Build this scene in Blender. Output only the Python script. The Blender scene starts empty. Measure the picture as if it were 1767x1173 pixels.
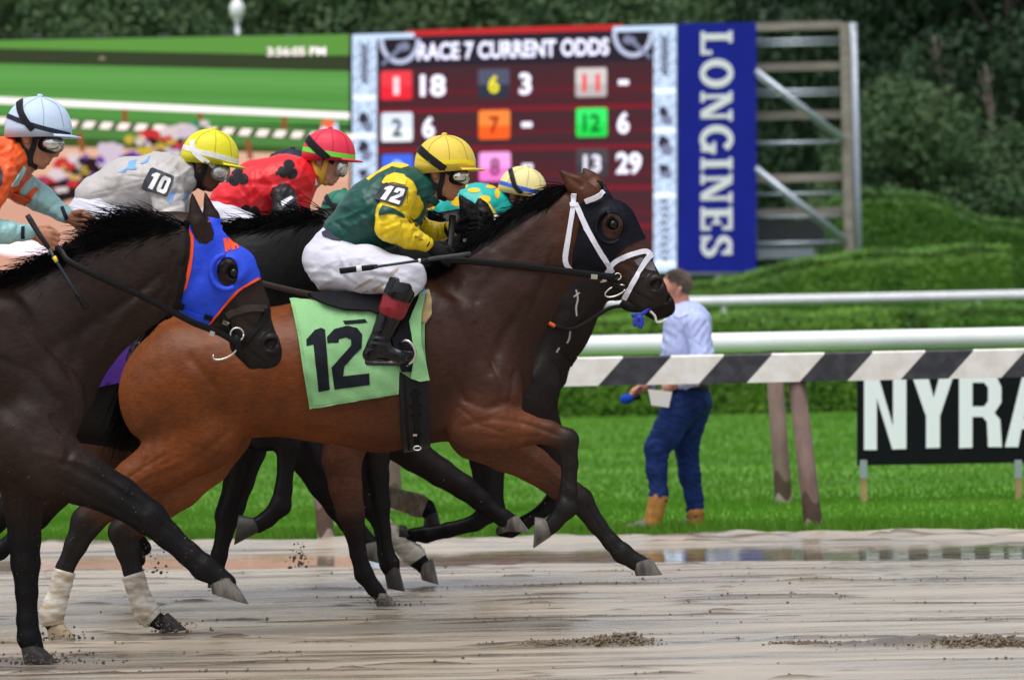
import bpy, math, random
import numpy as np
from mathutils import Vector, Matrix
from mathutils.bvhtree import BVHTree
from mathutils.geometry import delaunay_2d_cdt

random.seed(7)
rng = np.random.default_rng(7)
SC = bpy.context.scene
COL = SC.collection
R = math.radians

# ------------------------------------------------------------------ camera
F = 10000.0                      # focal length in pixels of the 1767 px wide photograph
CX, CY = 883.5, 586.5
CAMH = 1.17
ROLL, PITCH = -0.020, 0.00315
cam_d = bpy.data.cameras.new('camera')
cam = bpy.data.objects.new('camera', cam_d)
COL.objects.link(cam)
cam_d.sensor_width = 36.0
cam_d.sensor_fit = 'HORIZONTAL'
cam_d.lens = 36.0 * F / 1767.0
cam_d.clip_start = 0.5
cam_d.clip_end = 3000
cam_d.dof.use_dof = True
cam_d.dof.focus_distance = 24.6
cam_d.dof.aperture_fstop = 6.3
CM = Matrix.Rotation(R(90) + PITCH, 3, 'X') @ Matrix.Rotation(ROLL, 3, 'Z')
cam.matrix_world = Matrix.Translation((0, 0, CAMH)) @ CM.to_4x4()
SC.camera = cam
CMN = np.array(CM)
CPOS = np.array((0, 0, CAMH))


def P(px, py, D):
    """point of the world that the photograph shows at (px, py), D metres beyond the lens"""
    px, py, D = np.broadcast_arrays(np.asarray(px, float), np.asarray(py, float), np.asarray(D, float))
    d = np.stack([(px - CX) / F, (CY - py) / F, -np.ones_like(px)], -1) @ CMN.T
    return CPOS + d * (D / d[..., 1])[..., None]


def V(*a):
    return np.array(a, float)


# ------------------------------------------------------------------ world, sun, exposure
SC.view_settings.view_transform = 'Standard'
SC.view_settings.look = 'None'
SC.view_settings.exposure = 0.47
SC.view_settings.gamma = 1.0
SUN_EL, SUN_AZ = R(70), R(205)
W = bpy.data.worlds.new('World')
SC.world = W
W.use_nodes = True
nt = W.node_tree
bgn = nt.nodes['Background']
sky = nt.nodes.new('ShaderNodeTexSky')
sky.sky_type = 'NISHITA'
sky.sun_disc = False
sky.sun_elevation = SUN_EL
sky.sun_rotation = SUN_AZ
sky.air_density = 1.0
sky.dust_density = 4.0
sky.ozone_density = 1.0
hsv = nt.nodes.new('ShaderNodeHueSaturation')       # an overcast sky: the blue mostly greyed out
hsv.inputs['Saturation'].default_value = 0.38
nt.links.new(sky.outputs[0], hsv.inputs['Color'])
nt.links.new(hsv.outputs[0], bgn.inputs['Color'])
bgn.inputs['Strength'].default_value = 0.138
sun_d = bpy.data.lights.new('sun', 'SUN')
sun = bpy.data.objects.new('sun', sun_d)
COL.objects.link(sun)
sun_d.energy = 1.15
sun_d.angle = R(50)
sun_d.color = (1.0, 0.97, 0.92)
sd = Vector((math.sin(SUN_AZ) * math.cos(SUN_EL), math.cos(SUN_AZ) * math.cos(SUN_EL), math.sin(SUN_EL)))
sun.rotation_euler = sd.to_track_quat('Z', 'Y').to_euler()
sun.location = (0, -5, 30)

# ------------------------------------------------------------------ objects
ORG = {}


def tag(o, label=None, cat=None, group=None, kind=None):
    for k, v in (('label', label), ('category', cat), ('group', group), ('kind', kind)):
        if v:
            o[k] = v
    return o


def thing(name, label, cat, loc, group=None, kind=None):
    o = bpy.data.objects.new(name, None)
    o.empty_display_size = 0.1
    COL.objects.link(o)
    o.location = loc
    ORG[o] = np.array(loc, float)
    return tag(o, label, cat, group, kind)


def mk(name, verts, faces, mats, parent=None, loc=None, smooth=True, cols=None, fmat=None):
    """one mesh object; verts are world points"""
    verts = np.asarray(verts, float).reshape(-1, 3)
    if parent is not None:
        org = ORG[parent]
    elif loc is not None:
        org = np.array(loc, float)
    else:
        lo, hi = verts.min(0), verts.max(0)
        org = np.array(((lo[0] + hi[0]) / 2, (lo[1] + hi[1]) / 2, lo[2]))
    me = bpy.data.meshes.new(name)
    lv = (verts - org).astype(np.float32)
    if isinstance(faces, np.ndarray):
        n, k = faces.shape
        me.vertices.add(len(lv))
        me.vertices.foreach_set('co', lv.ravel())
        me.loops.add(n * k)
        me.loops.foreach_set('vertex_index', faces.astype(np.int32).ravel())
        me.polygons.add(n)
        me.polygons.foreach_set('loop_start', np.arange(0, n * k, k, dtype=np.int32))
        me.update(calc_edges=True)
    else:
        me.from_pydata(lv.tolist(), [], [list(f) for f in faces])
    if not isinstance(mats, (list, tuple)):
        mats = [mats]
    for m in mats:
        me.materials.append(m)
    if fmat is not None:
        me.polygons.foreach_set('material_index', np.asarray(fmat, np.int32))
    if smooth:
        me.polygons.foreach_set('use_smooth', np.ones(len(me.polygons), bool))
    if cols is not None:
        ca = me.color_attributes.new('coat', 'FLOAT_COLOR', 'POINT')
        c4 = np.ones((len(verts), 4), np.float32)
        c4[:, :3] = cols
        ca.data.foreach_set('color', c4.ravel())
    me.validate()
    o = bpy.data.objects.new(name, me)
    COL.objects.link(o)
    if parent is not None:
        o.parent = parent
        ORG[o] = org
    else:
        o.location = org
        ORG[o] = org
    return o


class MB:
    """collects simple shapes into one mesh"""

    def __init__(self):
        self.v, self.f, self.m, self.n = [], [], [], 0

    def add(self, v, f, mi=0):
        v = np.asarray(v, float).reshape(-1, 3)
        self.v.append(v)
        self.f += [[i + self.n for i in q] for q in f]
        self.m += [mi] * len(f)
        self.n += len(v)

    def box(self, lo, hi, mi=0, rot=None, c=None):
        x0, y0, z0 = lo
        x1, y1, z1 = hi
        v = V([x0, y0, z0], [x1, y0, z0], [x1, y1, z0], [x0, y1, z0], [x0, y0, z1], [x1, y0, z1], [x1, y1, z1], [x0, y1, z1])
        self.add(v, [[0, 3, 2, 1], [4, 5, 6, 7], [0, 1, 5, 4], [1, 2, 6, 5], [2, 3, 7, 6], [3, 0, 4, 7]], mi)

    def bar(self, a, b, w, h, mi=0, up=(0, 0, 1)):
        """a box beam from a to b, w wide and h deep"""
        a, b = np.array(a, float), np.array(b, float)
        d = b - a
        d /= np.linalg.norm(d)
        u = np.array(up, float)
        if abs(d @ u) > .95:
            u = V(0, 1, 0)
        s = np.cross(d, u)
        s /= np.linalg.norm(s)
        u = np.cross(s, d)
        v = [a + s * i * w / 2 + u * j * h / 2 for i, j in ((-1, -1), (1, -1), (1, 1), (-1, 1))]
        v += [b + s * i * w / 2 + u * j * h / 2 for i, j in ((-1, -1), (1, -1), (1, 1), (-1, 1))]
        self.add(v, [[3, 2, 1, 0], [4, 5, 6, 7], [0, 1, 5, 4], [1, 2, 6, 5], [2, 3, 7, 6], [3, 0, 4, 7]], mi)

    def tube(self, pts, rad, seg=10, mi=0, sy=1.0, cap=True):
        v, f = tube_geo(pts, rad, seg, sy, cap)
        self.add(v, f, mi)

    def build(self, name, mats, parent=None, loc=None, smooth=True):
        return mk(name, np.concatenate(self.v), self.f, mats, parent, loc, smooth, fmat=self.m)


def catmull(pts, n):
    pts = np.asarray(pts, float)
    if len(pts) < 3:
        t = np.linspace(0, 1, n)[:, None]
        return pts[0] * (1 - t) + pts[-1] * t
    q = np.concatenate([[2 * pts[0] - pts[1]], pts, [2 * pts[-1] - pts[-2]]])
    m = len(pts) - 1
    out = []
    for u in np.linspace(0, m - 1e-6, n):
        i = int(u)
        t = u - i
        a, b, c, d = q[i:i + 4]
        out.append(.5 * (2 * b + (c - a) * t + (2 * a - 5 * b + 4 * c - d) * t * t + (3 * b - 3 * c + d - a) * t ** 3))
    return np.array(out)


def tube_geo(pts, rad, seg=10, sy=1.0, cap=True):
    pts = np.asarray(pts, float)
    n = len(pts)
    rad = np.broadcast_to(np.asarray(rad, float), (n,))
    tg = np.gradient(pts, axis=0)
    tg /= np.linalg.norm(tg, axis=1)[:, None] + 1e-12
    ref = V(0, 1, 0) if abs(tg[0] @ V(0, 1, 0)) < .9 else V(1, 0, 0)
    v = []
    for i in range(n):
        s = np.cross(tg[i], ref)
        s /= np.linalg.norm(s) + 1e-12
        u = np.cross(s, tg[i])
        a = np.linspace(0, 2 * math.pi, seg, endpoint=False)
        v.append(pts[i] + rad[i] * (np.cos(a)[:, None] * s + sy * np.sin(a)[:, None] * u))
    v = np.concatenate(v)
    f = []
    for i in range(n - 1):
        for j in range(seg):
            k = (j + 1) % seg
            f.append([i * seg + j, (i + 1) * seg + j, (i + 1) * seg + k, i * seg + k])
    if cap:
        f.append(list(range(seg)))
        f.append([(n - 1) * seg + j for j in range(seg)][::-1])
    return v, f


# ------------------------------------------------------------------ materials
def mat(name, col=(.5, .5, .5), rough=.6, spec=.5, metal=0., attr=False, nscale=0., namp=.0, bump=0., bscale=30., stretch=(1, 1, 1),
        emit=None, estr=1., coat=0., sheen=0., col2=None, detail=4., rvar=0., sub=0., fine=0., fscale=90., fstretch=(.35, 1, 1), gloss=None):
    m = bpy.data.materials.new(name)
    m.use_nodes = True
    t = m.node_tree
    b = t.nodes['Principled BSDF']
    b.inputs['Roughness'].default_value = rough
    b.inputs['Specular IOR Level'].default_value = spec
    b.inputs['Metallic'].default_value = metal
    b.inputs['Base Color'].default_value = (*col, 1)
    if coat:
        b.inputs['Coat Weight'].default_value = coat
        b.inputs['Coat Roughness'].default_value = .15
    if sheen:
        b.inputs['Sheen Weight'].default_value = sheen
        b.inputs['Sheen Roughness'].default_value = .5
    if emit is not None:
        b.inputs['Emission Color'].default_value = (*emit, 1)
        b.inputs['Emission Strength'].default_value = estr
    src = None
    if attr:
        a = t.nodes.new('ShaderNodeAttribute')
        a.attribute_name = 'coat'
        src = a.outputs['Color']
    tc = None
    if namp or bump or rvar or col2 is not None:
        tc = t.nodes.new('ShaderNodeTexCoord')
        mp = t.nodes.new('ShaderNodeMapping')
        mp.inputs['Scale'].default_value = stretch
        t.links.new(tc.outputs['Object'], mp.inputs[0])
    if namp or col2 is not None or rvar:
        n = t.nodes.new('ShaderNodeTexNoise')
        n.inputs['Scale'].default_value = nscale or 5.
        n.inputs['Detail'].default_value = detail
        t.links.new(mp.outputs[0], n.inputs['Vector'])
        if col2 is not None:
            mr = t.nodes.new('ShaderNodeMapRange')
            mr.inputs[1].default_value, mr.inputs[2].default_value = .38, .64
            t.links.new(n.outputs['Fac'], mr.inputs[0])
            mx = t.nodes.new('ShaderNodeMix')
            mx.data_type = 'RGBA'
            t.links.new(mr.outputs[0], mx.inputs[0])
            mx.inputs[6].default_value = (*col, 1)
            if src:
                t.links.new(src, mx.inputs[6])
            mx.inputs[7].default_value = (*col2, 1)
            src = mx.outputs[2]
        if namp:
            mr = t.nodes.new('ShaderNodeMapRange')
            mr.inputs[1].default_value, mr.inputs[2].default_value = .3, .7
            mr.inputs[3].default_value, mr.inputs[4].default_value = 1 - namp, 1 + namp
            t.links.new(n.outputs['Fac'], mr.inputs[0])
            mx = t.nodes.new('ShaderNodeVectorMath')
            mx.operation = 'SCALE'
            if src:
                t.links.new(src, mx.inputs[0])
            else:
                mx.inputs[0].default_value = col
            t.links.new(mr.outputs[0], mx.inputs['Scale'])
            src = mx.outputs[0]
        if rvar:
            mr = t.nodes.new('ShaderNodeMapRange')
            mr.inputs[1].default_value, mr.inputs[2].default_value = .3, .7
            mr.inputs[3].default_value, mr.inputs[4].default_value = max(rough - rvar, .03), min(rough + rvar, 1)
            t.links.new(n.outputs['Fac'], mr.inputs[0])
            t.links.new(mr.outputs[0], b.inputs['Roughness'])
    if fine:                      # fine streaks of hair
        mf = t.nodes.new('ShaderNodeMapping')
        mf.inputs['Scale'].default_value = fstretch
        t.links.new(tc.outputs['Object'], mf.inputs[0])
        nf = t.nodes.new('ShaderNodeTexNoise')
        nf.inputs['Scale'].default_value = fscale
        nf.inputs['Detail'].default_value = 5
        t.links.new(mf.outputs[0], nf.inputs['Vector'])
        mr = t.nodes.new('ShaderNodeMapRange')
        mr.inputs[1].default_value, mr.inputs[2].default_value = .3, .7
        mr.inputs[3].default_value, mr.inputs[4].default_value = 1 - fine, 1 + fine
        t.links.new(nf.outputs['Fac'], mr.inputs[0])
        mx = t.nodes.new('ShaderNodeVectorMath')
        mx.operation = 'SCALE'
        t.links.new(src, mx.inputs[0])
        t.links.new(mr.outputs[0], mx.inputs['Scale'])
        src = mx.outputs[0]
    if src:
        t.links.new(src, b.inputs['Base Color'])
    if bump:
        n2 = t.nodes.new('ShaderNodeTexNoise')
        n2.inputs['Scale'].default_value = bscale
        n2.inputs['Detail'].default_value = 3
        t.links.new(mp.outputs[0], n2.inputs['Vector'])
        bp = t.nodes.new('ShaderNodeBump')
        bp.inputs['Strength'].default_value = 1.
        bp.inputs['Distance'].default_value = bump
        t.links.new(n2.outputs['Fac'], bp.inputs['Height'])
        t.links.new(bp.outputs[0], b.inputs['Normal'])
    if gloss:                     # hair and cloth: a faint even gloss without the bright rim of a smooth lacquer
        b.inputs['Specular IOR Level'].default_value = 0.
        gl = t.nodes.new('ShaderNodeBsdfGlossy')
        gl.inputs['Roughness'].default_value = gloss[1]
        if bump:
            t.links.new(bp.outputs[0], gl.inputs['Normal'])
        ms = t.nodes.new('ShaderNodeMixShader')
        ms.inputs[0].default_value = gloss[0]
        t.links.new(b.outputs[0], ms.inputs[1])
        t.links.new(gl.outputs[0], ms.inputs[2])
        t.links.new(ms.outputs[0], t.nodes['Material Output'].inputs[0])
    return m


def glow(name, col, s=1.):
    m = bpy.data.materials.new(name)
    m.use_nodes = True
    t = m.node_tree
    t.nodes.remove(t.nodes['Principled BSDF'])
    e = t.nodes.new('ShaderNodeEmission')
    e.inputs[0].default_value = (*col, 1)
    e.inputs[1].default_value = s
    t.links.new(e.outputs[0], t.nodes['Material Output'].inputs[0])
    return m


def srgb(r, g, b):
    c = np.array((r, g, b), float) / 255
    return tuple(np.where(c <= .04045, c / 12.92, ((c + .055) / 1.055) ** 2.4))


def leaf_mat(name, ramp, rough=.6, trans=.25, patch=(.35, 1.)):
    """leaves: each small face its own green, larger clumps lighter and darker in kind"""
    m = bpy.data.materials.new(name)
    m.use_nodes = True
    t = m.node_tree
    b = t.nodes['Principled BSDF']
    b.inputs['Roughness'].default_value = rough
    b.inputs['Specular IOR Level'].default_value = .25
    g = t.nodes.new('ShaderNodeNewGeometry')
    cr = t.nodes.new('ShaderNodeValToRGB')
    e = cr.color_ramp.elements
    e[0].position, e[0].color = 0, (*ramp[0], 1)
    e[1].position, e[1].color = 1, (*ramp[-1], 1)
    for i, c in enumerate(ramp[1:-1]):
        x = e.new((i + 1) / (len(ramp) - 1))
        x.color = (*c, 1)
    tc = t.nodes.new('ShaderNodeTexCoord')
    n = t.nodes.new('ShaderNodeTexNoise')
    n.inputs['Scale'].default_value = patch[0]
    n.inputs['Detail'].default_value = 2
    t.links.new(tc.outputs['Object'], n.inputs['Vector'])
    oi = t.nodes.new('ShaderNodeObjectInfo')
    a1 = t.nodes.new('ShaderNodeMath')
    a1.operation = 'MULTIPLY_ADD'
    t.links.new(n.outputs['Fac'], a1.inputs[0])
    a1.inputs[1].default_value = patch[1]
    a2 = t.nodes.new('ShaderNodeMath')
    a2.operation = 'MULTIPLY_ADD'
    t.links.new(g.outputs['Random Per Island'], a2.inputs[0])
    a2.inputs[1].default_value = .28
    a2.inputs[2].default_value = -.17 - .5 * (patch[1] - 1) + .0
    a3 = t.nodes.new('ShaderNodeMath')
    a3.operation = 'MULTIPLY_ADD'
    t.links.new(oi.outputs['Random'], a3.inputs[0])
    a3.inputs[1].default_value = .3
    a3.inputs[2].default_value = -.1
    t.links.new(a3.outputs[0], a1.inputs[2])
    ad = t.nodes.new('ShaderNodeMath')
    t.links.new(a1.outputs[0], ad.inputs[0])
    t.links.new(a2.outputs[0], ad.inputs[1])
    t.links.new(ad.outputs[0], cr.inputs[0])
    t.links.new(cr.outputs[0], b.inputs['Base Color'])
    if trans:
        tr = t.nodes.new('ShaderNodeBsdfTranslucent')
        t.links.new(cr.outputs[0], tr.inputs[0])
        mx = t.nodes.new('ShaderNodeMixShader')
        mx.inputs[0].default_value = trans
        t.links.new(b.outputs[0], mx.inputs[1])
        t.links.new(tr.outputs[0], mx.inputs[2])
        t.links.new(mx.outputs[0], t.nodes['Material Output'].inputs[0])
    return m


def leaf_quads(c, nrm, size, asp=.6, jit=.9):
    """quads centred at c, facing nrm with scatter"""
    n = len(c)
    nn = nrm + rng.normal(size=(n, 3)) * jit
    nn /= np.linalg.norm(nn, axis=1)[:, None] + 1e-9
    a = np.cross(nn, rng.normal(size=(n, 3)))
    a /= np.linalg.norm(a, axis=1)[:, None] + 1e-9
    b = np.cross(nn, a)
    s = (np.asarray(size) * rng.uniform(.6, 1.35, n))[:, None]
    a, b = a * s * .5, b * s * .5 * asp
    v = np.stack([c - a, c - b * .9, c + a, c + b], 1).reshape(-1, 3)
    f = np.arange(4 * n).reshape(n, 4)
    return v, f


def fft_noise(nx, ny, lx, ly):
    """smooth random field, lx / ly correlation lengths in cells"""
    a = rng.normal(size=(nx, ny))
    kx = np.fft.fftfreq(nx)[:, None]
    ky = np.fft.fftfreq(ny)[None, :]
    g = np.exp(-2 * (math.pi ** 2) * ((kx * lx) ** 2 + (ky * ly) ** 2))
    a = np.fft.ifft2(np.fft.fft2(a) * g).real
    return a / (a.std() + 1e-9)


def text_geo(s, bold=0., face=True):
    """flat mesh of a line of lettering in unit size: verts (n,2), faces"""
    cu = bpy.data.curves.new('t', 'FONT')
    cu.body = s
    cu.fill_mode = 'FRONT'
    cu.offset = bold
    cu.resolution_u = 4
    o = bpy.data.objects.new('t', cu)
    COL.objects.link(o)
    me = bpy.data.meshes.new_from_object(o)
    v = np.array([tuple(q.co)[:2] for q in me.vertices])
    f = [list(p.vertices) for p in me.polygons]
    bpy.data.objects.remove(o)
    bpy.data.meshes.remove(me)
    bpy.data.curves.remove(cu)
    return v, f


def inside(pts, loop):
    x, y = pts[:, 0], pts[:, 1]
    r = np.zeros(len(pts), bool)
    for (x0, y0), (x1, y1) in zip(loop, np.roll(loop, -1, 0)):
        c = (y0 > y) != (y1 > y)
        r ^= c & (x < (x1 - x0) * (y - y0) / np.where(y1 == y0, 1e-9, y1 - y0) + x0)
    return r

# ================================================================== ground, track, turf
def ground_y(px, py):
    """where the sight line through a pixel meets the track"""
    d = P(px, py, 30.) - CPOS
    return CPOS + d * (-CAMH / d[2])


M_turf_soil = mat('turf_soil', (.035, .09, .012), .9, .2, nscale=.5, col2=(.05, .13, .014), namp=.15)
mk('ground', [(-900, -60, -.06), (900, -60, -.06), (900, 1500, -.06), (-900, 1500, -.06)], [[0, 1, 2, 3]], M_turf_soil, smooth=False)['kind'] = 'structure'

# the muddy track: one fine sheet with harrow lines and ruts along the running direction
EDGE0, EDGE_SL = 37.75, -.17            # edge of the turf: y = EDGE0 + EDGE_SL * x


def edge_y(x):
    return EDGE0 + EDGE_SL * x + .12 * np.sin(x * 1.7) + .06 * np.sin(x * 5.1 + 1)


nx, ny = 300, 760
xs = np.linspace(-6.5, 6.5, nx)
tt = np.linspace(0, 1, ny)
X, T = np.meshgrid(xs, tt, indexing='ij')
Y0 = 15.0
Y = Y0 + (edge_y(X) + .1 - Y0) * T
Z = .0022 * fft_noise(nx, ny, 30, 12.) + .0010 * fft_noise(nx, ny, 6, 2.) + .0004 * fft_noise(nx, ny, 1.2, .8)
RIDGE = np.zeros_like(Z)
for lx_, ly_, th_, am in ((22, .9, 1.75, .0075), (9, .8, 1.8, .0095), (4, .7, 1.95, .011), (1.8, .7, 2.2, .012)):
    rg = fft_noise(nx, ny, lx_, ly_)
    RIDGE += np.clip(rg - th_, 0, 1.2)
    Z += am * np.clip(rg - th_, 0, 1.2) - .6 * am * np.clip(-rg - th_, 0, .9)
dist = edge_y(X) - Y
lip = np.exp(-((dist - .75) / .5) ** 2)
Z += .022 * lip * (1 + .25 * fft_noise(nx, ny, 8, 4)) + .012 * lip * fft_noise(nx, ny, 2, 1.6)
Z -= .040 * np.exp(-((dist - 3.1) / 1.5) ** 4)
# clods churned up in two long low banks
for bx, by, lx, ly, h in ((.40, 23.58, .14, .12, .030), (.25, 23.58, .3, .12, .012), (1.75, 22.98, .35, .12, .026), (1.35, 22.98, .4, .10, .012)):
    g = np.exp(-((X - bx) / lx) ** 2 - ((Y - by) / ly) ** 2)
    Z += h * g * (.45 + .5 * np.abs(fft_noise(nx, ny, 1.1, 1.0)))
idx = np.arange(nx * ny).reshape(nx, ny)
fq = np.stack([idx[:-1, :-1], idx[1:, :-1], idx[1:, 1:], idx[:-1, 1:]], -1).reshape(-1, 4)
M_mud = bpy.data.materials.new('wet_mud')
M_mud.use_nodes = True
t = M_mud.node_tree
b = t.nodes['Principled BSDF']
tc = t.nodes.new('ShaderNodeTexCoord')
mp = t.nodes.new('ShaderNodeMapping')
mp.inputs['Scale'].default_value = (.45, 2.2, 1)
t.links.new(tc.outputs['Object'], mp.inputs[0])
n1 = t.nodes.new('ShaderNodeTexNoise')
n1.inputs['Scale'].default_value = 1.6
n1.inputs['Detail'].default_value = 6
t.links.new(mp.outputs[0], n1.inputs['Vector'])
cr = t.nodes.new('ShaderNodeValToRGB')
cr.color_ramp.elements[0].position, cr.color_ramp.elements[0].color = .35, (.285, .235, .175, 1)
cr.color_ramp.elements[1].position, cr.color_ramp.elements[1].color = .65, (.415, .358, .288, 1)
t.links.new(n1.outputs['Fac'], cr.inputs[0])
ra = t.nodes.new('ShaderNodeAttribute')         # clods turned up along the furrows are coloured darker
ra.attribute_name = 'coat'
mxm = t.nodes.new('ShaderNodeMix')
mxm.data_type = 'RGBA'
t.links.new(ra.outputs['Fac'], mxm.inputs[0])
t.links.new(cr.outputs[0], mxm.inputs[6])
mxm.inputs[7].default_value = (.085, .066, .046, 1)
t.links.new(mxm.outputs[2], b.inputs['Base Color'])
mr = t.nodes.new('ShaderNodeMapRange')
mr.inputs[1].default_value, mr.inputs[2].default_value = .35, .62
mr.inputs[3].default_value, mr.inputs[4].default_value = .10, .46
t.links.new(n1.outputs['Fac'], mr.inputs[0])
t.links.new(mr.outputs[0], b.inputs['Roughness'])
n2 = t.nodes.new('ShaderNodeTexNoise')
n2.inputs['Scale'].default_value = 30
n2.inputs['Detail'].default_value = 4
mp2 = t.nodes.new('ShaderNodeMapping')
mp2.inputs['Scale'].default_value = (.5, 1, 1)
t.links.new(tc.outputs['Object'], mp2.inputs[0])
t.links.new(mp2.outputs[0], n2.inputs['Vector'])
bp = t.nodes.new('ShaderNodeBump')
bp.inputs['Distance'].default_value = .0045
bp.inputs['Strength'].default_value = .8
t.links.new(n2.outputs['Fac'], bp.inputs['Height'])
t.links.new(bp.outputs[0], b.inputs['Normal'])
RIDGE += .9 * np.exp(-((Y - 23.58) / .12) ** 2 - ((X - .32) / .28) ** 2) + .9 * np.exp(-((Y - 22.98) / .12) ** 2) * np.clip((X - 1.05) / .3, 0, 1)
mk('track', np.stack([X, Y, Z], -1).reshape(-1, 3), fq, M_mud, cols=np.repeat(np.clip(RIDGE.reshape(-1, 1) * 1.7, 0, .9), 3, 1))['kind'] = 'structure'
# the same mud on both sides, out of the picture
for nm, x0, x1 in (('track', -60, -6.5), ('track', 6.5, 60)):
    xx = np.linspace(x0, x1, 40)
    yy = np.where(True, edge_y(xx), 0)
    yy = EDGE0 + EDGE_SL * np.clip(xx, -10, 10)
    v = np.concatenate([np.stack([xx, xx * 0 + 3, xx * 0 - .004], -1), np.stack([xx, yy, xx * 0 - .004], -1)])
    mk(nm, v, [[i, i + 1, 41 + i, 40 + i] for i in range(39)], M_mud)['kind'] = 'structure'
mk('track', [(-6.5, -8, -.004), (6.5, -8, -.004), (6.5, 15, -.004), (-6.5, 15, -.004)], [[0, 1, 2, 3]], M_mud)['kind'] = 'structure'

# the strip of standing water under the turf edge
M_water = mat('puddle_water', (.20, .16, .12), .045, .5, bump=.0025, bscale=2.2, stretch=(.6, 1.6, 1))
xx = np.linspace(-6.4, 6.4, 60)
v = np.concatenate([np.stack([xx, edge_y(xx) - 5.2, xx * 0 - .017], -1), np.stack([xx, edge_y(xx) - 1.0, xx * 0 - .017], -1)])
mk('puddle', v, [[i, i + 1, 61 + i, 60 + i] for i in range(59)], M_water)['kind'] = 'structure'

# turf ground sheet beyond the edge
M_turf = mat('mown_turf', (.066, .175, .018), .85, .2, nscale=.35, col2=(.085, .215, .023), namp=.25, bump=.02, bscale=18, stretch=(.5, 1, 1))
xx = np.linspace(-60, 60, 121)
ye = EDGE0 + EDGE_SL * np.clip(xx, -10, 10)
ye[np.abs(xx) < 10] = edge_y(xx[np.abs(xx) < 10])
v = np.concatenate([np.stack([xx, ye - .05, xx * 0 - .02], -1), np.stack([xx, ye + .25, xx * 0 + .002], -1), np.stack([xx, xx * 0 + 160, xx * 0 + .004], -1)])
fc = [[i, i + 1, 122 + i, 121 + i] for i in range(120)] + [[121 + i, 122 + i, 243 + i, 242 + i] for i in range(120)]
mk('turf', v, fc, M_turf)['kind'] = 'structure'

# grass blades: dense and longer along the edge, mown farther off
M_grass = leaf_mat('grass_blades', [(.055, .155, .014), (.10, .27, .020), (.15, .35, .032), (.21, .37, .07)], .55, .35, (.25, 1.0))


def blades(n, y0, y1, h0, h1, w, xw, onedge=False):
    u = rng.random(n)
    y = y0 + (y1 - y0) * u ** 1.3
    x = rng.uniform(-1, 1, n) * xw * (1. if onedge else y / 40)
    if onedge:
        y = edge_y(x) + .02 + (y - y0) * (1 + 0 * x)
    h = rng.uniform(h0, h1, n)
    a = rng.uniform(0, 2 * math.pi, n)
    lean = rng.uniform(.1, .9, n) * h
    b0 = np.stack([x, y, np.full(n, .0)], -1)
    d = np.stack([np.cos(a), np.sin(a), 0 * a], -1)
    sx = np.stack([np.cos(a + 1.57) * .35 + .65, np.sin(a + 1.57) * .3, 0 * a], -1)
    wv = (w * rng.uniform(.6, 1.4, n))[:, None] * (np.maximum(y, 38) / 40)[:, None] * sx
    mid = b0 + d * (lean * .35)[:, None] + np.stack([0 * x, 0 * x, h * .65], -1)
    tip = b0 + d * lean[:, None] + np.stack([0 * x, 0 * x, h], -1)
    v = np.stack([b0 - wv, b0 + wv, mid + wv * .7, tip, mid - wv * .7], 1).reshape(-1, 3)
    return v, np.arange(5 * n).reshape(n, 5)


vs, fs, n0 = [], [], 0
for args in ((15000, 0, 1.0, .025, .10, .006, 4.2, True), (34000, 0.6, 9, .02, .04, .006, 4.4, True), (60000, 44, 110, .025, .05, .007, 4.6)):
    v, f = blades(*args)
    vs.append(v)
    fs.append(f + n0)
    n0 += len(v)
g = mk('grass', np.concatenate(vs), np.concatenate(fs), M_grass, smooth=False)
tag(g, kind='stuff')

# ================================================================== rails
M_white = mat('white_rail_paint', (.78, .80, .84), .35, .5, nscale=3, namp=.06, rvar=.1)
M_wstripe = mat('worn_white_paint', (.74, .73, .71), .5, .4, nscale=9, col2=(.64, .62, .57), bump=.001, bscale=40)
M_bstripe = mat('worn_black_paint', (.022, .024, .032), .5, .4, nscale=14, col2=(.045, .047, .055))
M_post = mat('weathered_post', (.215, .148, .128), .8, .25, nscale=16, col2=(.155, .105, .09), bump=.002, bscale=60, stretch=(1, 1, .4))
M_post_wet = mat('wet_post_foot', (.085, .05, .035), .5, .4, nscale=12, namp=.2)
M_post_mud = mat('mud_splashed_post', (.33, .27, .22), .8, .3, nscale=12, namp=.2)
D1, D2, D3 = 37.7, 44.7, 118.


def rail_post(x, y, ztop, lean, w, parent, name='post'):
    """round wooden post leaning over towards its top, with a damp stain and dry mud at its foot"""
    m = MB()
    segs = [(-.08, 2), (.06, 2), (.065, 1), (.20, 1), (.21, 0), (ztop, 0)]
    a = np.linspace(0, 2 * math.pi, 14, endpoint=False)
    zs = [s[0] for s in segs]
    vv = []
    for i, (z, mi) in enumerate(segs):
        t_ = z / ztop
        jag = .035 * np.sin(a * 3 + x) * (1 if 1 <= i <= 4 else 0) + .04 * np.sin(a * 1 + 2 * x) * (1 if i in (3, 4) else 0)
        r_ = w / 2 * (1.0 - .06 * t_)
        vv.append(np.stack([x - lean * t_ + r_ * np.cos(a), y + r_ * np.sin(a), z + jag], -1))
    f, fm = [], []
    for i in range(len(segs) - 1):
        for j in range(14):
            k = (j + 1) % 14
            f.append([i * 14 + j, i * 14 + k, (i + 1) * 14 + k, (i + 1) * 14 + j])
            fm.append(segs[i][1] if i % 2 == 0 else segs[i + 1][1])
    f.append([(len(segs) - 1) * 14 + j for j in range(14)])
    fm.append(0)
    return mk(name, np.concatenate(vv), f, [M_post, M_post_wet, M_post_mud], parent, fmat=fm)


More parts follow.
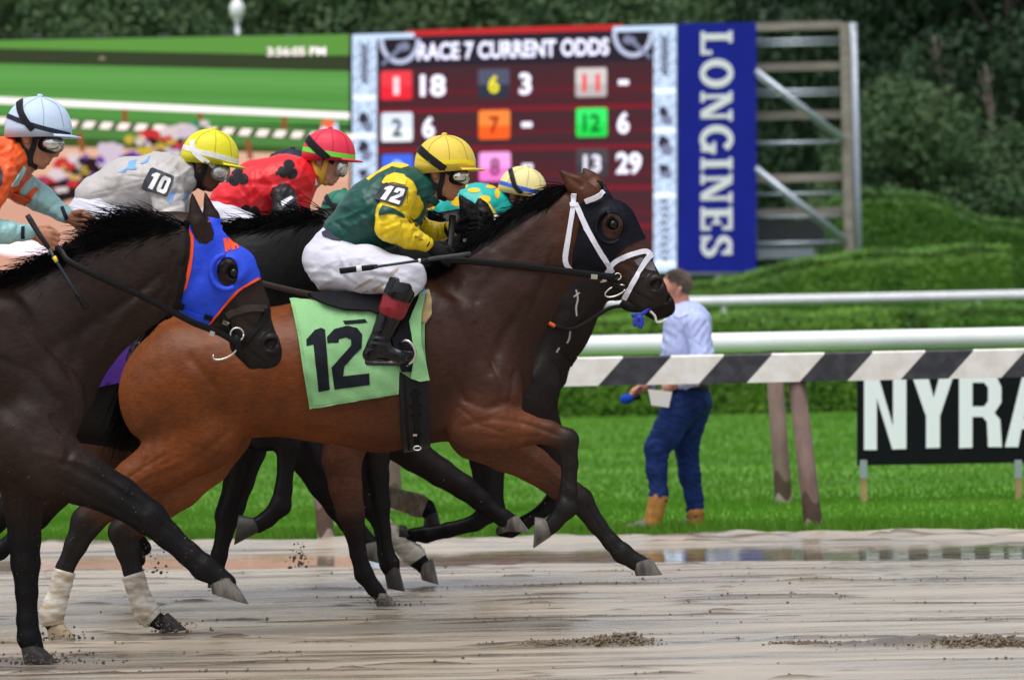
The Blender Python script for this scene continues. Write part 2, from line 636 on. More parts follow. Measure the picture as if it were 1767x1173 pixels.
# striped outer rail
rz0, rz1 = float(P(1400, 658, D1)[2]), float(P(1400, 608, D1)[2])
rt = thing('rail_fence', 'black and white diagonally striped rail on leaning wooden posts beside the mud', 'rail fence', (0, D1, 0))
per, w0 = .655, .335
m = MB()
k0 = float(P(1075, 640, D1)[0])
k = -30
sl = .165
th = .05
x = k0 + k * per
while x < 15:
    for wd, mi in ((w0 * .93, 1), (per - w0 * .93, 0)):
        a0, a1 = x, x + wd
        v = [(a0 - sl, D1 - th, rz0), (a1 - sl, D1 - th, rz0), (a1, D1 - th, rz1 - .012), (a0, D1 - th, rz1 - .012),
             (a0, D1 - th + .014, rz1), (a1, D1 - th + .014, rz1), (a0, D1 + th, rz1), (a1, D1 + th, rz1),
             (a0 - sl, D1 + th, rz0), (a1 - sl, D1 + th, rz0)]
        m.add(v, [[0, 1, 2, 3], [3, 2, 5, 4], [4, 5, 7, 6], [6, 7, 9, 8], [8, 9, 1, 0]], mi)
        x += wd
m.build('rail', [M_wstripe, M_bstripe], rt, smooth=False)
for i in range(-4, 5):
    rail_post(float(P(1405, 915, D1)[0]) + i * 3.17, D1 + .02, rz0 + .015, .095, .120, rt)

# white round inner rail
z2 = float(P(1400, 588.5, D2)[2])
rt = thing('rail_fence', 'smooth white tubular rail on brown posts just beyond the striped rail', 'rail fence', (0, D2, 0))
m = MB()
m.tube([(-16, D2, z2), (-4, D2, z2), (4, D2, z2), (16, D2, z2)], .077, 16)
m.build('rail', M_white, rt)
for i in range(-4, 5):
    xq = float(P(1353, 870, D2)[0]) + i * 3.0
    rail_post(xq, D2 + .03, z2 - .07, .06, .135, rt)
    mm = MB()
    mm.box((xq - .15, D2 - .03, z2 - .10), (xq + .02, D2 + .03, z2 - .074))
    mm.build('bracket', M_post, rt, smooth=False)

# far white rail on tall posts behind the first hedge
z3 = float(P(1500, 514.5, D3)[2])
rt = thing('rail_fence', 'thin white rail running between the low hedge and the tall hedges', 'rail fence', (0, D3, 0))
m = MB()
m.tube([(-30, D3, z3), (0, D3, z3), (30, D3, z3)], .10, 12)
m.build('rail', M_white, rt)
for i in range(-5, 6):
    xq = float(P(1690, 520, D3)[0]) + i * 5.2
    m = MB()
    m.tube([(xq, D3 + .05, -.02), (xq, D3 + .05, z3 - .06)], .06, 10)
    m.build('post', M_white, rt)

# ================================================================== hedges
M_hedge_core = mat('hedge_core', (.010, .028, .006), .9, .1)
M_hleafA = leaf_mat('hedge_leaf_bright', [(.026, .075, .009), (.068, .175, .015), (.13, .28, .022), (.19, .36, .03)], .5, .12, (.9, .8))
M_hleafB = leaf_mat('hedge_leaf_dark', [(.014, .044, .009), (.034, .098, .014), (.066, .165, .020), (.11, .23, .028)], .5, .1, (.8, .9))  # same hedge leaf darkened: shade on the tallest hedge put into its colour


M_hleafC = leaf_mat('hedge_leaf_mid', [(.018, .055, .009), (.046, .125, .015), (.09, .21, .022), (.14, .28, .03)], .5, .1, (.8, .9))  # lighter copy of the dark leaf; top-light contrast between tall hedges put into colour


def hedge(label, prof, y0, y1, x0=None, n=9000, leaf=.09, m_leaf=None, ylean=0.):
    """clipped hedge: prof = [(x, z top)]; solid core clothed in small leaves"""
    prof = np.array(prof, float)
    xs = np.linspace(prof[0, 0], prof[-1, 0], 40)
    zt = np.interp(xs, prof[:, 0], prof[:, 1])
    m = MB()
    q = .12
    ring = lambda x, z: [(x, y0 + q, -.03), (x, y0 + q, max(z - q - .3, .05)), (x, y0 + q + .40, max(z - q, .1)), (x, y1 - q, max(z - q, .1)), (x, y1 - q, -.03)]
    v, f = [], []
    for i, (x, z) in enumerate(zip(xs, zt)):
        v += ring(x, z)
    for i in range(39):
        for j in range(4):
            f.append([5 * i + j, 5 * i + 5 + j, 5 * i + 6 + j, 5 * i + 1 + j])
    f += [[0, 1, 2, 3, 4], [199, 198, 197, 196, 195]]
    v = np.array(v)
    # leaves on front, top and ends
    nf = int(n * .62)
    x = rng.uniform(prof[0, 0], prof[-1, 0], nf)
    zt_ = np.interp(x, prof[:, 0], prof[:, 1])
    z = zt_ * rng.random(nf) ** .8
    lump = .04 * np.sin(x * 2.1) + .03 * np.sin(x * 5.3 + z * 3) + .03 * np.sin(z * 7 + x)
    yy = y0 + .05 + rng.normal(size=nf) * .05 + lump * .6 + np.clip(z - (zt_ - .30), 0, 1) ** 2 * 4.0
    cs = [np.stack([x, yy, z], -1)]
    upw = np.clip((z - (zt_ - .34)) / .3, 0, 1)
    ns = [np.stack([0 * x, -1. + .55 * upw, -.05 + 1.1 * upw], -1)]
    nt_ = n - nf
    x = rng.uniform(prof[0, 0], prof[-1, 0], nt_)
    yq = rng.uniform(y0, y1, nt_)
    z = np.interp(x, prof[:, 0], prof[:, 1]) + rng.normal(size=nt_) * .035 - .02 + .05 * np.sin(x * 3 + yq)
    cs.append(np.stack([x, yq, z], -1))
    ns.append(np.tile([0, -.1, 1.], (nt_, 1)))
    ne = n // 8
    for xe, sg in ((prof[0, 0], -1), (prof[-1, 0], 1)):
        ze = prof[0 if sg < 0 else -1, 1]
        cs.append(np.stack([xe + rng.normal(size=ne) * .05, rng.uniform(y0, y1, ne), rng.random(ne) * ze], -1))
        ns.append(np.tile([sg, 0, .3], (ne, 1)))
    lv, lf = leaf_quads(np.concatenate(cs), np.concatenate(ns), leaf, .7, .27)
    o = mk('hedge', np.concatenate([v, lv]), f + (lf + len(v)).tolist(), [M_hedge_core, m_leaf], smooth=False, fmat=[0] * len(f) + [1] * len(lf))
    tag(o, label, 'hedge', 'clipped hedges')
    return o


def hp(pts, D):
    return [(float(P(x, y, D)[0]), float(P(x, y, D)[2])) for x, y in pts]


hedge('low clipped hedge with a bright flat top, ending left of the gap', hp([(-300, 575), (1000, 548), (1300, 541), (1556, 536)], 112), 112, 114.5, n=60000, leaf=.075, m_leaf=M_hleafA)
hedge('short low hedge right of the gap at the edge of the picture', hp([(1602, 540), (1640, 530), (1767, 528), (2200, 520)], 112), 112, 114.5, n=26000, leaf=.075, m_leaf=M_hleafA)
hedge('dark lower hedge strip behind the gap between the two low hedges', hp([(1400, 545), (1800, 535)], 116), 116, 117, n=5000, leaf=.12, m_leaf=M_hleafB)
hedge('tall dark hedge with a flat top and sloping left end under the blue banner', hp([(1060, 505), (1190, 492), (1280, 478), (1400, 446), (1500, 436), (1744, 423), (1745, 423)], 128), 128, 136, n=110000, leaf=.085, m_leaf=M_hleafC)
hedge('tallest hedge with a rounded sloping top beneath the dark trees', hp([(1440, 345), (1500, 332), (1570, 330), (1630, 345), (1700, 375), (1767, 385), (2100, 430)], 150), 150, 158, n=90000, leaf=.10, m_leaf=M_hleafB)

# ================================================================== trees
M_bark = mat('bark', (.06, .05, .042), .9, .2, nscale=8, namp=.3, bump=.02, bscale=12, stretch=(1, 1, .3))
RAMP = dict(dark=[(.006, .016, .009), (.014, .036, .016), (.026, .060, .024), (.044, .085, .036)],
            mid=[(.022, .050, .024), (.042, .088, .036), (.075, .135, .052), (.12, .17, .07)],
            pale=[(.014, .04, .014), (.045, .10, .02), (.09, .17, .03), (.15, .23, .05)])
M_leaf = {k: leaf_mat('leaf_' + k, r, .6, .2, (.5, 1.2)) for k, r in RAMP.items()}


def tree_geo(h, w, nclump, per, seed, leaf):
    """crown of leaf clumps with gaps on a tapered trunk with limbs; unit placed at origin"""
    r = np.random.default_rng(seed)
    cs, ns = [], []
    limbs = []
    for i in range(nclump):
        while True:
            p = r.uniform(-1, 1, 3)
            if np.linalg.norm(p) < 1:
                break
        p = p / np.linalg.norm(p) ** .35
        rr = r.uniform(.10, .24)
        c = V(p[0] * w / 2, p[1] * w / 2, h * .54 + p[2] * h * .44)
        c[:2] *= 1 - .35 * max(0, p[2])
        q = r.normal(size=(per, 3))
        q /= np.linalg.norm(q, axis=1)[:, None]
        q *= r.uniform(.35, 1, per)[:, None] ** .5
        cs.append(c + q * rr * w * V(1, 1, .7))
        ns.append(q + V(0, 0, .4))
        limbs.append(c)
    global rng
    keep = rng
    rng = r
    lv, lf = leaf_quads(np.concatenate(cs), np.concatenate(ns), leaf, .75, .6)
    rng = keep
    m = MB()
    m.tube([(0, 0, -.1), (.05, 0, h * .2), (-.1, .1, h * .45), (0, 0, h * .85)], [h * .022, h * .017, h * .012, h * .003], 8)
    for c in limbs[::3]:
        s = V(0, 0, max(h * .15, c[2] - h * .22))
        m.tube(catmull([s, (s + c) / 2 + V(0, 0, -.02 * h), c], 5), np.linspace(h * .007, h * .0015, 5), 6)
    return lv, lf, np.concatenate(m.v), m.f


PROTO = {}


def tree(kind, label, x, y, h, w, group, seed):
    key = (kind, seed)
    loc = (x, y, 0)
    root = thing('tree', label, 'tree', loc, group)
    root.rotation_euler = (0, 0, random.uniform(0, 6.28))
    if key not in PROTO:
        lv, lf, tv, tf = tree_geo(12., 9., 85, 300, seed, .23)
        ORG[root] = np.zeros(3)
        crown = mk('crown', lv, lf, M_leaf[kind], root, smooth=False)
        trunk = mk('trunk', tv, tf, M_bark, root)
        PROTO[key] = (crown, trunk)
    else:
        for o in PROTO[key]:
            c = o.copy()
            COL.objects.link(c)
            c.parent = root
    root.scale = (w / 9., w / 9., h / 12.)
    ORG[root] = np.array(loc)
    return root


TREES = [  # kind, photo x of the trunk, distance, height, width, seed, label
    ('pale', 690, 235, 13.9, 8, 1, 'yellow green tree peeping just over the left half of the odds board'),
    ('mid', 560, 250, 22, 13, 2, 'grey green tree behind the right end of the video screen'),
    ('mid', 455, 245, 20, 11, 3, 'olive green tree right behind the white globe lamp'),
    ('mid', 335, 252, 23, 12, 4, 'full tree just left of the white globe lamp'),
    ('mid', 225, 240, 19, 12, 5, 'mid green tree over the middle of the video screen, browner than its neighbours'),
    ('dark', 110, 255, 24, 13, 2, 'dark tall tree over the left part of the video screen'),
    ('mid', 15, 245, 21, 12, 3, 'mid green tree at the left edge of the picture above the white helmet'),
    ('mid', 800, 246, 20, 12, 5, 'grey green tree over the words of the odds board'),
    ('mid', 920, 255, 24, 13, 4, 'tall tree over the middle of the odds board heading'),
    ('mid', 1035, 242, 20, 11, 3, 'olive tree over the right end of the odds board heading'),
    ('mid', 1150, 250, 24, 13, 2, 'tall tree over the seam between odds board and blue banner'),
    ('mid', 1250, 236, 22, 11, 5, 'mid green tree rising behind the top of the blue banner'),
    ('mid', 1360, 215, 20, 11, 3, 'mid green tree seen through the bars of the scaffold'),
    ('dark', 1440, 225, 24, 12, 4, 'dark tree behind the right upright of the scaffold'),
    ('dark', 1530, 195, 20, 10, 2, 'dark tree just right of the scaffold'),
    ('dark', 1640, 205, 22, 12, 4, 'dark broad tree between scaffold and right edge above the tallest hedge'),
    ('dark', 1745, 190, 21, 11, 2, 'darkest tree at the right edge of the picture'),
    ('mid', 1585, 172, 9.2, 7, 5, 'lower bushy tree standing against the tall dark trees on the right'),
    ('mid', 1720, 174, 8.0, 6, 3, 'low bushy tree above the sloping end of the tallest hedge'),
]
for kind, px, D, h, w, seed, lab in TREES:
    tree(kind, lab, float(P(px, 600, D)[0]), D, h, w, 'trees along the backstretch', seed)
# the wood behind them, one mass
n = 80000
x = np.concatenate([rng.uniform(-38, 38, 42000), rng.uniform(38, 100, 38000) * rng.choice([-1, 1], 38000)])
z = rng.uniform(0, 23, n)
y = 268 + rng.normal(size=n) * 2.5 + 2.5 * np.sin(x * .35) + 1.5 * np.sin(z * .6 + x * .2)
lv, lf = leaf_quads(np.stack([x, y, z], -1), np.tile([0, -1, .4], (n, 1)), .4, .8, .7)
bk = [(-100, 276, -1), (100, 276, -1), (100, 276, 20), (-100, 276, 20), (-100, 284, -1), (100, 284, -1), (100, 284, 20), (-100, 284, 20)]
o = mk('far_wood', np.concatenate([bk, lv]), [[0, 1, 2, 3], [5, 4, 7, 6], [3, 2, 6, 7]] + (lf + 8).tolist(), [M_hedge_core, M_leaf['dark']], smooth=False, fmat=[0] * 3 + [1] * n)
tag(o, kind='stuff')
# bare pale trunks standing in front of the dark trees at the right
M_dead = mat('bare_grey_wood', (.16, .135, .12), .9, .2)
for px, py, D, lab in ((1612, 60, 186, 'bare grey branching dead tree among the dark trees, the left one'), (1700, 110, 184, 'bare grey dead tree with a forked top, the right one of two')):
    b0 = P(px, 330, D)
    root = thing('tree', lab, 'dead tree', (b0[0], D, 0), 'trees along the backstretch')
    m = MB()
    top = P(px, py, D)
    m.tube(catmull([(b0[0], D, -.1), b0, (top + b0) / 2 + V(.25, 0, 0), top], 10), np.linspace(.20, .03, 10), 7)
    m.build('trunk', M_dead, root)
    m = MB()
    for i in range(16):
        t_ = random.uniform(.3, .95)
        s = b0 + (top - b0) * t_ + V(.2 * math.sin(3 * t_), 0, 0)
        e = s + V(random.uniform(-1.3, 1.3), random.uniform(-.6, .6), random.uniform(.5, 1.7)) * (1.15 - t_)
        m.tube(catmull([s, (s + e) / 2 + V(0, 0, -.15), e], 5), np.linspace(.06, .012, 5), 5)
    m.build('crown', M_dead, root)

# lamp post over the screen
root = thing('street_lamp', 'white globe lamp on a slim white post rising above the video screen', 'street lamp', (float(P(413, 600, 200)[0]), 200, 0))
M_globe = mat('white_globe_glass', (.85, .87, .87), .25, .5)
g0 = P(409, 18, 200)
m = MB()
zz = np.array([-.36, -.33, -.2, -.05, .1, .25, .36, .42])
m.tube([(g0[0], 200, g0[2] + q) for q in zz], [.06, .14, .22, .26, .26, .19, .09, .02], 14)
m.build('globe', M_globe, root)
m = MB()
m.tube([(g0[0], 200, -.05), (g0[0], 200, g0[2] - .42)], .075, 10)
m.tube([(g0[0], 200, g0[2] - .44), (g0[0], 200, g0[2] - .34)], .13, 10)
m.build('post', M_white, root)

# ================================================================== video screen, odds board, banner, scaffold
M_steel = mat('galvanised_steel', (.40, .45, .52), .4, .5, .6, nscale=6, namp=.1)
M_plank = mat('weathered_plank', (.27, .24, .21), .85, .2, nscale=7, namp=.25, stretch=(.2, 1, 1))
M_black = mat('matt_black', (.012, .012, .014), .6, .3)
SD = 140.


def bd(px):
    """depth of the odds board and banner: its right end stands nearer"""
    return SD - (np.asarray(px, float) - 607) * .014 * .17


def vd(px):
    return SD + .02 + 0 * np.asarray(px, float)


GLOWS = {}


def G(c, s=1.0):
    k = (c, s)
    if k not in GLOWS:
        GLOWS[k] = glow('screen_light_%d_%d_%d' % c, srgb(*c), s * 1.18)
    return GLOWS[k]


class Board:
    """flat picture elements lying in the plane of a board, each a few mm in front of the one before"""

    def __init__(self, dep):
        self.dep = dep

    def poly(self, name, pts, c, lift, parent, s=.62):
        pts = np.array(pts, float)
        v = P(pts[:, 0], pts[:, 1], self.dep(pts[:, 0]) - lift)
        return mk(name, v, [list(range(len(pts)))[::-1]], c if not isinstance(c, tuple) else G(c, s), parent, smooth=False)

    def multi(self, name, polys, mats, parent):
        m = MB()
        for pts, mi, lift in polys:
            pts = np.array(pts, float)
            m.add(P(pts[:, 0], pts[:, 1], self.dep(pts[:, 0]) - lift), [list(range(len(pts)))[::-1]], mi)
        return m.build(name, mats, parent, smooth=False)

    def text(self, name, s, x0, y0, x1, y1, m, lift, parent, bold=.02, skew=0., dy=0.):
        """lettering fitted into a pixel box; dy: rise of the line from x0 to x1"""
        v, f = text_geo(s, bold)
        lo, hi = v.min(0), v.max(0)
        u = (v - lo) / (hi - lo)
        px = x0 + u[:, 0] * (x1 - x0) + skew * u[:, 1]
        py = y1 - u[:, 1] * (y1 - y0) + dy * u[:, 0]
        return mk(name, P(px, py, self.dep(px) - lift), f, m, parent, smooth=False)


def ell(cx, cy, rx, ry, n=20, a0=0, a1=360):
    a = np.radians(np.linspace(a0, a1, n, endpoint=(a1 - a0) < 360))
    return np.stack([cx + rx * np.cos(a), cy + ry * np.sin(a)], -1)


def ring_strip(cx, cy, rx, ry, w, a0, a1, n=16):
    a = ell(cx, cy, rx, ry, n, a0, a1)
    b = ell(cx, cy, rx - w, ry - w, n, a0, a1)
    return [[a[i], a[i + 1], b[i + 1], b[i]] for i in range(n - 1)]


def body_box(dep, x0, x1, y0, y1, thick, parent, name, m):
    c = [P(x0, y1, dep(x0)), P(x1, y1, dep(x1)), P(x1, y0[1], dep(x1)), P(x0, y0[0], dep(x0))]
    b = MB()
    c = np.array(c)
    k = c + V(0, thick, 0)
    b.add(np.concatenate([c, k]), [[0, 1, 2, 3], [7, 6, 5, 4], [1, 0, 4, 5], [2, 1, 5, 6], [3, 2, 6, 7], [0, 3, 7, 4]])
    return b.build(name, m, parent, smooth=False)


# ---- live picture screen
vs = thing('video_screen', 'giant video screen at the left showing the race live on its green and pink picture', 'video screen', (float(P(300, 600, SD)[0]), SD, 0))
B = Board(vd)
body_box(vd, -420, 605, (68, 58), 474, .5, vs, 'cabinet', M_black)
yt = lambda x: 70 - .0175 * np.asarray(x, float)      # slanting lines of the picture
L = lambda y, x, s=-.012: y + s * x


def band(y0, y1, s0=-.012, s1=None, x0=-410, x1=603):
    s1 = s0 if s1 is None else s1
    xs_ = np.linspace(x0, x1, 12)
    return [(x, y0 + s0 * x) for x in xs_] + [(x, y1 + s1 * x) for x in xs_[::-1]]


feed = [  # polygon, colour, lift
    (band(70, 95, -.0175, .002), (102, 158, 72), .010),
    (band(84, 112, .022, .022), (60, 70, 48), .014),
    (band(110, 200, .022, .02), (98, 162, 80), .018),
    (band(122, 138, .021), (104, 168, 86), .019),
    (band(150, 205, .02), (90, 155, 74), .022),
    (band(160, 168, .03), (98, 160, 82), .024),
    (band(196, 245, .045), (86, 138, 72), .026),
    (band(232, 262, .045), (68, 92, 44), .030),
    (band(250, 300, .03), (236, 186, 160), .034),
    (band(300, 360, .02), (228, 174, 148), .038),
    (band(350, 473, .0), (222, 168, 146), .042),
]
cols = [c for _, c, _ in feed]
B.multi('picture_ground', [(p, i, l) for i, (p, c, l) in enumerate(feed)], [G(c, .60) for c in cols], vs)
rails_ = [(band(168, 179, .044), 0, .050)]
for i, px in enumerate((70, 215, 345, 490)):
    y = 178 + .044 * px
    rails_.append(([(px - 4, y), (px + 5, y), (px + 5, y + 24), (px - 4, y + 24)], 2, .046))
for i, px in enumerate((138, 282, 428, 545)):
    y = 222 + .045 * px
    rails_.append(([(px - 6, y), (px + 4, y), (px + 9, y + 34), (px, y + 34)], 2, .046))
rails_.append((band(203, 215, .047), 3, .047))
x = -400
while x < 600:
    y = 203 + .047 * x
    rails_.append(([(x + 8, y), (x + 26, y + 1), (x + 18, y + 12), (x, y + 11)], 1, .050))
    x += 30
B.multi('picture_rail', rails_, [G((250, 236, 236), .85), G((250, 228, 222), .85), G((150, 92, 56), .6), G((86, 96, 70), .6)], vs)
# far-off runners in the picture, blurred shapes of colour
blob = []
BC = [(46, 32, 34), (205, 56, 60), (214, 198, 214), (206, 178, 70), (112, 66, 166), (76, 62, 140), (226, 208, 210), (170, 62, 98), (64, 136, 90), (84, 48, 40), (214, 116, 70)]
for cx, cy, rx, ry, ci in ((160, 290, 44, 17, 0), (120, 326, 45, 20, 0), (205, 296, 36, 15, 9), (300, 262, 30, 20, 0), (260, 300, 38, 18, 0), (330, 300, 40, 22, 0), (84, 340, 34, 16, 0),
                           (190, 258, 22, 14, 2), (205, 275, 10, 22, 2), (176, 278, 10, 9, 2), (223, 241, 9, 8, 3), (262, 234, 24, 11, 1), (242, 242, 9, 10, 6), (300, 228, 26, 12, 6), (318, 222, 14, 10, 6), (340, 216, 12, 8, 8), (353, 213, 9, 6, 6),
                           (268, 254, 11, 8, 3), (250, 262, 16, 9, 3), (285, 264, 9, 8, 7), (145, 294, 10, 10, 5), (176, 276, 9, 8, 4), (110, 285, 18, 14, 1), (125, 272, 10, 10, 6), (98, 300, 16, 10, 6), (76, 312, 14, 9, 7), (310, 250, 9, 7, 7), (232, 268, 8, 7, 6),
                           (90, 318, 12, 8, 1), (60, 330, 14, 12, 1)):
    k = len(blob)
    a = ell(cx, cy, rx, ry, 14)
    a += rng.normal(size=a.shape) * min(rx, ry) * .12
    a += (a - V(cx, cy)) * 0
    blob.append((a, ci, .055 + .0015 * k))
for _ in range(70):
    t_ = random.random()
    cx, cy = 75 + 270 * t_ + random.gauss(0, 16), 322 - 92 * t_ + random.gauss(0, 13)
    blob.append((ell(cx, cy, random.uniform(4, 15), random.uniform(3, 6.5), 9) + rng.normal(size=(9, 2)) * 1.6, random.choice([0, 0, 0, 1, 2, 2, 6, 6, 3, 7, 9, 4]), .055 + .0015 * len(blob)))
for q in ([(166, 262), (196, 250), (214, 252), (208, 262), (196, 270), (196, 284), (184, 292), (172, 290), (182, 278), (176, 270)], [(300, 232), (330, 214), (342, 222), (334, 236), (318, 240)]):
    blob.append((q, 2, .055 + .0015 * len(blob)))
B.multi('picture_runners', blob, [G(c, .62) for c in BC], vs)
B.multi('picture_steward', [(ell(566, 214, 12, 8), 1, .062), (ell(566, 226, 13, 14), 0, .058), (ell(578, 222, 6, 12), 2, .060)], [G((235, 240, 250), .8), G((240, 110, 70), .7), G((190, 205, 240), .8)], vs)
B.text('picture_clock', '3:56:05 PM', 461, 82, 562, 97, G((255, 232, 240), .95), .055, vs, .02, dy=-1)
B.multi('picture_glare', [(ell(45, 428, 60, 14), 0, .056)], [G((250, 226, 240), .9)], vs)
B.multi('picture_cart', [(ell(176, 101, 6, 3), 0, .058)], [G((150, 140, 110), .6)], vs)
for px in (-300, -120, 60, 240, 420, 560):
    q = P(px, 474, SD)
    m = MB()
    m.bar((q[0], SD + .25, -.02), (q[0], SD + .25, q[2] - .002), .16, .16)
    m.build('leg', M_steel, vs, smooth=False)
for px in (-48, 62, 172, 282, 392, 500):
    m = MB()
    q = P(px, 67 - .0098 * (px + 420) * 0 - .0098 * px, SD)
    m.box((q[0] - .14, SD + .1, q[2] - .03), (q[0] + .14, SD + .3, q[2] + .06))
    m.build('top_bracket', M_steel, vs, smooth=False)

# ---- odds board
ob = thing('odds_board', 'dark red electronic tote board listing RACE 7 CURRENT ODDS in white figures', 'odds board', (float(P(880, 600, SD)[0]), SD - .6, 0))
B = Board(bd)
body_box(bd, 606, 1168, (55, 39.5), 470, .5, ob, 'cabinet', M_black)
tl = lambda x: 57 - .0301 * (np.asarray(x, float) - 607)


def bb(y0, y1, x0=610, x1=1165):
    """band following the slant of the board; y measured at x = 880"""
    sl = lambda y: -.0301 + (y - 50) * .0000667
    return [(x0, y0 + sl(y0) * (x0 - 880)), (x1, y0 + sl(y0) * (x1 - 880)), (x1, y1 + sl(y1) * (x1 - 880)), (x0, y1 + sl(y1) * (x0 - 880))]


def sy_(y, x):
    return y + (-.0301 + (y - 50) * .0000667) * (x - 880)


bands = [(bb(53, 112), 0, .010)]
yy = 112
tone = [1, 2, 1, 3]
i = 0
for y0, y1, c in ((112, 132, 1), (132, 154, 2), (154, 160, 3), (160, 184, 2), (184, 192, 4), (192, 206, 1), (206, 226, 2), (226, 231, 3), (231, 252, 1), (252, 260, 4), (260, 278, 1), (278, 300, 2), (300, 305, 3), (305, 322, 2),
                  (322, 330, 4), (330, 350, 1), (350, 366, 2), (366, 371, 3), (371, 388, 2), (388, 395, 4), (395, 420, 2), (420, 445, 1), (445, 468, 2)):
    bands.append((bb(y0, y1), c, .010))
bands.append((bb(48, 58, 700, 1075), 5, .016))
B.multi('screen_face', bands, [G((50, 44, 56), .6), G((76, 48, 54), .62), G((84, 45, 52), .62), G((106, 40, 50), .62), G((132, 38, 50), .62), G((205, 52, 54), .62)], ob)
B.text('heading', 'RACE 7 CURRENT ODDS', 720, sy_(70, 720), 1051, sy_(101, 720), G((232, 232, 255), .9), .03, ob, .035, dy=-9)
tiles = [(684, 148, (238, 66, 78), (236, 46, 60), '1', (255, 214, 222), '18'), (852, 145, (84, 88, 108), (50, 56, 70), '6', (238, 228, 50), '3'), (1020, 143, (214, 206, 206), (190, 182, 182), '11', (232, 70, 76), '-'),
         (685, 220, (226, 236, 252), (244, 250, 255), '2', (40, 52, 70), '6'), (853, 216, (255, 140, 66), (255, 100, 40), '7', (150, 44, 30), '-'), (1021, 212, (60, 236, 110), (40, 220, 86), '12', (16, 110, 40), '6'),
         (686, 292, (70, 110, 236), (60, 90, 220), '3', (200, 210, 255), '5'), (854, 288, (255, 170, 236), (255, 130, 214), '8', (130, 60, 100), '-'), (1022, 282, (78, 74, 80), (66, 62, 68), '13', (240, 240, 255), '29')]
for tx, ty, c1, c2, s, ct, odds in tiles:
    o = B.multi('number_tile', [([(tx - 27, ty - 22), (tx - 24, ty - 25), (tx + 24, ty - 26), (tx + 27, ty - 23), (tx + 27, ty + 1), (tx - 27, ty + 2)], 0, .024),
                                ([(tx - 27, ty + 2), (tx + 27, ty + 1), (tx + 27, ty + 21), (tx + 24, ty + 24), (tx - 24, ty + 25), (tx - 27, ty + 22)], 1, .024)], [G(c1, .7), G(c2, .7)], ob)
    wd = {'1': 5}.get(s, 9) if len(s) == 1 else 15
    B.text('tile_number', s, tx - wd, ty - 15, tx + wd, ty + 16, G(ct, .75), .036, o, .03)
    if odds == '-':
        B.text('odds_figure', odds, tx + 47, ty - 5, tx + 65, ty + 4, G((236, 236, 255), .9), .03, ob, .05)
    else:
        w2 = 24 if len(odds) == 1 else 44
        B.text('odds_figure', odds, tx + (41 if w2 == 44 else 44), ty - 19, tx + 41 + w2, ty + 19, G((236, 236, 255), .9), .03, ob, .035)
# pale ornamental borders with dark figures
bor = [(bb(52, 470, 608, 650), 0, .018), (bb(52, 470, 1128, 1167), 0, .018), (bb(52, 61, 608, 715), 0, .020), (bb(52, 61, 1058, 1167), 0, .020)]
for x0 in (629, 1147):
    for j, (y0, hh, kind) in enumerate(((100, 38, 'f'), (205, 20, 'h'), (255, 22, 'h'), (300, 16, 'h'), (395, 62, 'f'), (163, 4, 'b'), (340, 4, 'b'), (455, 8, 'b'), (230, 3, 'b'))):
        yc = sy_(y0, x0)
        if kind == 'f':
            for q in range(9):
                yq = yc - hh * .8 + q * hh * .2
                bor.append(([(x0 - 9, yq - 5), (x0, yq + 3), (x0 + 9, yq - 5), (x0 + 2, yq + 8), (x0 - 2, yq + 8)], 1, .024 + .001 * q))
        elif kind == 'h':
            bor.append((ell(x0 - 2, yc - hh * .25, 9, hh * .55, 9) + rng.normal(size=(9, 2)) * 1.5, 1, .026))
            bor.append((ell(x0 + 4, yc + hh * .4, 10, hh * .5, 9) + rng.normal(size=(9, 2)) * 1.5, 2, .030))
        else:
            bor.append(([(x0 - 19, yc - 4), (x0 + 19, yc - 4), (x0 + 19, yc + 4), (x0 - 19, yc + 4)], 3, .028))
for x0 in (629, 1147):                      # fine fretwork down both borders
    for q in range(64):
        yq = sy_(66 + q * 6.2, x0)
        for xo in (-15, -8, 8, 15):
            if (q * 7 + int(xo)) % 3:
                bor.append((ell(x0 + xo + 2 * math.sin(q), yq, 2.4, 1.9, 6), 2 if q % 2 else 1, .021 + .00001 * q))
for cx, sg in ((690, 1), (1092, -1)):
    y = sy_(62, cx)
    bor.append((ell(cx, y + 2, 30, 36, 14, 0, 180), 4, .022))
    for q in ring_strip(cx, y, 36, 44, 8, 0, 180):
        bor.append((q, 5, .034))
    bor.append(([(cx - sg * 34, y + 44), (cx - sg * 28, y + 46), (cx + sg * 16, y + 8), (cx + sg * 8, y + 4)], 2, .038))
    bor.append((ell(cx + sg * 6, y + 14, 12, 7, 12), 2, .042))
for lft in (True, False):
    B.multi('ornamental_border', [q for q in bor if (np.mean(np.array(q[0])[:, 0]) < 880) == lft], [G((196, 216, 244), .78), G((62, 58, 74), .6), G((130, 136, 164), .65), G((232, 242, 255), .85), G((44, 40, 48), .6), G((186, 192, 220), .75)], ob)
for px in (640, 760, 880, 1000, 1120):
    q = P(px, 470, bd(px))
    m = MB()
    m.bar((q[0], q[1] + .25, -.02), (q[0], q[1] + .25, q[2] - .002), .16, .16)
    m.build('leg', M_steel, ob, smooth=False)

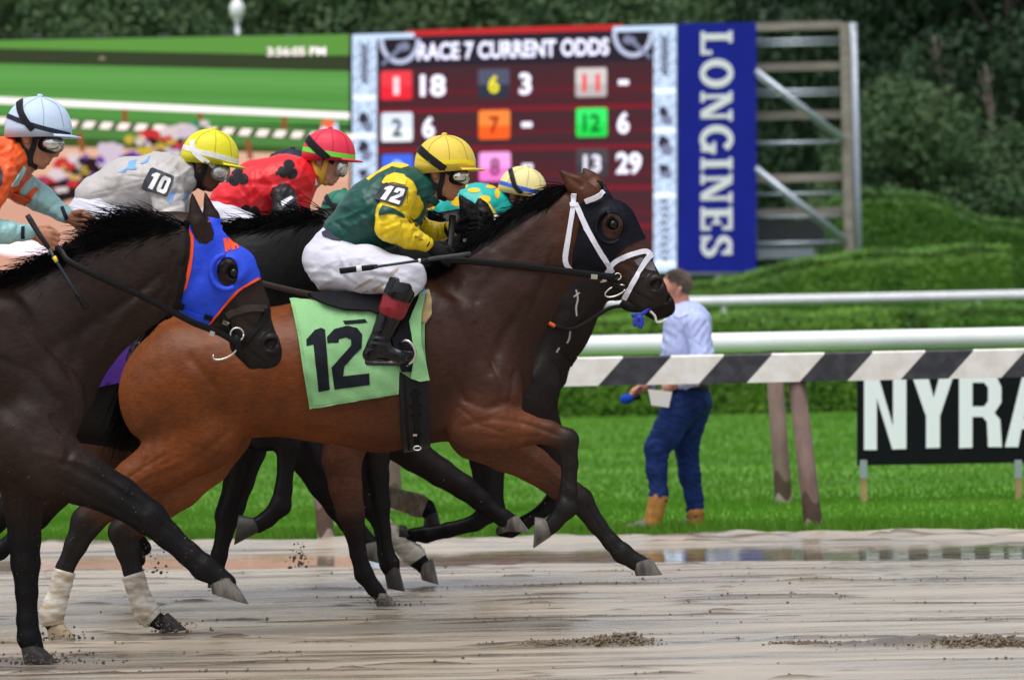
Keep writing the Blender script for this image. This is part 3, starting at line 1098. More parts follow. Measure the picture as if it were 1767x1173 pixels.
# ---- blue banner, lettering reading downwards
bn = thing('banner', 'tall royal blue advertising banner with white serif letters reading downwards', 'banner', (float(P(1238, 600, bd(1238))[0]), float(bd(1238)), 0))
M_banner = mat('blue_banner_vinyl', (.010, .019, .29), .6, .12, nscale=1.2, namp=.08, bump=.01, bscale=1.5)
M_letter = mat('white_banner_letter', (.80, .83, .88), .5, .4)
body_box(bd, 1170, 1305, (41, 39), 469, .06, bn, 'cloth', M_banner)
U = {'L': (.82, [('r', .08, 0, .31, 1), ('r', 0, 0, .78, .13), ('r', 0, .87, .40, 1), ('r', .66, 0, .80, .36)]),
     'O': (1.0, [('o', .5, .5, .5, .53, .26)]),
     'N': (1.02, [('r', .10, 0, .24, 1), ('r', .78, 0, .92, 1), ('p', [(.05, 1), (.34, 1), (.93, 0), (.66, 0)]), ('r', 0, 0, .36, .12), ('r', 0, .88, .28, 1), ('r', .64, .88, 1.02, 1)]),
     'G': (1.0, [('a', .5, .5, .5, .53, .26, 40, 350), ('r', .58, .36, 1.0, .48), ('r', .74, .02, .92, .44)]),
     'I': (.42, [('r', .09, 0, .33, 1), ('r', 0, 0, .42, .12), ('r', 0, .88, .42, 1)]),
     'E': (.82, [('r', .08, 0, .32, 1), ('r', 0, 0, .78, .13), ('r', 0, .87, .78, 1), ('r', .28, .44, .58, .56), ('r', .66, 0, .80, .32), ('r', .66, .68, .80, 1), ('r', .5, .34, .60, .66)]),
     'S': (.78, [('a', .39, .73, .36, .27, .22, 20, 270), ('a', .39, .27, .38, .27, .22, -160, 90), ('r', .58, .66, .70, 1), ('r', .04, 0, .16, .34)])}


def letter(ch, ax, ay, ux, uy, parent, m, base_lift, dep):
    """ch drawn with its baseline corner at pixel (ax, ay); ux / uy pixel vectors of its width and height unit"""
    mb = MB()
    k = 0

    def put(pts, lift):
        pts = np.array(pts, float)
        q = np.array((ax, ay)) + pts[:, :1] * ux + pts[:, 1:] * uy
        area = np.sum(q[:, 0] * np.roll(q[:, 1], -1) - q[:, 1] * np.roll(q[:, 0], -1))
        if area > 0:
            q = q[::-1]
        mb.add(P(q[:, 0], q[:, 1], dep(q[:, 0]) - lift), [list(range(len(q)))])
    for s in U[ch][1]:
        lift = base_lift + .004 * k
        k += 1
        if s[0] == 'r':
            put([(s[1], s[2]), (s[3], s[2]), (s[3], s[4]), (s[1], s[4])], lift)
        elif s[0] == 'p':
            put(s[1], lift)
        else:
            _, cx, cy, rx, ry, w = s[:6]
            a0, a1 = (s[6], s[7]) if s[0] == 'a' else (0, 360)
            a = np.radians(np.linspace(a0, a1, 29))
            for i in range(28):
                th = lambda q: (w * (.62 + .38 * abs(math.cos(q))))
                o1, o2 = [(cx + rx * math.cos(q), cy + ry * math.sin(q)) for q in (a[i], a[i + 1])]
                i1, i2 = [(cx + (rx - th(q)) * math.cos(q), cy + (ry - th(q)) * math.sin(q)) for q in (a[i], a[i + 1])]
                put([o1, o2, i2, i1], lift)
    return mb.build('letter', m, parent, smooth=False)


y = 55.
for ch in 'LONGINES':
    wpx = U[ch][0] * 50.0
    letter(ch, 1209, y, V(0, 50.0), V(55., -1.2), bn, M_letter, .02, bd)
    y += wpx + 6.5
for px in (1185, 1240, 1292):
    q = P(px, 474, bd(px))
    m = MB()
    m.bar((q[0], q[1] + .12, -.02), (q[0], q[1] + .12, q[2]), .13, .1)
    m.build('leg', M_steel, bn, smooth=False)
m = MB()
q0, q1 = P(1160, 471, bd(1160)), P(1310, 468, bd(1310))
m.bar(q0 + V(0, .1, 0), q1 + V(0, .1, 0), .1, .11)
m.build('bottom_rail', M_steel, bn, smooth=False)

# ---- scaffold
sf = thing('scaffold', 'open scaffold of grey steel tubes and weathered planks right of the blue banner', 'scaffold', (float(P(1390, 600, 139)[0]), 139., 0))


def beam(name, pts, w, mt, D0=138.6, D1=None):
    (x0, y0), (x1, y1) = pts
    m = MB()
    a, b_ = P(x0, y0, D0), P(x1, y1, D0 if D1 is None else D1)
    px = D0 / F
    if mt is M_steel:
        m.tube([a, b_], w * px / 2, 10)
    else:
        m.bar(a, b_, .2, w * px, up=(0, 0, 1) if abs(x1 - x0) > abs(y1 - y0) else (1, 0, 0))
    return m.build(name, mt, sf, smooth=mt is M_steel)


for y0, y1 in ((47, 44), (117, 114), (201, 197), (309, 305), (369, 364)):
    beam('plank', ((1300, y0), (1452, y1)), 14, M_plank, 138.9)
for y0, y1, w in ((71, 67, 7), (79, 76, 7), (158, 155, 8), (166, 163, 7), (248, 245, 10), (336, 333, 7), (421, 418, 9), (375, 373, 6)):
    beam('tube', ((1300, y0), (1462, y1)), w * .72, M_steel, 138.6)
for a, b_ in (((1304, 122), (1455, 240)), ((1304, 290), (1460, 415))):
    beam('brace', (a, b_), 11, M_steel, 138.3)
    beam('brace', ((a[0], a[1] + 8), (b_[0], b_[1] + 8)), 6, M_steel, 139.6)
for nm, px, w, mt, D in (('upright', 1457, 16, M_plank, 138.5), ('upright', 1470, 8, M_steel, 138.7), ('upright', 1475, 7, M_steel, 139.8)):
    a = P(px, 40, D)
    m = MB()
    m.tube([(a[0], D, a[2]), (a[0] + .02, D, -.02)], w * D / F / 2, 10) if mt is M_steel else m.bar((a[0], D, a[2]), (a[0], D, -.02), w * D / F, .2, up=(0, 1, 0))
    m.build(nm, mt, sf, smooth=mt is M_steel)
beam('tube', ((1452, 42), (1476, 50)), 8, M_steel, 138.9)
beam('tube', ((1466, 232), (1478, 250)), 7, M_steel, 138.9)
m = MB()
q0, q1 = P(1306, 430, 141), P(1420, 380, 141)
m.box((q0[0], 140.2, q0[2]), (q1[0], 141.2, q1[2]))
m.build('equipment_box', mat('grey_equipment_case', (.05, .055, .06), .5), sf, smooth=False)
m = MB()
q0, q1 = P(1306, 447, 140.), P(1402, 428, 140.)
m.box((q0[0], 139.2, q0[2]), (q1[0], 140., q1[2]))
m.build('deck_panel', M_steel, sf, smooth=False)

# ================================================================== advertising board on stakes
sg = thing('sign_board', 'black sign board with tall white capital letters NYRA on wooden stakes', 'sign board', (float(P(1660, 700, 44.3)[0]), 44.3, 0))
ND = 44.3
M_sign = mat('black_sign_face', (.005, .006, .008), .5, .12)
M_signw = mat('white_sign_letter', (.86, .87, .95), .5, .4)
c = [P(1479, 803, ND), P(1880, 796, ND), P(1880, 638, ND), P(1479, 645, ND)]
m = MB()
c = np.array(c)
k_ = c + V(0, .04, 0)
m.add(np.concatenate([c, k_]), [[0, 1, 2, 3], [7, 6, 5, 4], [1, 0, 4, 5], [2, 1, 5, 6], [3, 2, 6, 7], [0, 3, 7, 4]])
m.build('panel', M_sign, sg, smooth=False)


def cdt_poly(outer, holes=()):
    loops = [outer] + list(holes)
    pts, ed = [], []
    for lp in loops:
        n0 = len(pts)
        pts += [Vector((float(a), float(b))) for a, b in lp]
        ed += [(n0 + i, n0 + (i + 1) % len(lp)) for i in range(len(lp))]
    r = delaunay_2d_cdt(pts, ed, [], 0, 1e-5)
    v = np.array([tuple(q) for q in r[0]])
    f = np.array([list(q) for q in r[2]])
    c = v[f].mean(1)
    k = inside(c, np.array(outer, float))
    for h in holes:
        k &= ~inside(c, np.array(h, float))
    return v, f[k].tolist()


NY = [('N', [(1491, 643), (1514, 643), (1541, 735), (1541, 643), (1564, 643), (1564, 774), (1540, 775), (1513, 687), (1513, 776), (1491, 776)], []),
      ('Y', [(1572, 643), (1600, 643), (1611, 686), (1623, 643), (1647, 643), (1622, 718), (1622, 772), (1598, 773), (1598, 718)], []),
      ('R', [(1655, 643), (1700, 643), (1720, 650), (1728, 668), (1728, 694), (1716, 712), (1726, 724), (1729, 771), (1705, 771), (1703, 728), (1696, 719), (1678, 719), (1678, 772), (1655, 773)], [[(1678, 660), (1698, 660), (1705, 668), (1705, 692), (1698, 701), (1678, 701)]]),
      ('A', [(1734, 771), (1766, 641), (1793, 641), (1823, 769), (1800, 769), (1795, 740), (1763, 740), (1757, 771)], [[(1767, 722), (1791, 722), (1779, 672)]])]
for ch, o_, h_ in NY:
    v2, f2 = cdt_poly(o_, h_)
    mk('letter', P(v2[:, 0], v2[:, 1], ND - .006), f2, M_signw, sg, smooth=False)
M_stake = mat('stake_wood', (.36, .24, .12), .8, .2, nscale=10, namp=.2)
for px in (1490, 1757, 1870):
    a = P(px, 800, ND)
    m = MB()
    m.bar((a[0], ND + .02, -.03), (a[0], ND + .02, a[2] - .09), .045, .045)
    m.build('stake', M_stake, sg, smooth=False)
    m = MB()
    m.bar((a[0], ND + .02, a[2] - .11), (a[0], ND + .02, a[2] + .03), .055, .052)
    m.build('bracket', M_steel, sg, smooth=False)

# ================================================================== smooth solid bodies
def to_px(v):
    d = (np.asarray(v, float) - CPOS) @ CMN
    return np.stack([CX - F * d[:, 0] / d[:, 2], CY + F * d[:, 1] / d[:, 2]], -1)


class Field:
    """blended solid of tapered round limbs, meshed as ONE continuous surface"""

    def __init__(self, vox, hard=False, sigma=.03):
        self.p, self.vox, self.hard, self.sigma, self.grooves, self.fold = [], vox, hard, sigma, [], None

    def cap(self, a, b, ra, rb, s=1., sb=None, k=.03, ca=(.5, .5, .5), cb=None, op='+'):
        self.p.append((np.array(a, float), np.array(b, float), ra, rb, s, s if sb is None else sb, k, np.array(ca, float), np.array(ca if cb is None else cb, float), op))

    @staticmethod
    def dist(pr, X, Y, Z, want_t=False):
        a, b, ra, rb, sa, sb = pr[:6]
        d = b - a
        L = d @ d
        if L < 1e-12:
            t = np.zeros_like(X + Y + Z)
        else:
            t = np.clip(((X - a[0]) * d[0] + (Y - a[1]) * d[1] + (Z - a[2]) * d[2]) / L, 0, 1)
        s = sa + (sb - sa) * t
        q = np.sqrt((X - a[0] - d[0] * t) ** 2 + ((Y - a[1] - d[1] * t) / s) ** 2 + (Z - a[2] - d[2] * t) ** 2) - (ra + (rb - ra) * t)
        return (q, t) if want_t else q

    def mesh(self):
        h = self.vox
        lo = np.min([np.minimum(q[0] - max(q[2], 0) * max(1, q[4]), q[1] - q[3] * max(1, q[5])) for q in self.p if q[9] == '+'], 0) - 3 * h
        hi = np.max([np.maximum(q[0] + q[2] * max(1, q[4]), q[1] + q[3] * max(1, q[5])) for q in self.p if q[9] == '+'], 0) + 3 * h
        n = np.ceil((hi - lo) / h).astype(int) + 1
        D = np.full(n, 9., np.float32)
        ax = [(lo[i] + h * np.arange(n[i])).astype(np.float32) for i in range(3)]
        for q in self.p:
            a, b, ra, rb, sa, sb, k = q[:7]
            R_ = max(ra, rb)
            pad = V(R_, R_ * max(sa, sb), R_) + k + 3 * h
            i0 = np.maximum(0, np.floor((np.minimum(a, b) - pad - lo) / h).astype(int))
            i1 = np.minimum(n, np.ceil((np.maximum(a, b) + pad - lo) / h).astype(int) + 1)
            if (i1 <= i0).any():
                continue
            sl = tuple(slice(u, w) for u, w in zip(i0, i1))
            d = self.dist(q, ax[0][sl[0]][:, None, None], ax[1][sl[1]][None, :, None], ax[2][sl[2]][None, None, :])
            B = D[sl]
            if q[9] == '+':
                e = np.maximum(k - np.abs(B - d), 0) / k
                D[sl] = np.minimum(B, d) - e * e * k * .25
            else:
                e = np.maximum(k - np.abs(B + d), 0) / k
                D[sl] = np.maximum(B, -d) + e * e * k * .25
        S = D < 0
        c = np.zeros(n - 1, np.int8)
        for dx in (0, 1):
            for dy in (0, 1):
                for dz in (0, 1):
                    c += S[dx:n[0] - 1 + dx, dy:n[1] - 1 + dy, dz:n[2] - 1 + dz]
        act = np.argwhere((c > 0) & (c < 8))
        ids = np.full(n - 1, -1, np.int32)
        ids[tuple(act.T)] = np.arange(len(act))
        acc = np.zeros((len(act), 3))
        cnt = np.zeros(len(act))
        cor = [(x, y, z) for x in (0, 1) for y in (0, 1) for z in (0, 1)]
        val = {o: D[act[:, 0] + o[0], act[:, 1] + o[1], act[:, 2] + o[2]].astype(float) for o in cor}
        for o in cor:
            for axq in range(3):
                if o[axq] == 0:
                    o2 = tuple(1 if i == axq else o[i] for i in range(3))
                    v0, v1 = val[o], val[o2]
                    m = (v0 < 0) != (v1 < 0)
                    t = np.where(m, v0 / np.where(m, v0 - v1, 1), 0)
                    p = np.array(o, float)[None] + np.eye(3)[axq][None] * t[:, None]
                    acc += p * m[:, None]
                    cnt += m
        vert = lo + h * (act + acc / cnt[:, None])
        quads = []
        for axq in range(3):
            o1, o2 = [i for i in range(3) if i != axq]
            s0 = [slice(None)] * 3
            s1 = [slice(None)] * 3
            s0[axq], s1[axq] = slice(0, -1), slice(1, None)
            A, Bq = S[tuple(s0)], S[tuple(s1)]
            e = np.argwhere(A != Bq)
            e = e[(e[:, o1] > 0) & (e[:, o2] > 0) & (e[:, o1] < n[o1] - 1) & (e[:, o2] < n[o2] - 1)]
            ins = A[tuple(e.T)]
            q = []
            for u, w in ((-1, -1), (0, -1), (0, 0), (-1, 0)):
                g = e.copy()
                g[:, o1] += u
                g[:, o2] += w
                q.append(ids[tuple(g.T)])
            q = np.stack(q, -1)
            flip = ins if axq != 1 else ~ins
            q[~flip] = q[~flip][:, ::-1]
            quads.append(q)
        quads = np.concatenate(quads)
        quads = quads[(quads >= 0).all(1)]
        # two rounds of smoothing that keep the volume
        for lam in (.5, -.52):
            s = np.zeros_like(vert)
            w = np.zeros(len(vert))
            for i in range(4):
                j = (i + 1) % 4
                np.add.at(s, quads[:, i], vert[quads[:, j]])
                np.add.at(s, quads[:, j], vert[quads[:, i]])
                np.add.at(w, quads[:, i], 1)
                np.add.at(w, quads[:, j], 1)
            vert = vert + lam * (s / np.maximum(w, 1)[:, None] - vert)
        nrm = self.normals(vert, quads)
        if self.grooves:
            px = to_px(vert)
            for pts, wd, dep, side in self.grooves:
                pts = np.array(pts, float)
                best = np.full(len(vert), 1e9)
                for a, b in zip(pts[:-1], pts[1:]):
                    d = b - a
                    t = np.clip(((px - a) @ d) / max(d @ d, 1e-9), 0, 1)
                    best = np.minimum(best, np.linalg.norm(px - a - t[:, None] * d, axis=1))
                g = np.exp(-(best / wd) ** 2) * np.clip(-nrm[:, 1] * 1.6 if side < 0 else np.abs(nrm[:, 1]) * 1.6, 0, 1)
                vert = vert - nrm * (g * dep)[:, None]
        if self.fold is not None:
            vert = vert + nrm * self.fold(to_px(vert), nrm)[:, None]
        # colour
        dm = np.full(len(vert), 9.)
        if self.hard:
            col = np.zeros((len(vert), 3))
            for q in self.p:
                if q[9] == '-':
                    continue
                d, t = self.dist(q, vert[:, 0], vert[:, 1], vert[:, 2], True)
                m = d < dm
                dm = np.where(m, d, dm)
                cc = q[7] + (q[8] - q[7]) * t[:, None]
                col[m] = cc[m]
        else:
            num = np.zeros((len(vert), 3))
            den = np.full(len(vert), 1e-12)
            for q in self.p:
                if q[9] == '-':
                    continue
                d, t = self.dist(q, vert[:, 0], vert[:, 1], vert[:, 2], True)
                w = np.exp(-np.clip(d, -.02, 1) / self.sigma)
                num += w[:, None] * (q[7] + (q[8] - q[7]) * t[:, None])
                den += w
            col = num / den[:, None]
        self.v, self.q, self.c = vert, quads, col
        return vert, quads, col

    @staticmethod
    def normals(v, q):
        fn = np.cross(v[q[:, 2]] - v[q[:, 0]], v[q[:, 3]] - v[q[:, 1]])
        n = np.zeros_like(v)
        for i in range(4):
            np.add.at(n, q[:, i], fn)
        return n / (np.linalg.norm(n, axis=1)[:, None] + 1e-12)

    def build(self, name, m, parent=None, loc=None):
        v, q, c = self.mesh()
        return mk(name, v, q, m, parent, loc, cols=c)

    def bvh(self):
        return BVHTree.FromPolygons(self.v.tolist(), self.q.tolist())


def dense(loop, step):
    out = []
    loop = [np.array(p, float) for p in loop]
    for a, b in zip(loop, loop[1:] + loop[:1]):
        n = max(1, int(round(np.linalg.norm(b - a) / step)))
        out += [a + (b - a) * i / n for i in range(n)]
    return np.array(out)


def decal(name, outer, bvh, D, m, parent, holes=(), lift=.004, thick=.005, step=4., side=-1, smooth=0, wrinkle=None):
    """a thin piece of cloth / leather / paint cut to an outline and laid on a surface (side -1 the track side, +1 the far side)"""
    loops = [dense(outer, step)] + [dense(h, step) for h in holes]
    lo, hi = loops[0].min(0), loops[0].max(0)
    gx, gy = np.meshgrid(np.arange(lo[0] + step / 2, hi[0], step), np.arange(lo[1] + step / 2, hi[1], step), indexing='ij')
    g = np.stack([gx.ravel(), gy.ravel()], -1)
    if len(g):
        k = inside(g, loops[0])
        for h in loops[1:]:
            k &= ~inside(g, h)
        allb = np.concatenate(loops)
        g = g[k]
        if len(g):
            dd = np.min(np.linalg.norm(g[:, None] - allb[None], axis=2), axis=1)
            g = g[dd > step * .45]
    pts, ed = [], []
    for lp in loops:
        n0 = len(pts)
        pts += [Vector((float(a), float(b))) for a, b in lp]
        ed += [(n0 + i, n0 + (i + 1) % len(lp)) for i in range(len(lp))]
    pts += [Vector((float(a), float(b))) for a, b in g]
    r = delaunay_2d_cdt(pts, ed, [], 0, 1e-4)
    uv = np.array([tuple(q) for q in r[0]])
    tri = np.array([list(f) for f in r[2]])
    cen = uv[tri].mean(1)
    kp = inside(cen, loops[0])
    for h in loops[1:]:
        kp &= ~inside(cen, h)
    tri = tri[kp]
    W0 = P(uv[:, 0], uv[:, 1], D)
    if side > 0:
        W1 = P(uv[:, 0], uv[:, 1], D + 2.5)
    pos, nor, hit = np.zeros_like(W0), np.zeros_like(W0), np.zeros(len(W0), bool)
    for i in range(len(W0)):
        if side < 0:
            o = CPOS
            d = W0[i] - CPOS
        else:
            o = W1[i]
            d = CPOS - W1[i]
        d = d / np.linalg.norm(d)
        h = bvh.ray_cast(Vector(o), Vector(d))
        if h[0] is None:
            h = bvh.find_nearest(Vector(W0[i] + V(0, .01 * side, 0)))
        else:
            hit[i] = True
        pos[i], nn = h[0], np.array(h[1])
        if nn @ d > 0 and hit[i]:
            nn = -nn
        nor[i] = nn
    for _ in range(smooth):
        s, w = np.zeros_like(pos), np.zeros(len(pos))
        sn = np.zeros_like(nor)
        for i, j in ((0, 1), (1, 2), (2, 0)):
            for a, b in ((i, j), (j, i)):
                np.add.at(s, tri[:, a], pos[tri[:, b]])
                np.add.at(sn, tri[:, a], nor[tri[:, b]])
                np.add.at(w, tri[:, a], 1)
        t_ = s / w[:, None]
        pos[:, 1] = np.where(side < 0, np.minimum(pos[:, 1], .4 * pos[:, 1] + .6 * t_[:, 1]), np.maximum(pos[:, 1], .4 * pos[:, 1] + .6 * t_[:, 1]))
        nor = nor * .4 + .6 * sn / w[:, None]
        nor /= np.linalg.norm(nor, axis=1)[:, None] + 1e-9
    top = pos + nor * lift
    if wrinkle is not None:
        top = top + nor * wrinkle(uv)[:, None]
    bot = top - nor * thick
    a, b, c = top[tri[:, 0]], top[tri[:, 1]], top[tri[:, 2]]
    fn = np.cross(b - a, c - a)
    flip = np.sum(fn * (nor[tri[:, 0]] + nor[tri[:, 1]] + nor[tri[:, 2]]), 1) < 0
    tri[flip] = tri[flip][:, ::-1]
    cnt = {}
    for f in tri:
        for i in range(3):
            e = (int(f[i]), int(f[(i + 1) % 3]))
            cnt[e] = 1
    n0 = len(top)
    faces = tri.tolist()
    for (i, j) in cnt:
        if (j, i) not in cnt:
            faces.append([j + n0, i + n0, i + 2 * n0, j + 2 * n0])
    o = mk(name, np.concatenate([top, top, bot]), faces, m, parent)
    LAST.clear()
    LAST.append(BVHTree.FromPolygons(top.tolist(), tri.tolist()))
    return o


LAST = []


def path_poly(pts, w0, w1=None, n=None):
    pts = catmull(pts, n or max(3, int(np.sum(np.linalg.norm(np.diff(np.array(pts, float), axis=0), axis=1)) / 4)))
    tg = np.gradient(pts, axis=0)
    tg /= np.linalg.norm(tg, axis=1)[:, None]
    nn = np.stack([-tg[:, 1], tg[:, 0]], -1)
    w = np.linspace(w0, w0 if w1 is None else w1, len(pts))[:, None] / 2
    return [tuple(p) for p in np.concatenate([pts + nn * w, (pts - nn * w)[::-1]])]


def strap(name, pts, w, bvh, D, m, parent, lift=.005, thick=.006, side=-1, step=3.5):
    return decal(name, path_poly(pts, w), bvh, D, m, parent, lift=lift, thick=thick, step=step, side=side)


def hair(name, roots, dirs, length, m, parent, droop=.3, rad=.0022, jit=.25, seg=6, curl=.06, seed=1):
    """strands of hair, tapered"""
    r = np.random.default_rng(seed)
    n = len(roots)
    length = np.broadcast_to(length, (n,)) * r.uniform(.55, 1.1, n)
    d = dirs / (np.linalg.norm(dirs, axis=1)[:, None] + 1e-9)
    d = d + r.normal(size=(n, 3)) * jit * V(1, .6, 1)
    ph = r.uniform(0, 6.28, (n, 2))
    t = np.linspace(0, 1, seg)
    pts = roots[:, None] + d[:, None] * (length[:, None, None] * t[None, :, None])
    pts[:, :, 2] -= droop * length[:, None] * t[None] ** 2
    w = curl * length[:, None] * t[None] ** 1.5
    pts[:, :, 0] += w * np.sin(4 * t[None] + ph[:, :1])
    pts[:, :, 2] += w * np.cos(3.5 * t[None] + ph[:, 1:])
    rr = rad * (1 - t ** 2 * .85)
    tg = np.gradient(pts, axis=1)
    tg /= np.linalg.norm(tg, axis=2)[..., None] + 1e-9
    s = np.cross(tg, V(0, 1, 0.1))
    s /= np.linalg.norm(s, axis=2)[..., None] + 1e-9
    u = np.cross(s, tg)
    ring = [pts + rr[None, :, None] * (math.cos(a) * s + math.sin(a) * u) for a in (0, 2.094, 4.189)]
    v = np.stack(ring, 2)
    idx = np.arange(n * seg * 3).reshape(n, seg, 3)
    f = []
    for j in range(3):
        k = (j + 1) % 3
        f.append(np.stack([idx[:, :-1, j], idx[:, 1:, j], idx[:, 1:, k], idx[:, :-1, k]], -1).reshape(-1, 4))
    return mk(name, v.reshape(-1, 3), np.concatenate(f), m, parent)


# ================================================================== horses
M_coat = mat('horse_coat', attr=True, rough=.5, gloss=(.022, .40), nscale=5, namp=.24, fine=.22, bump=.0030, bscale=22, stretch=(1, 1, 1.2), rvar=.09)
M_coat_dark = mat('horse_coat_dark', attr=True, rough=.5, gloss=(.016, .40), nscale=6, namp=.26, fine=.25, bump=.0030, bscale=22, rvar=.1)
M_hair = mat('horse_hair', (.0045, .0038, .0040), .5, 0, gloss=(.010, .4))
M_hoof = mat('hoof_horn', (.15, .135, .115), .55, .3, nscale=30, col2=(.055, .05, .048), stretch=(1, 1, .25), bump=.001, bscale=120)
M_hoofdk = mat('dark_hoof_horn', (.030, .028, .027), .5, .3, nscale=30, namp=.3, bump=.001, bscale=90)
M_hoofpale = mat('pale_hoof_horn', (.36, .28, .19), .55, .3, nscale=25, namp=.2)
M_eye = mat('horse_eye', (.0025, .002, .002), .10, .30)
M_leather = mat('black_leather', (.007, .0065, .0065), .4, .22, gloss=(.015, .35), nscale=60, namp=.2, bump=.0006, bscale=250)
M_leather_br = mat('brown_leather', (.030, .018, .014), .4, .4, nscale=60, namp=.2)
M_metal = mat('bit_metal', (.62, .60, .56), .22, .5, 1.)
M_bandage = mat('leg_bandage', (.62, .60, .56), .9, .2, nscale=14, col2=(.36, .29, .20), bump=.003, bscale=70, stretch=(1, 1, 3))
M_bandage_mud = mat('muddy_leg_bandage', (.17, .125, .085), .85, .2, nscale=16, col2=(.30, .25, .19), bump=.003, bscale=70, stretch=(2.5, 1, 1))

HOR = lambda x: 618 - .02 * (x - 883)


class Horse:
    def __init__(self, D, x0=915., s=None, y_shift=0.):
        self.D, self.x0, self.s, self.ys = D, x0, (25. / D if s is None else s), y_shift
        self.k = D / F

    def tf(self, p):
        x, y = p[0], p[1]
        X = self.x0 + self.s * (x - 915)
        return (X, HOR(X) + self.s * (y - HOR(x)) + self.ys)

    def T(self, p, yo=0.):            # template point -> world
        x, y = self.tf(p)
        return P(x, y, self.D + yo)

    def W(self, p, yo=0.):            # photo point -> world
        return P(p[0], p[1], self.D + yo)


def chain(Fd, pts, rads, ss, k, cols):
    for i in range(len(pts) - 1):
        Fd.cap(pts[i], pts[i + 1], rads[i], rads[i + 1], ss[i], ss[i + 1], k, cols[i], cols[i + 1])


def leg(Fd, H, pts, yo, col_top, col_low, n_top, tmpl=False, s=.8, k=.018, y_in=0.):
    """pts = [(x, y, r)] photo pixels from thigh / forearm to pastern"""
    f = H.T if tmpl else H.W
    sc = H.k * (H.s if tmpl else 1)
    m = len(pts)
    w = [f(p, yo + y_in * max(0, 1 - i / 3.)) for i, p in enumerate(pts)]
    r = [p[2] * sc for p in pts]
    cols = []
    for i in range(m):
        t = min(1, max(0, (i - n_top + 1) / 2.))
        cols.append(np.array(col_top) * (1 - t) + np.array(col_low) * t)
    ss = [.62 if i == 0 else s for i in range(m)]
    for i in range(m - 1):
        Fd.cap(w[i], w[i + 1], r[i], r[i + 1], ss[i], ss[i + 1], .035 if i < 1 else k, cols[i], cols[i + 1])


def hoof(H, cb, cf, toe, heel, yo, m, parent, tmpl=False, wid=.052):
    """horn of the foot: coronet back / front, toe and heel in photo pixels"""
    f = H.T if tmpl else H.W
    cb, cf, toe, heel = [f(p, yo) for p in (cb, cf, toe, heel)]
    n = 20
    a = np.linspace(0, 2 * math.pi, n, endpoint=False)
    v = []
    w0 = max(np.linalg.norm(cf - cb) * .52, .03)
    for t, wq in ((-.08, .8), (0, 1.0), (.5, 1.08), (.94, 1.14), (1, 1.10)):
        A, B = cb + (heel - cb) * t, cf + (toe - cf) * t
        c, hx = (A + B) / 2, (B - A) / 2
        v.append(c + np.cos(a)[:, None] * hx * (1 if t > -.01 else .9) + np.sin(a)[:, None] * V(0, 1, 0) * (w0 * .92 * wq) * (1 + .12 * np.cos(a)[:, None]))
    f_ = []
    for i in range(4):
        for j in range(n):
            k = (j + 1) % n
            f_.append([i * n + j, i * n + k, (i + 1) * n + k, (i + 1) * n + j])
    v.append(((heel + toe) / 2 - (heel + toe - cb - cf) * .03)[None])
    f_ += [[4 * n + j, 4 * n + (j + 1) % n, 5 * n] for j in range(n)]
    f_.append(list(range(n)))
    o = mk('hoof', np.concatenate(v), f_, m, parent)
    return o


def wrap(H, pts, yo, m, parent, name='bandage', tmpl=False, sy=.85):
    f = H.T if tmpl else H.W
    sc = H.k * (H.s if tmpl else 1)
    q = catmull([f(p, yo) for p in pts], 22)
    r = np.interp(np.linspace(0, 1, 22), np.linspace(0, 1, len(pts)), [p[2] * sc for p in pts])
    r = r * (1 + .03 * np.sin(np.arange(22) * 2.1) + rng.normal(size=22) * .012)
    mb = MB()
    mb.tube(q, r, 16, 0, sy)
    return mb.build(name, m, parent)


def spatter(Fd, n, ylo, m, parent, seed=1):
    """specks of track mud dried on the coat"""
    r = np.random.default_rng(seed)
    px = to_px(Fd.v)
    ok = np.where((px[:, 1] > ylo) & (px[:, 0] > -60))[0]
    w = ((px[ok, 1] - ylo) / 300.) ** .7
    pick = r.choice(ok, n, p=w / w.sum())
    p = Fd.v[pick] + r.normal(size=(n, 3)) * .002
    t = V((0, 0, 1), (.94, 0, -.33), (-.47, .82, -.33), (-.47, -.82, -.33))
    s = r.uniform(.0012, .0034, (n, 1, 1))
    v = (p[:, None] + t[None] * s).reshape(-1, 3)
    f = (np.array([(0, 1, 2), (0, 2, 3), (0, 3, 1), (1, 3, 2)])[None] + 4 * np.arange(n)[:, None, None]).reshape(-1, 3)
    o = mk('mud_spatter', v, f, m, parent)
    o['kind'] = 'stuff'


def torso(Fd, H, c):
    """c: dict of coat colours: back, belly, front, rump"""
    sc = H.k * H.s
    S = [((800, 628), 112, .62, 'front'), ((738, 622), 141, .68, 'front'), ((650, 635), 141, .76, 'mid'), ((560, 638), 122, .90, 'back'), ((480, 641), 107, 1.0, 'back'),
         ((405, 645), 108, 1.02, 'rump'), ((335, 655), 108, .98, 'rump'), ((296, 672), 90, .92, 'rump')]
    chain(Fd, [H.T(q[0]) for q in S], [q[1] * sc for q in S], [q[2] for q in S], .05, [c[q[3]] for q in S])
    Fd.cap(H.T((812, 655)), H.T((806, 690)), 102 * sc, 74 * sc, .62, .62, .04, c['front'])
    Fd.cap(H.T((745, 522)), H.T((640, 545)), 44 * sc, 40 * sc, .55, .7, .06, c['front'], c['mid'])
    Fd.cap(H.T((380, 560)), H.T((300, 590)), 24 * sc, 24 * sc, 1.2, 1.1, .08, c['rump'])
    for sg in (-1, 1):
        Fd.cap(H.T((775, 560), sg * .12), H.T((850, 690), sg * .135), 52 * sc, 50 * sc, .55, .6, .06, c['front'])
        Fd.cap(H.T((845, 660), sg * .13), H.T((815, 735), sg * .135), 52 * sc, 46 * sc, .62, .65, .05, c['front'])
        Fd.cap(H.T((318, 665), sg * .13), H.T((325, 735), sg * .13), 100 * sc, 70 * sc, .55, .62, .06, c['rump'])


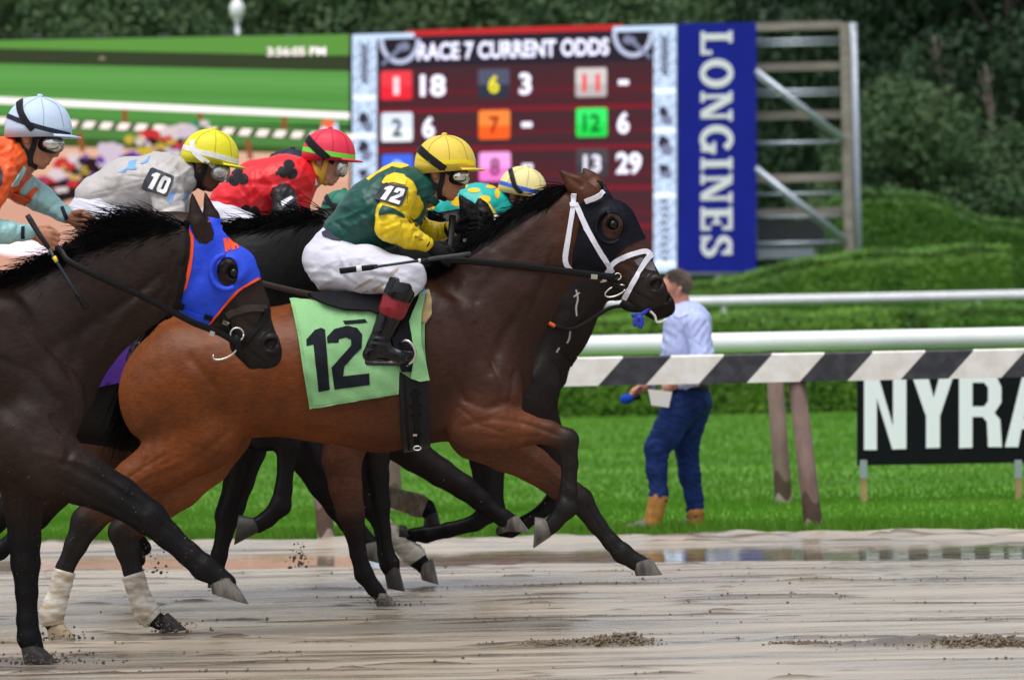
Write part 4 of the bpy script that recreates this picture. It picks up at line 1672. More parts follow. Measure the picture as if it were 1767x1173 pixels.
def thigh(Fd, H, a, b, yo, c):
    sc = H.k * H.s
    Fd.cap(H.T((a[0], a[1]), yo), H.T((b[0], b[1]), yo), a[2] * sc, b[2] * sc, .55, .6, .06, c['rump'])


def head_map(H, ear, nose, ear0=(1000, 330), nose0=(1150, 500)):
    """similarity carrying the head drawn for the leading horse onto another ear base and nose tip"""
    a0, a1 = complex(*ear0), complex(*nose0)
    b0, b1 = complex(*ear), complex(*nose)
    q = (b1 - b0) / (a1 - a0)

    def f(p):
        z = b0 + q * (complex(p[0], p[1]) - a0)
        return (z.real, z.imag)
    return f, abs(q)


def horse_head(Fd, H, hm, sc, c, ears=True):
    T = lambda p, yo=0.: P(*hm(p), H.D + yo)
    K = H.k * sc
    cd, cn, cm = c['cheek'], c['nose'], c['muzzle']
    Fd.cap(T((1003, 370)), T((1026, 405)), 51 * K, 58 * K, .62, .58, .03, c['poll'], cd)
    Fd.cap(T((1018, 425)), T((1030, 445)), 50 * K, 40 * K, .60, .58, .03, cd)
    Fd.cap(T((1052, 392)), T((1080, 440)), 47 * K, 42 * K, .66, .56, .03, tuple(np.array(cd) * .25 + np.array(cm) * .75), cn)
    Fd.cap(T((1080, 448)), T((1104, 486)), 42 * K, 35 * K, .56, .64, .03, cn, cm)
    Fd.cap(T((1104, 486)), T((1123, 503)), 35 * K, 28.5 * K, .64, .80, .02, cm, cm)
    Fd.cap(T((1085, 500)), T((1108, 521)), 17 * K, 14 * K, .9, 1.0, .012, cm)
    Fd.cap(T((1128, 512)), T((1136, 512)), 17 * K, 15 * K, 1.2, 1.2, .015, cm)
    for sg in (-1, 1):
        Fd.cap(T((1050, 383), sg * .072), T((1063, 388), sg * .070), 17 * K, 15 * K, .6, .6, .018, tuple(np.array(c['muzzle']) * .8))
        Fd.cap(T((1042, 415), sg * .066), T((1092, 455), sg * .045), 6 * K, 5 * K, .8, .8, .03, cd)         # facial crest
        Fd.cap(T((1131, 487), sg * .056), T((1137, 496), sg * .056), 15 * K, 13 * K, .6, .6, .012, cm)
        Fd.cap(T((1131, 492), sg * .070), T((1136, 488), sg * .066), 9.0 * K, 6.5 * K, 1.0, 1.0, .006, op='-')
        Fd.cap(T((1056, 387), sg * .0865), T((1058, 388), sg * .0865), 11 * K, 10 * K, .5, .5, .008, op='-')
    if ears:
        for sg, b, m_, t_ in ((-1, (1013, 338), (992, 318), (969, 296)), (1, (1026, 326), (1018, 312), (1009, 293))):
            Fd.cap(T(b, sg * .05), T(m_, sg * .06), 21 * K, 17 * K, .75, .62, .02, c['poll'])
            Fd.cap(T(m_, sg * .06), T(t_, sg * .058), 17 * K, 4.2 * K, .62, .9, .008, c['poll'], c['eartip'])
            Fd.cap(T((m_[0] + 12, m_[1] + 2), sg * .088), T((t_[0] + 8, t_[1] + 8), sg * .080), 5.0 * K, 1.5 * K, 1, 1, .008, op='-')
    Fd.grooves.append(([hm(p) for p in ((1086, 497), (1098, 506), (1112, 514), (1132, 524))], 2.6 * sc, .006, 0))
    Fd.grooves.append(([hm(p) for p in ((1035, 370), (1044, 379), (1060, 376), (1070, 382))], 4 * sc, .003, 0))
    Fd.grooves.append(([hm(p) for p in ((1000, 400), (990, 440), (1000, 470))], 7 * sc, .006, 0))
    Fd.grooves.append(([hm(p) for p in ((1060, 440), (1100, 470))], 6 * sc, .005, 0))


def eyes(H, hm, sc, parent):
    for sg in (-1, 1):
        c = P(*hm((1058, 388)), H.D + sg * .078)
        mb = MB()
        zz = np.linspace(-1, 1, 9)
        r = 8.6 * H.k * sc
        mb.tube([c + V(0, 0, z * r) for z in zz], r * np.sqrt(np.maximum(1 - zz ** 2, .004)), 14, 0, .8)
        mb.build('eye', M_eye, parent)


def neck(Fd, pts, H, c, tmpl=True):
    """pts [(x, y, r, s)]"""
    f = H.T if tmpl else H.W
    sc = H.k * (H.s if tmpl else 1)
    chain(Fd, [f(p) for p in pts], [p[2] * sc for p in pts], [p[3] for p in pts], .06, c)


def rein(H, pts, w, m, parent, name='rein', sy=.25):
    """strap hanging in the air: pts (x, y, depth offset), w photo pixels"""
    q = catmull([P(p[0], p[1], H.D + p[2]) for p in pts], max(10, 6 * len(pts)))
    mb = MB()
    mb.tube(q, w * H.k / 2, 8, 0, sy)
    return mb.build(name, m, parent)


def ringmesh(c, r, w, m, parent, name, squash=1., tilt=0., seg=20, arc=(0, 360)):
    a = np.radians(np.linspace(arc[0], arc[1], seg))
    x, z = r * np.cos(a), r * squash * np.sin(a)
    q = np.stack([c[0] + x * math.cos(tilt) - z * math.sin(tilt), c[1] + 0 * a, c[2] + x * math.sin(tilt) + z * math.cos(tilt)], -1)
    mb = MB()
    mb.tube(q, w, 8)
    return mb.build(name, m, parent)


def base_of(H, x):
    p = P(x, HOR(x) + CAMH * F / H.D, H.D)
    return (p[0], H.D, 0.)

# ---------------------------------------------------------------- the leading bay, number 12
H12 = Horse(25.)
h = thing('racehorse', 'bright bay racehorse with green 12 saddle cloth, black hood and white bridle, in full stride', 'racehorse', base_of(H12, 560), 'racehorses galloping in a bunch')
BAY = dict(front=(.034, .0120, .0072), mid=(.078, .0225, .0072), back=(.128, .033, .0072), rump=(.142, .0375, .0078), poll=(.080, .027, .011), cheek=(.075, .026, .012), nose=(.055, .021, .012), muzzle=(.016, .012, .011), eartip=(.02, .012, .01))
PT = (.0090, .0072, .0068)
Fd = Field(.0075)
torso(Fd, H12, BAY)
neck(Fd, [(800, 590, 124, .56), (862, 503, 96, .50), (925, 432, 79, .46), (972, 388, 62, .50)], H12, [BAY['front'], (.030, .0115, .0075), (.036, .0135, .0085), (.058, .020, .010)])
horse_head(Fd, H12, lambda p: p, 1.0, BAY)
thigh(Fd, H12, (300, 690, 92), (345, 745, 68), -.13, BAY)
thigh(Fd, H12, (300, 690, 90), (360, 745, 64), .13, BAY)
leg(Fd, H12, [(345, 748, 66), (292, 790, 50), (235, 828, 38), (182, 868, 29), (150, 900, 27), (131, 940, 19), (112, 980, 15), (99, 1030, 14), (90, 1066, 17), (96, 1084, 14)], -.14, BAY['rump'], PT, 3)
leg(Fd, H12, [(372, 745, 62), (350, 790, 50), (308, 838, 40), (252, 885, 31), (213, 918, 26), (219, 950, 19), (229, 985, 16), (242, 1030, 15), (256, 1060, 17), (276, 1073, 14)], .14, (.17, .055, .017), PT, 3)
leg(Fd, H12, [(828, 722, 52), (862, 733, 42), (900, 741, 29), (945, 746, 20), (977, 760, 21), (983, 800, 14), (981, 848, 14), (977, 876, 18), (956, 902, 13), (946, 911, 14)], -.14, (.135, .042, .016), PT, 3)
leg(Fd, H12, [(830, 745, 55), (872, 775, 38), (920, 802, 30), (965, 836, 25), (1001, 863, 22), (1030, 905, 15), (1055, 935, 14), (1074, 954, 17), (1096, 968, 14), (1108, 974, 15)], .14, (.11, .036, .015), PT, 3)
for pts, w, d in (
        ([(850, 702), (872, 694), (892, 702)], 7, .009), ([(800, 735), (850, 722), (905, 730), (955, 748)], 5, .005), ([(830, 755), (880, 756), (930, 752)], 4, .004),
        ([(775, 480), (800, 540), (840, 610), (880, 650)], 14, .012), ([(700, 560), (735, 640), (770, 720)], 22, .010), ([(905, 520), (870, 580), (845, 640)], 10, .008),
        ([(430, 735), (455, 690), (470, 640)], 16, .012), ([(350, 600), (335, 690), (350, 760)], 18, -.008), ([(260, 640), (280, 720), (260, 790)], 12, .006), ([(395, 745), (340, 790), (300, 815)], 6, .006),
        ([(840, 705), (800, 690), (775, 650)], 6, .006), ([(760, 560), (780, 620), (800, 690)], 5, .005), ([(820, 560), (850, 620), (868, 680)], 5, .006), ([(790, 700), (830, 735), (870, 745)], 3.5, .005),
        ([(900, 728), (930, 738), (965, 752)], 3, .004), ([(975, 780), (974, 840)], 3, .004), ([(992, 780), (992, 850)], 3, -.003), ([(1010, 872), (1040, 915), (1065, 948)], 2.5, .004), ([(240, 700), (262, 760), (250, 800)], 6, .006),
        ([(330, 620), (380, 680), (400, 735)], 9, .007), ([(300, 800), (250, 822), (205, 850)], 3.5, -.004), ([(285, 785), (235, 815), (190, 845)], 3.5, .005), ([(165, 905), (140, 925), (118, 970)], 3, .004), ([(225, 920), (228, 980)], 3, .004),
        ([(300, 870), (260, 890), (225, 915)], 3.5, .004), ([(540, 630), (548, 715)], 5, .0022), ([(630, 700), (636, 760)], 5, .0022), ([(480, 650), (490, 715)], 5, .002), ([(660, 700), (664, 765)], 5, .002),
        ([(955, 430), (940, 480), (915, 540)], 5, .005), ([(945, 350), (900, 390), (850, 425)], 8, .005), ([(740, 470), (770, 500), (820, 520)], 8, .006), ([(890, 640), (880, 690)], 5, .006), ([(1010, 460), (1035, 470), (1060, 470)], 4, .004),
        ([(1070, 420), (1050, 430), (1030, 450)], 4, -.003), ([(1075, 460), (1095, 475), (1112, 478)], 3, -.003), ([(500, 720), (600, 745), (690, 752)], 12, -.004), ([(930, 400), (890, 450), (830, 500)], 14, .006), ([(960, 420), (925, 480), (890, 540)], 12, -.006), ([(870, 780), (930, 815), (985, 865)], 4, .005), ([(890, 770), (950, 812), (990, 850)], 4, -.004),
        ([(255, 840), (200, 880), (160, 905)], 5, .005), ([(860, 440), (800, 470), (770, 500)], 16, .007), ([(600, 640), (605, 720)], 7, .002), ([(570, 640), (575, 720)], 7, .002)):
    Fd.grooves.append((pts, w, d, 0))
body = Fd.build('body', M_coat, h)
M_spat = mat('dried_mud_speck', (.26, .21, .16), .8, .2)
spatter(Fd, 420, 690, M_spat, h, 1)
b12 = Fd.bvh()
hd12 = lambda p: p
eyes(H12, hd12, 1., h)
hoof(H12, (940, 894), (950, 926), (920, 946), (923, 891), -.14, M_hoof, h)
hoof(H12, (1091, 974), (1125, 963), (1143, 991), (1097, 993), .14, M_hoof, h)
hoof(H12, (80, 1078), (108, 1072), (130, 1101), (84, 1103), -.14, M_hoofpale, h)
hoof(H12, (274, 1070), (292, 1058), (323, 1086), (279, 1092), .14, M_hoofdk, h)
wrap(H12, [(112, 984, 19), (101, 1024, 19), (90, 1058, 23), (92, 1078, 19)], -.14, M_bandage, h)
wrap(H12, [(229, 990, 20), (241, 1028, 20), (254, 1056, 24), (266, 1068, 20)], .14, M_bandage, h)
# mane lying dark along the crest, short tufts at the poll
n = 4200
t_ = rng.random(n)
cr_ = catmull([(978, 317), (950, 326), (905, 351), (855, 385), (805, 424), (762, 452)], 60)
ii = t_ * 59
px = np.stack([np.interp(ii, np.arange(60), cr_[:, i]) for i in (0, 1)], -1) + np.stack([rng.normal(size=n) * 2, rng.uniform(1, 14, n)], -1)
roots = P(px[:, 0], px[:, 1], 25. + rng.uniform(-.05, .03, n))
dr = np.stack([np.full(n, -.70), np.full(n, -.32), np.full(n, -.30) + .45 * (rng.random(n) < .06)], -1)
hair('mane', roots, dr, np.where(rng.random(n) < .1, .13, .10), M_hair, h, .30, .0022, .16, seed=3)
strip = decal('mane_base', [(974, 318), (950, 322), (905, 346), (855, 379), (800, 420), (748, 452), (740, 470), (770, 462), (815, 440), (868, 405), (920, 372), (955, 352), (972, 336)], b12, 25., M_hair, h, lift=.004, thick=.004, step=7)
# tail streaming behind the rump
n = 900
px = np.stack([rng.normal(266, 5, n), rng.normal(574, 7, n)], -1)
hair('tail', P(px[:, 0], px[:, 1], 25. + rng.normal(size=n) * .025), np.tile(V(-.38, .25, -.75), (n, 1)), .36, M_hair, h, .5, .0026, .12, 8, seed=4)
# hood with its eye cup
M_hood12 = mat('black_hood_cloth', (.0065, .007, .012), .7, 0, nscale=40, namp=.2, bump=.008, bscale=13, gloss=(.012, .45))
hood = [(1000, 352), (1013, 346), (1024, 352), (1040, 346), (1046, 334), (1030, 312), (1054, 318), (1078, 336), (1095, 362), (1110, 390), (1119, 408), (1084, 423), (1062, 443), (1050, 462), (1030, 475), (1005, 474), (988, 462), (990, 430), (999, 392)]
eyeh = [tuple(q) for q in ell(1057, 390, 19, 22, 20)]
for sg in (-1, 1):
    decal('hood', hood, b12, 25., M_hood12, h, holes=[eyeh], lift=.005, thick=.008, step=4.5, side=sg, smooth=2)
cup = P(1053, 392, 25. - .1)
ringmesh(cup, .062, .0095, M_hood12, h, 'eye_cup', 1.12, .1, 22, (95, 300))
# bridle
M_wht = mat('white_bridle_webbing', (.76, .76, .86), .55, .4, nscale=80, namp=.06, bump=.0006, bscale=300)
br = []
for nm, pts, w, lf in (('throat_lash', [(991, 334), (989, 358), (981, 405), (975, 440), (976, 455), (983, 466)], 8.5, .008), ('cheek_strap', [(994, 352), (1005, 378), (1020, 408), (1040, 442), (1058, 470)], 9, .012),
                       ('brow_band', [(1010, 347), (1025, 341), (1041, 332)], 7.5, .014), ('nose_band', [(1046, 472), (1057, 456), (1072, 446), (1094, 438), (1113, 434), (1121, 441)], 8.5, .009),
                       ('nose_band', [(1121, 439), (1110, 455), (1098, 478), (1086, 500), (1079, 514)], 8.5, .013), ('keeper', [(1052, 466), (1045, 478), (1039, 491)], 7, .010)):
    strap(nm, pts, w, b12, 25., M_wht, h, lift=lf, thick=.007)
    if nm in ('throat_lash', 'cheek_strap', 'brow_band'):
        strap(nm, pts, w, b12, 25., M_wht, h, lift=lf, thick=.007, side=1)
strap('keeper', [(984, 354), (998, 353)], 7, b12, 25., M_wht, h, lift=.014)
strap('buckle', [(1043, 452), (1053, 456)], 4, b12, 25., M_metal, h, lift=.017)
M_patch = mat('grey_nasal_strip', (.14, .14, .145), .7, .3)
decal('nasal_strip', [(1094, 449), (1106, 444), (1126, 452), (1131, 468), (1120, 466), (1100, 458)], b12, 25., M_patch, h, lift=.003, step=4)
ringmesh(P(1066, 477, 25. - .085), .014, .0028, M_metal, h, 'bit_ring')
ringmesh(P(1062, 502, 25. - .08), .048, .0032, M_metal, h, 'bit_loop', .42, .38, 20, (20, 330))
rein(H12, [(1048, 479, -.08), (1066, 483, -.085)], 11, M_leather, h, 'bit_leather', .5)
rein(H12, [(1058, 490, -.08), (1075, 497, -.075)], 15, M_leather, h, 'bit_leather', .4)
rein(H12, [(762, 450, -.13), (800, 450, -.135), (900, 459, -.125), (1000, 471, -.10), (1064, 479, -.085)], 12, M_leather, h)
rein(H12, [(762, 447, .10), (850, 452, .13), (950, 462, .12), (1066, 478, .085)], 11, M_leather, h)
rein(H12, [(781, 372, .02), (779, 400, -.03), (775, 430, -.08), (764, 448, -.12)], 12, M_leather, h, 'rein', .3)
strap('buckle', [(1020, 477), (1031, 478)], 8, BVHTree.FromPolygons([tuple(P(x, y, 24.86)) for x, y in ((1000, 460), (1050, 460), (1050, 500), (1000, 500))], [[0, 1, 2, 3]]), 25., M_metal, h, lift=.002, thick=.003)
# saddle cloth 12
M_saddle = mat('black_saddle_leather', (.0045, .005, .008), .65, .12, nscale=40, namp=.2)
M_green = mat('lime_green_cotton', (.235, .47, .215), .85, .2, nscale=90, namp=.05, bump=.004, bscale=9)
M_hem = mat('lime_green_hem', (.20, .41, .175), .85, .2, nscale=90, namp=.05)
M_num = mat('black_cotton_number', (.007, .009, .014), .85, .2, nscale=60, namp=.2)
M_fleece = mat('tan_felt_pad', (.42, .31, .15), .95, .1, nscale=30, namp=.2)
cl = [(503, 523), (535, 524), (560, 526), (620, 530), (700, 530), (735, 512), (733, 600), (736, 655), (706, 652), (688, 640), (687, 679), (640, 686), (590, 693), (535, 703), (524, 640), (515, 580)]
wr = lambda uv: .004 * np.sin((uv[:, 0] * .8 + uv[:, 1]) * .055) + .0022 * np.sin((uv[:, 0] - uv[:, 1] * 1.6) * .11) + .0015 * np.sin(uv[:, 0] * .31)
pad = decal('saddle_pad', [(716, 508), (741, 506), (745, 520), (744, 545), (734, 560), (718, 556)], b12, 25., M_fleece, h, lift=.026, thick=.03, step=6)
cloth = decal('saddle_cloth', cl, b12, 25., M_green, h, lift=.020, thick=.006, step=6, smooth=6, wrinkle=wr)
bcl = LAST[0]
for e in ([(506, 527), (517, 580), (526, 640), (537, 699)], [(538, 699), (590, 690), (640, 683), (684, 676)]):
    strap('hem', e, 5, bcl, 25., M_hem, cloth, lift=.0025, thick=.003)
decal('number', [(543, 570), (554, 566), (561, 569), (569, 672), (550, 676), (541, 594), (529, 597), (529, 586)], bcl, 25., M_num, cloth, lift=.003, thick=.004, step=5)
decal('number', [(565, 592), (564, 582), (577, 568), (600, 562), (616, 566), (625, 577), (624, 600), (612, 612), (594, 632), (592, 649), (637, 644), (638, 664), (577, 672), (572, 634), (606, 596), (606, 586), (597, 582), (585, 585), (584, 591)], bcl, 25., M_num, cloth, lift=.003, thick=.004, step=5)
decal('number', [(592, 554), (630, 551), (634, 557), (595, 560)], bcl, 25., M_num, cloth, lift=.003, thick=.004, step=5)
decal('saddle_flap', [(534, 522), (560, 518), (640, 516), (722, 508), (724, 545), (716, 590), (706, 642), (690, 642), (676, 600), (666, 556), (640, 545), (596, 544), (566, 538), (545, 530)], b12, 25., M_saddle, h, lift=.046, thick=.010, step=5, smooth=6)
flap = decal('saddle_cloth', [(727, 517), (737, 512), (730, 545), (728, 600), (736, 654), (720, 657), (704, 652), (712, 600), (708, 560)], b12, 25., M_green, h, lift=.056, thick=.006, step=6, smooth=4, wrinkle=wr)
cl_far = decal('saddle_cloth', cl, b12, 25., M_green, h, lift=.020, thick=.006, step=9, side=1, smooth=4)
# girth and saddle
M_web = mat('black_elastic_webbing', (.008, .009, .012), .7, .3, nscale=80, namp=.2, bump=.001, bscale=200)
gth = decal('girth', [(684, 640), (735, 650), (738, 700), (741, 740), (742, 775), (697, 781), (692, 740), (690, 690)], b12, 25., M_web, h, lift=.016, thick=.014, step=6)
bg = LAST[0]
for e in ([(708, 680), (726, 679)], [(706, 702), (728, 700)], [(708, 719), (727, 716)], [(714, 750), (727, 749)]):
    strap('girth_buckle', e, 4, bg, 25., M_leather, gth, lift=.006)
strap('girth_buckle', [(712, 748), (719, 748)], 3.5, bg, 25., M_metal, gth, lift=.009)
strap('girth_strap', [(717, 672), (719, 720), (720, 768)], 9, bg, 25., M_leather, gth, lift=.005)
strap('girth_strap', [(698, 655), (702, 720), (706, 776)], 3, bg, 25., M_leather, gth, lift=.004)
ringmesh(P(720, 773, 24.80), .016, .003, M_metal, gth, 'girth_ring', .55, 0)
Fs = Field(.009)
for sg in (-1, 1):
    Fs.cap(H12.W((545, 528), sg * .09), H12.W((610, 538), sg * .15), .022, .026, 1, 1, .03, (.01, .012, .02))
    Fs.cap(H12.W((610, 538), sg * .15), H12.W((690, 520), sg * .15), .026, .03, 1, 1, .03, (.01, .012, .02))
    Fs.cap(H12.W((650, 535), sg * .19), H12.W((700, 630), sg * .25), .035, .02, .4, .4, .02, (.008, .008, .01))
Fs.cap(H12.W((550, 520)), H12.W((690, 495)), .03, .045, 2.2, 1.4, .04, (.012, .013, .02))
saddle = Fs.build('saddle', mat('saddle_leather', attr=True, rough=.32, spec=.5, nscale=20, namp=.2), h)
for sg in (-1, 1):
    mb = MB()
    c0 = P(701, 602, 25 + sg * .265)
    a = np.radians(np.linspace(-20, 200, 18))
    yb = 25 + sg * .345
    mb.tube(catmull([P(690, 592, 25 + sg * .30), P(700, 587, 25 + sg * .335), P(711, 594, yb), P(717, 608, yb), P(714, 620, yb - sg * .01), P(704, 630, 25 + sg * .31)], 16), .0062, 8)
    mb.tube(catmull([P(690, 592, 25 + sg * .30), P(700, 587, 25 + sg * .25), P(712, 600, 25 + sg * .22), P(704, 630, 25 + sg * .24), P(704, 630, 25 + sg * .31)], 14), .0062, 8)
    mb.tube([P(694, 520, 25 + sg * .21), P(698, 560, 25 + sg * .25), P(701, 586, 25 + sg * .265)], .008, 8, 0, .4)
    mb.build('stirrup', M_metal, saddle)
decal('blue_tag', [(727, 508), (732, 503), (738, 518), (735, 521), (728, 520)], b12, 25., mat('blue_tape', (.02, .12, .62), .5), h, lift=.045, step=4)

# ---------------------------------------------------------------- dark bay in the foreground, blue hood
H1 = Horse(22.7, x0=160., s=1.10)
h1 = thing('racehorse', 'dark bay racehorse in the left foreground wearing a royal blue hood edged in orange', 'racehorse', base_of(H1, -150), 'racehorses galloping in a bunch')
DB = dict(front=(.021, .0115, .0088), mid=(.022, .012, .009), back=(.024, .013, .009), rump=(.026, .014, .009), poll=(.021, .012, .009), cheek=(.026, .0145, .0105), nose=(.024, .0145, .0115), muzzle=(.013, .0105, .010), eartip=(.012, .009, .009))
PT1 = (.0058, .0053, .0060)
Fd = Field(.0085)
torso(Fd, H1, DB)
neck(Fd, [(20, 660, 135, .54), (90, 570, 112, .50), (180, 500, 95, .46), (265, 455, 84, .46), (312, 440, 74, .50)], H1, [DB['front']] * 3 + [(.024, .0145, .0115)] * 2, False)
hm1, s1 = head_map(H1, (350, 400), (485, 606))
horse_head(Fd, H1, hm1, s1, DB, ears=False)
K1 = H1.k
Fd.cap(P(352, 420, 22.66), P(340, 385, 22.64), 21 * K1, 17 * K1, .8, .75, .018, DB['poll'])
Fd.cap(P(340, 385, 22.64), P(331, 333, 22.64), 17 * K1, 2.6 * K1, .75, .8, .01, DB['poll'], (.012, .009, .009))
Fd.cap(P(366, 400, 22.6), P(345, 350, 22.60), 8 * K1, 3 * K1, 1, 1, .01, op='-')
Fd.cap(P(368, 405, 22.75), P(364, 375, 22.76), 18 * K1, 15 * K1, .8, .75, .018, DB['poll'])
Fd.cap(P(364, 375, 22.76), P(354, 333, 22.76), 15 * K1, 2.6 * K1, .75, .8, .01, DB['poll'], (.012, .009, .009))
leg(Fd, H1, [(45, 760, 80), (85, 800, 62), (140, 824, 46), (205, 857, 35), (258, 893, 29), (290, 924, 22), (325, 955, 20), (352, 979, 22), (375, 994, 17), (390, 1006, 18)], -.15, (.026, .0145, .011), PT1, 2)
leg(Fd, H1, [(35, 760, 80), (42, 830, 44), (41, 880, 33), (42, 930, 28), (44, 972, 25), (46, 1022, 19), (47, 1070, 18), (50, 1100, 20), (58, 1118, 18)], .15, (.034, .016, .010), PT1, 2)
thigh(Fd, H1, (300, 690, 92), (345, 745, 68), -.13, DB)
thigh(Fd, H1, (300, 690, 90), (360, 745, 64), .13, DB)
HL = [(345, 748, 66), (292, 790, 50), (235, 828, 38), (182, 868, 29), (150, 900, 27), (131, 940, 19), (112, 980, 15), (99, 1030, 14), (90, 1066, 17), (96, 1084, 14)]
HLF = [(372, 745, 62), (350, 790, 50), (308, 838, 40), (252, 885, 31), (213, 918, 26), (219, 950, 19), (229, 985, 16), (242, 1030, 15), (256, 1060, 17), (276, 1073, 14)]
leg(Fd, H1, HL, -.14, DB['rump'], PT1, 3, True)
leg(Fd, H1, HLF, .14, DB['rump'], PT1, 3, True)
for pts, w, d in (([(150, 738), (135, 765), (112, 795)], 8, .008), ([(110, 800), (180, 835), (250, 880)], 5, .006), ([(60, 780), (150, 800), (220, 845)], 6, -.004), ([(0, 560), (60, 640), (110, 720)], 20, .012), ([(150, 560), (120, 640), (130, 700)], 16, .008),
                  ([(270, 480), (220, 520), (160, 560), (90, 600)], 12, .006), ([(250, 510), (200, 560), (165, 620)], 9, -.006), ([(285, 545), (300, 500), (310, 460)], 9, .010), ([(0, 700), (60, 740)], 18, .008), ([(30, 850), (34, 960)], 4, .004), ([(295, 912), (350, 965)], 3, .005)):
    Fd.grooves.append((pts, w, d, 0))
for pts, w, d in (([(0, 620), (50, 640), (100, 690)], 8, .006), ([(40, 560), (90, 600), (130, 650)], 8, .006), ([(90, 720), (120, 760), (118, 800)], 6, .006), ([(130, 800), (190, 836), (250, 872)], 3, .004), ([(100, 825), (170, 862), (240, 900)], 3.5, .005), ([(280, 905), (330, 950)], 2.5, .004),
                  ([(20, 850), (22, 930)], 3, .004), ([(55, 850), (54, 930)], 3, .004), ([(280, 470), (240, 505), (190, 540)], 6, .005), ([(300, 440), (290, 490), (260, 530)], 6, .006), ([(320, 450), (322, 500), (310, 530)], 5, .004)):
    Fd.grooves.append((pts, w, d, 0))
Fd.build('body', M_coat_dark, h1)
spatter(Fd, 320, 720, M_spat, h1, 2)
b1 = Fd.bvh()
eyes(H1, hm1, s1, h1)
hoof(H1, (363, 1008), (400, 996), (430, 1042), (366, 1024), -.15, M_hoof, h1)
hoof(H1, (36, 1118), (70, 1112), (102, 1143), (42, 1147), .15, M_hoofdk, h1)
hoof(H1, (80, 1078), (108, 1072), (130, 1101), (84, 1103), -.14, M_hoofdk, h1, True)
hoof(H1, (274, 1070), (292, 1058), (323, 1086), (279, 1092), .14, M_hoofdk, h1, True)
# wild mane
n = 9500
cr_ = catmull([(330, 392), (290, 396), (240, 408), (190, 424), (130, 448), (70, 474), (0, 500), (-60, 520)], 80)
ii = rng.random(n) * 79
px = np.stack([np.interp(ii, np.arange(80), cr_[:, i]) for i in (0, 1)], -1) + np.stack([rng.normal(size=n) * 3, rng.uniform(-4, 22, n)], -1)
up = .22 + .42 * np.exp(-((px[:, 0] - 250) / 80) ** 2)
dr = np.stack([np.full(n, -.85), rng.normal(size=n) * .12 - .12, up], -1)
ln = .13 + .13 * np.exp(-((px[:, 0] - 265) / 60) ** 2) + .05 * np.exp(-((px[:, 0] - 90) / 60) ** 2)
hair('mane', P(px[:, 0], px[:, 1], 22.7 + rng.uniform(-.06, .04, n)), dr, ln, M_hair, h1, .45, .0022, .19, 7, .035, seed=5)
n = 800
px = np.stack([rng.normal(-555, 5, n), rng.normal(574, 7, n)], -1)
hair('tail', P(px[:, 0], px[:, 1], 22.7 + rng.normal(size=n) * .025), np.tile(V(-.75, .1, -.3), (n, 1)), .55, M_hair, h1, .45, .003, .16, 8, seed=6)
M_blue = mat('royal_blue_hood_cloth', (.012, .055, .60), .6, .35, nscale=50, namp=.06, bump=.008, bscale=15)
M_or = mat('orange_binding', (.85, .075, .015), .6, .3)
hood1 = [(328, 388), (337, 412), (344, 420), (356, 422), (368, 414), (369, 402), (364, 388), (358, 374), (376, 378), (402, 392), (424, 420), (438, 448), (446, 470), (448, 482), (415, 500), (392, 524), (364, 558), (345, 562), (320, 560), (303, 536), (314, 515), (323, 470), (328, 430)]
eye1 = [tuple(q) for q in ell(393, 470, 19, 25, 20)]
for sg in (-1, 1):
    hd = decal('hood', hood1, b1, 22.7, M_blue, h1, holes=[eye1], lift=.006, thick=.009, step=4.5, side=sg, smooth=2)
    bh = LAST[0]
    for e in ([(446, 482), (412, 503), (390, 527), (364, 560)], [(329, 388), (331, 420), (327, 462), (318, 498)], [(308, 512), (304, 526), (299, 540)], [(314, 556), (335, 563)]):
        strap('binding', e, 6.5, bh, 22.7, M_or, hd, lift=.004, thick=.006, side=sg)
    if sg < 0:
        for lt in ([(385, 412), (390, 411), (394, 422), (394, 410), (399, 409), (404, 431), (400, 432), (397, 420), (397, 432), (394, 432), (389, 421), (393, 434), (389, 435)],
                   [(401, 432), (403, 409), (407, 410), (412, 429), (409, 430), (408, 425), (405, 426), (405, 431)]):
            decal('letter', lt, bh, 22.7, M_or, hd, lift=.003, thick=.004, step=3)
        decal('chin_tab', path_poly([(308, 533), (330, 544), (362, 553)], 10), bh, 22.7, M_blue, hd, lift=.006, thick=.007, step=4)
        strap('velcro', [(310, 527), (318, 529)], 9, bh, 22.7, M_leather, hd, lift=.010)
        strap('velcro', [(353, 545), (366, 549)], 8, bh, 22.7, M_leather, hd, lift=.010)
    ringmesh(P(390, 470, 22.7 + sg * .108), .058, .012, M_blue, hd, 'eye_cup', 1.15, .15, 24, (80, 292))
for nm, pts, w, lf, mm in (('cheek_strap', [(324, 382), (325, 410), (322, 450), (313, 495), (303, 535), (296, 562)], 8, .014, M_leather), ('cheek_strap', [(381, 536), (389, 552), (393, 570), (408, 585)], 13, .009, M_leather),
                           ('nose_band', [(392, 545), (405, 538), (430, 532), (458, 532)], 12, .010, M_leather_br), ('nose_band', [(459, 533), (455, 548), (440, 570), (424, 590)], 8, .012, M_leather),
                           ('buckle', [(386, 553), (397, 558)], 6, .017, M_metal)):
    strap(nm, pts, w, b1, 22.7, mm, h1, lift=lf, thick=.008)
ringmesh(P(409, 577, 22.7 - .09), .026, .0035, M_metal, h1, 'bit_ring')
ringmesh(P(388, 608, 22.7 - .085), .05, .0038, M_metal, h1, 'bit_loop', .42, .42, 20, (150, 380))
rein(H1, [(405, 580, -.085), (410, 590, -.09), (412, 606, -.08)], 16, M_leather, h1, 'bit_leather', .45)
rein(H1, [(408, 592, -.09), (380, 575, -.10), (330, 555, -.13), (270, 523, -.16), (215, 497, -.18), (160, 472, -.19), (118, 450, -.17), (104, 432, -.14), (78, 412, -.12)], 11, M_leather, h1)
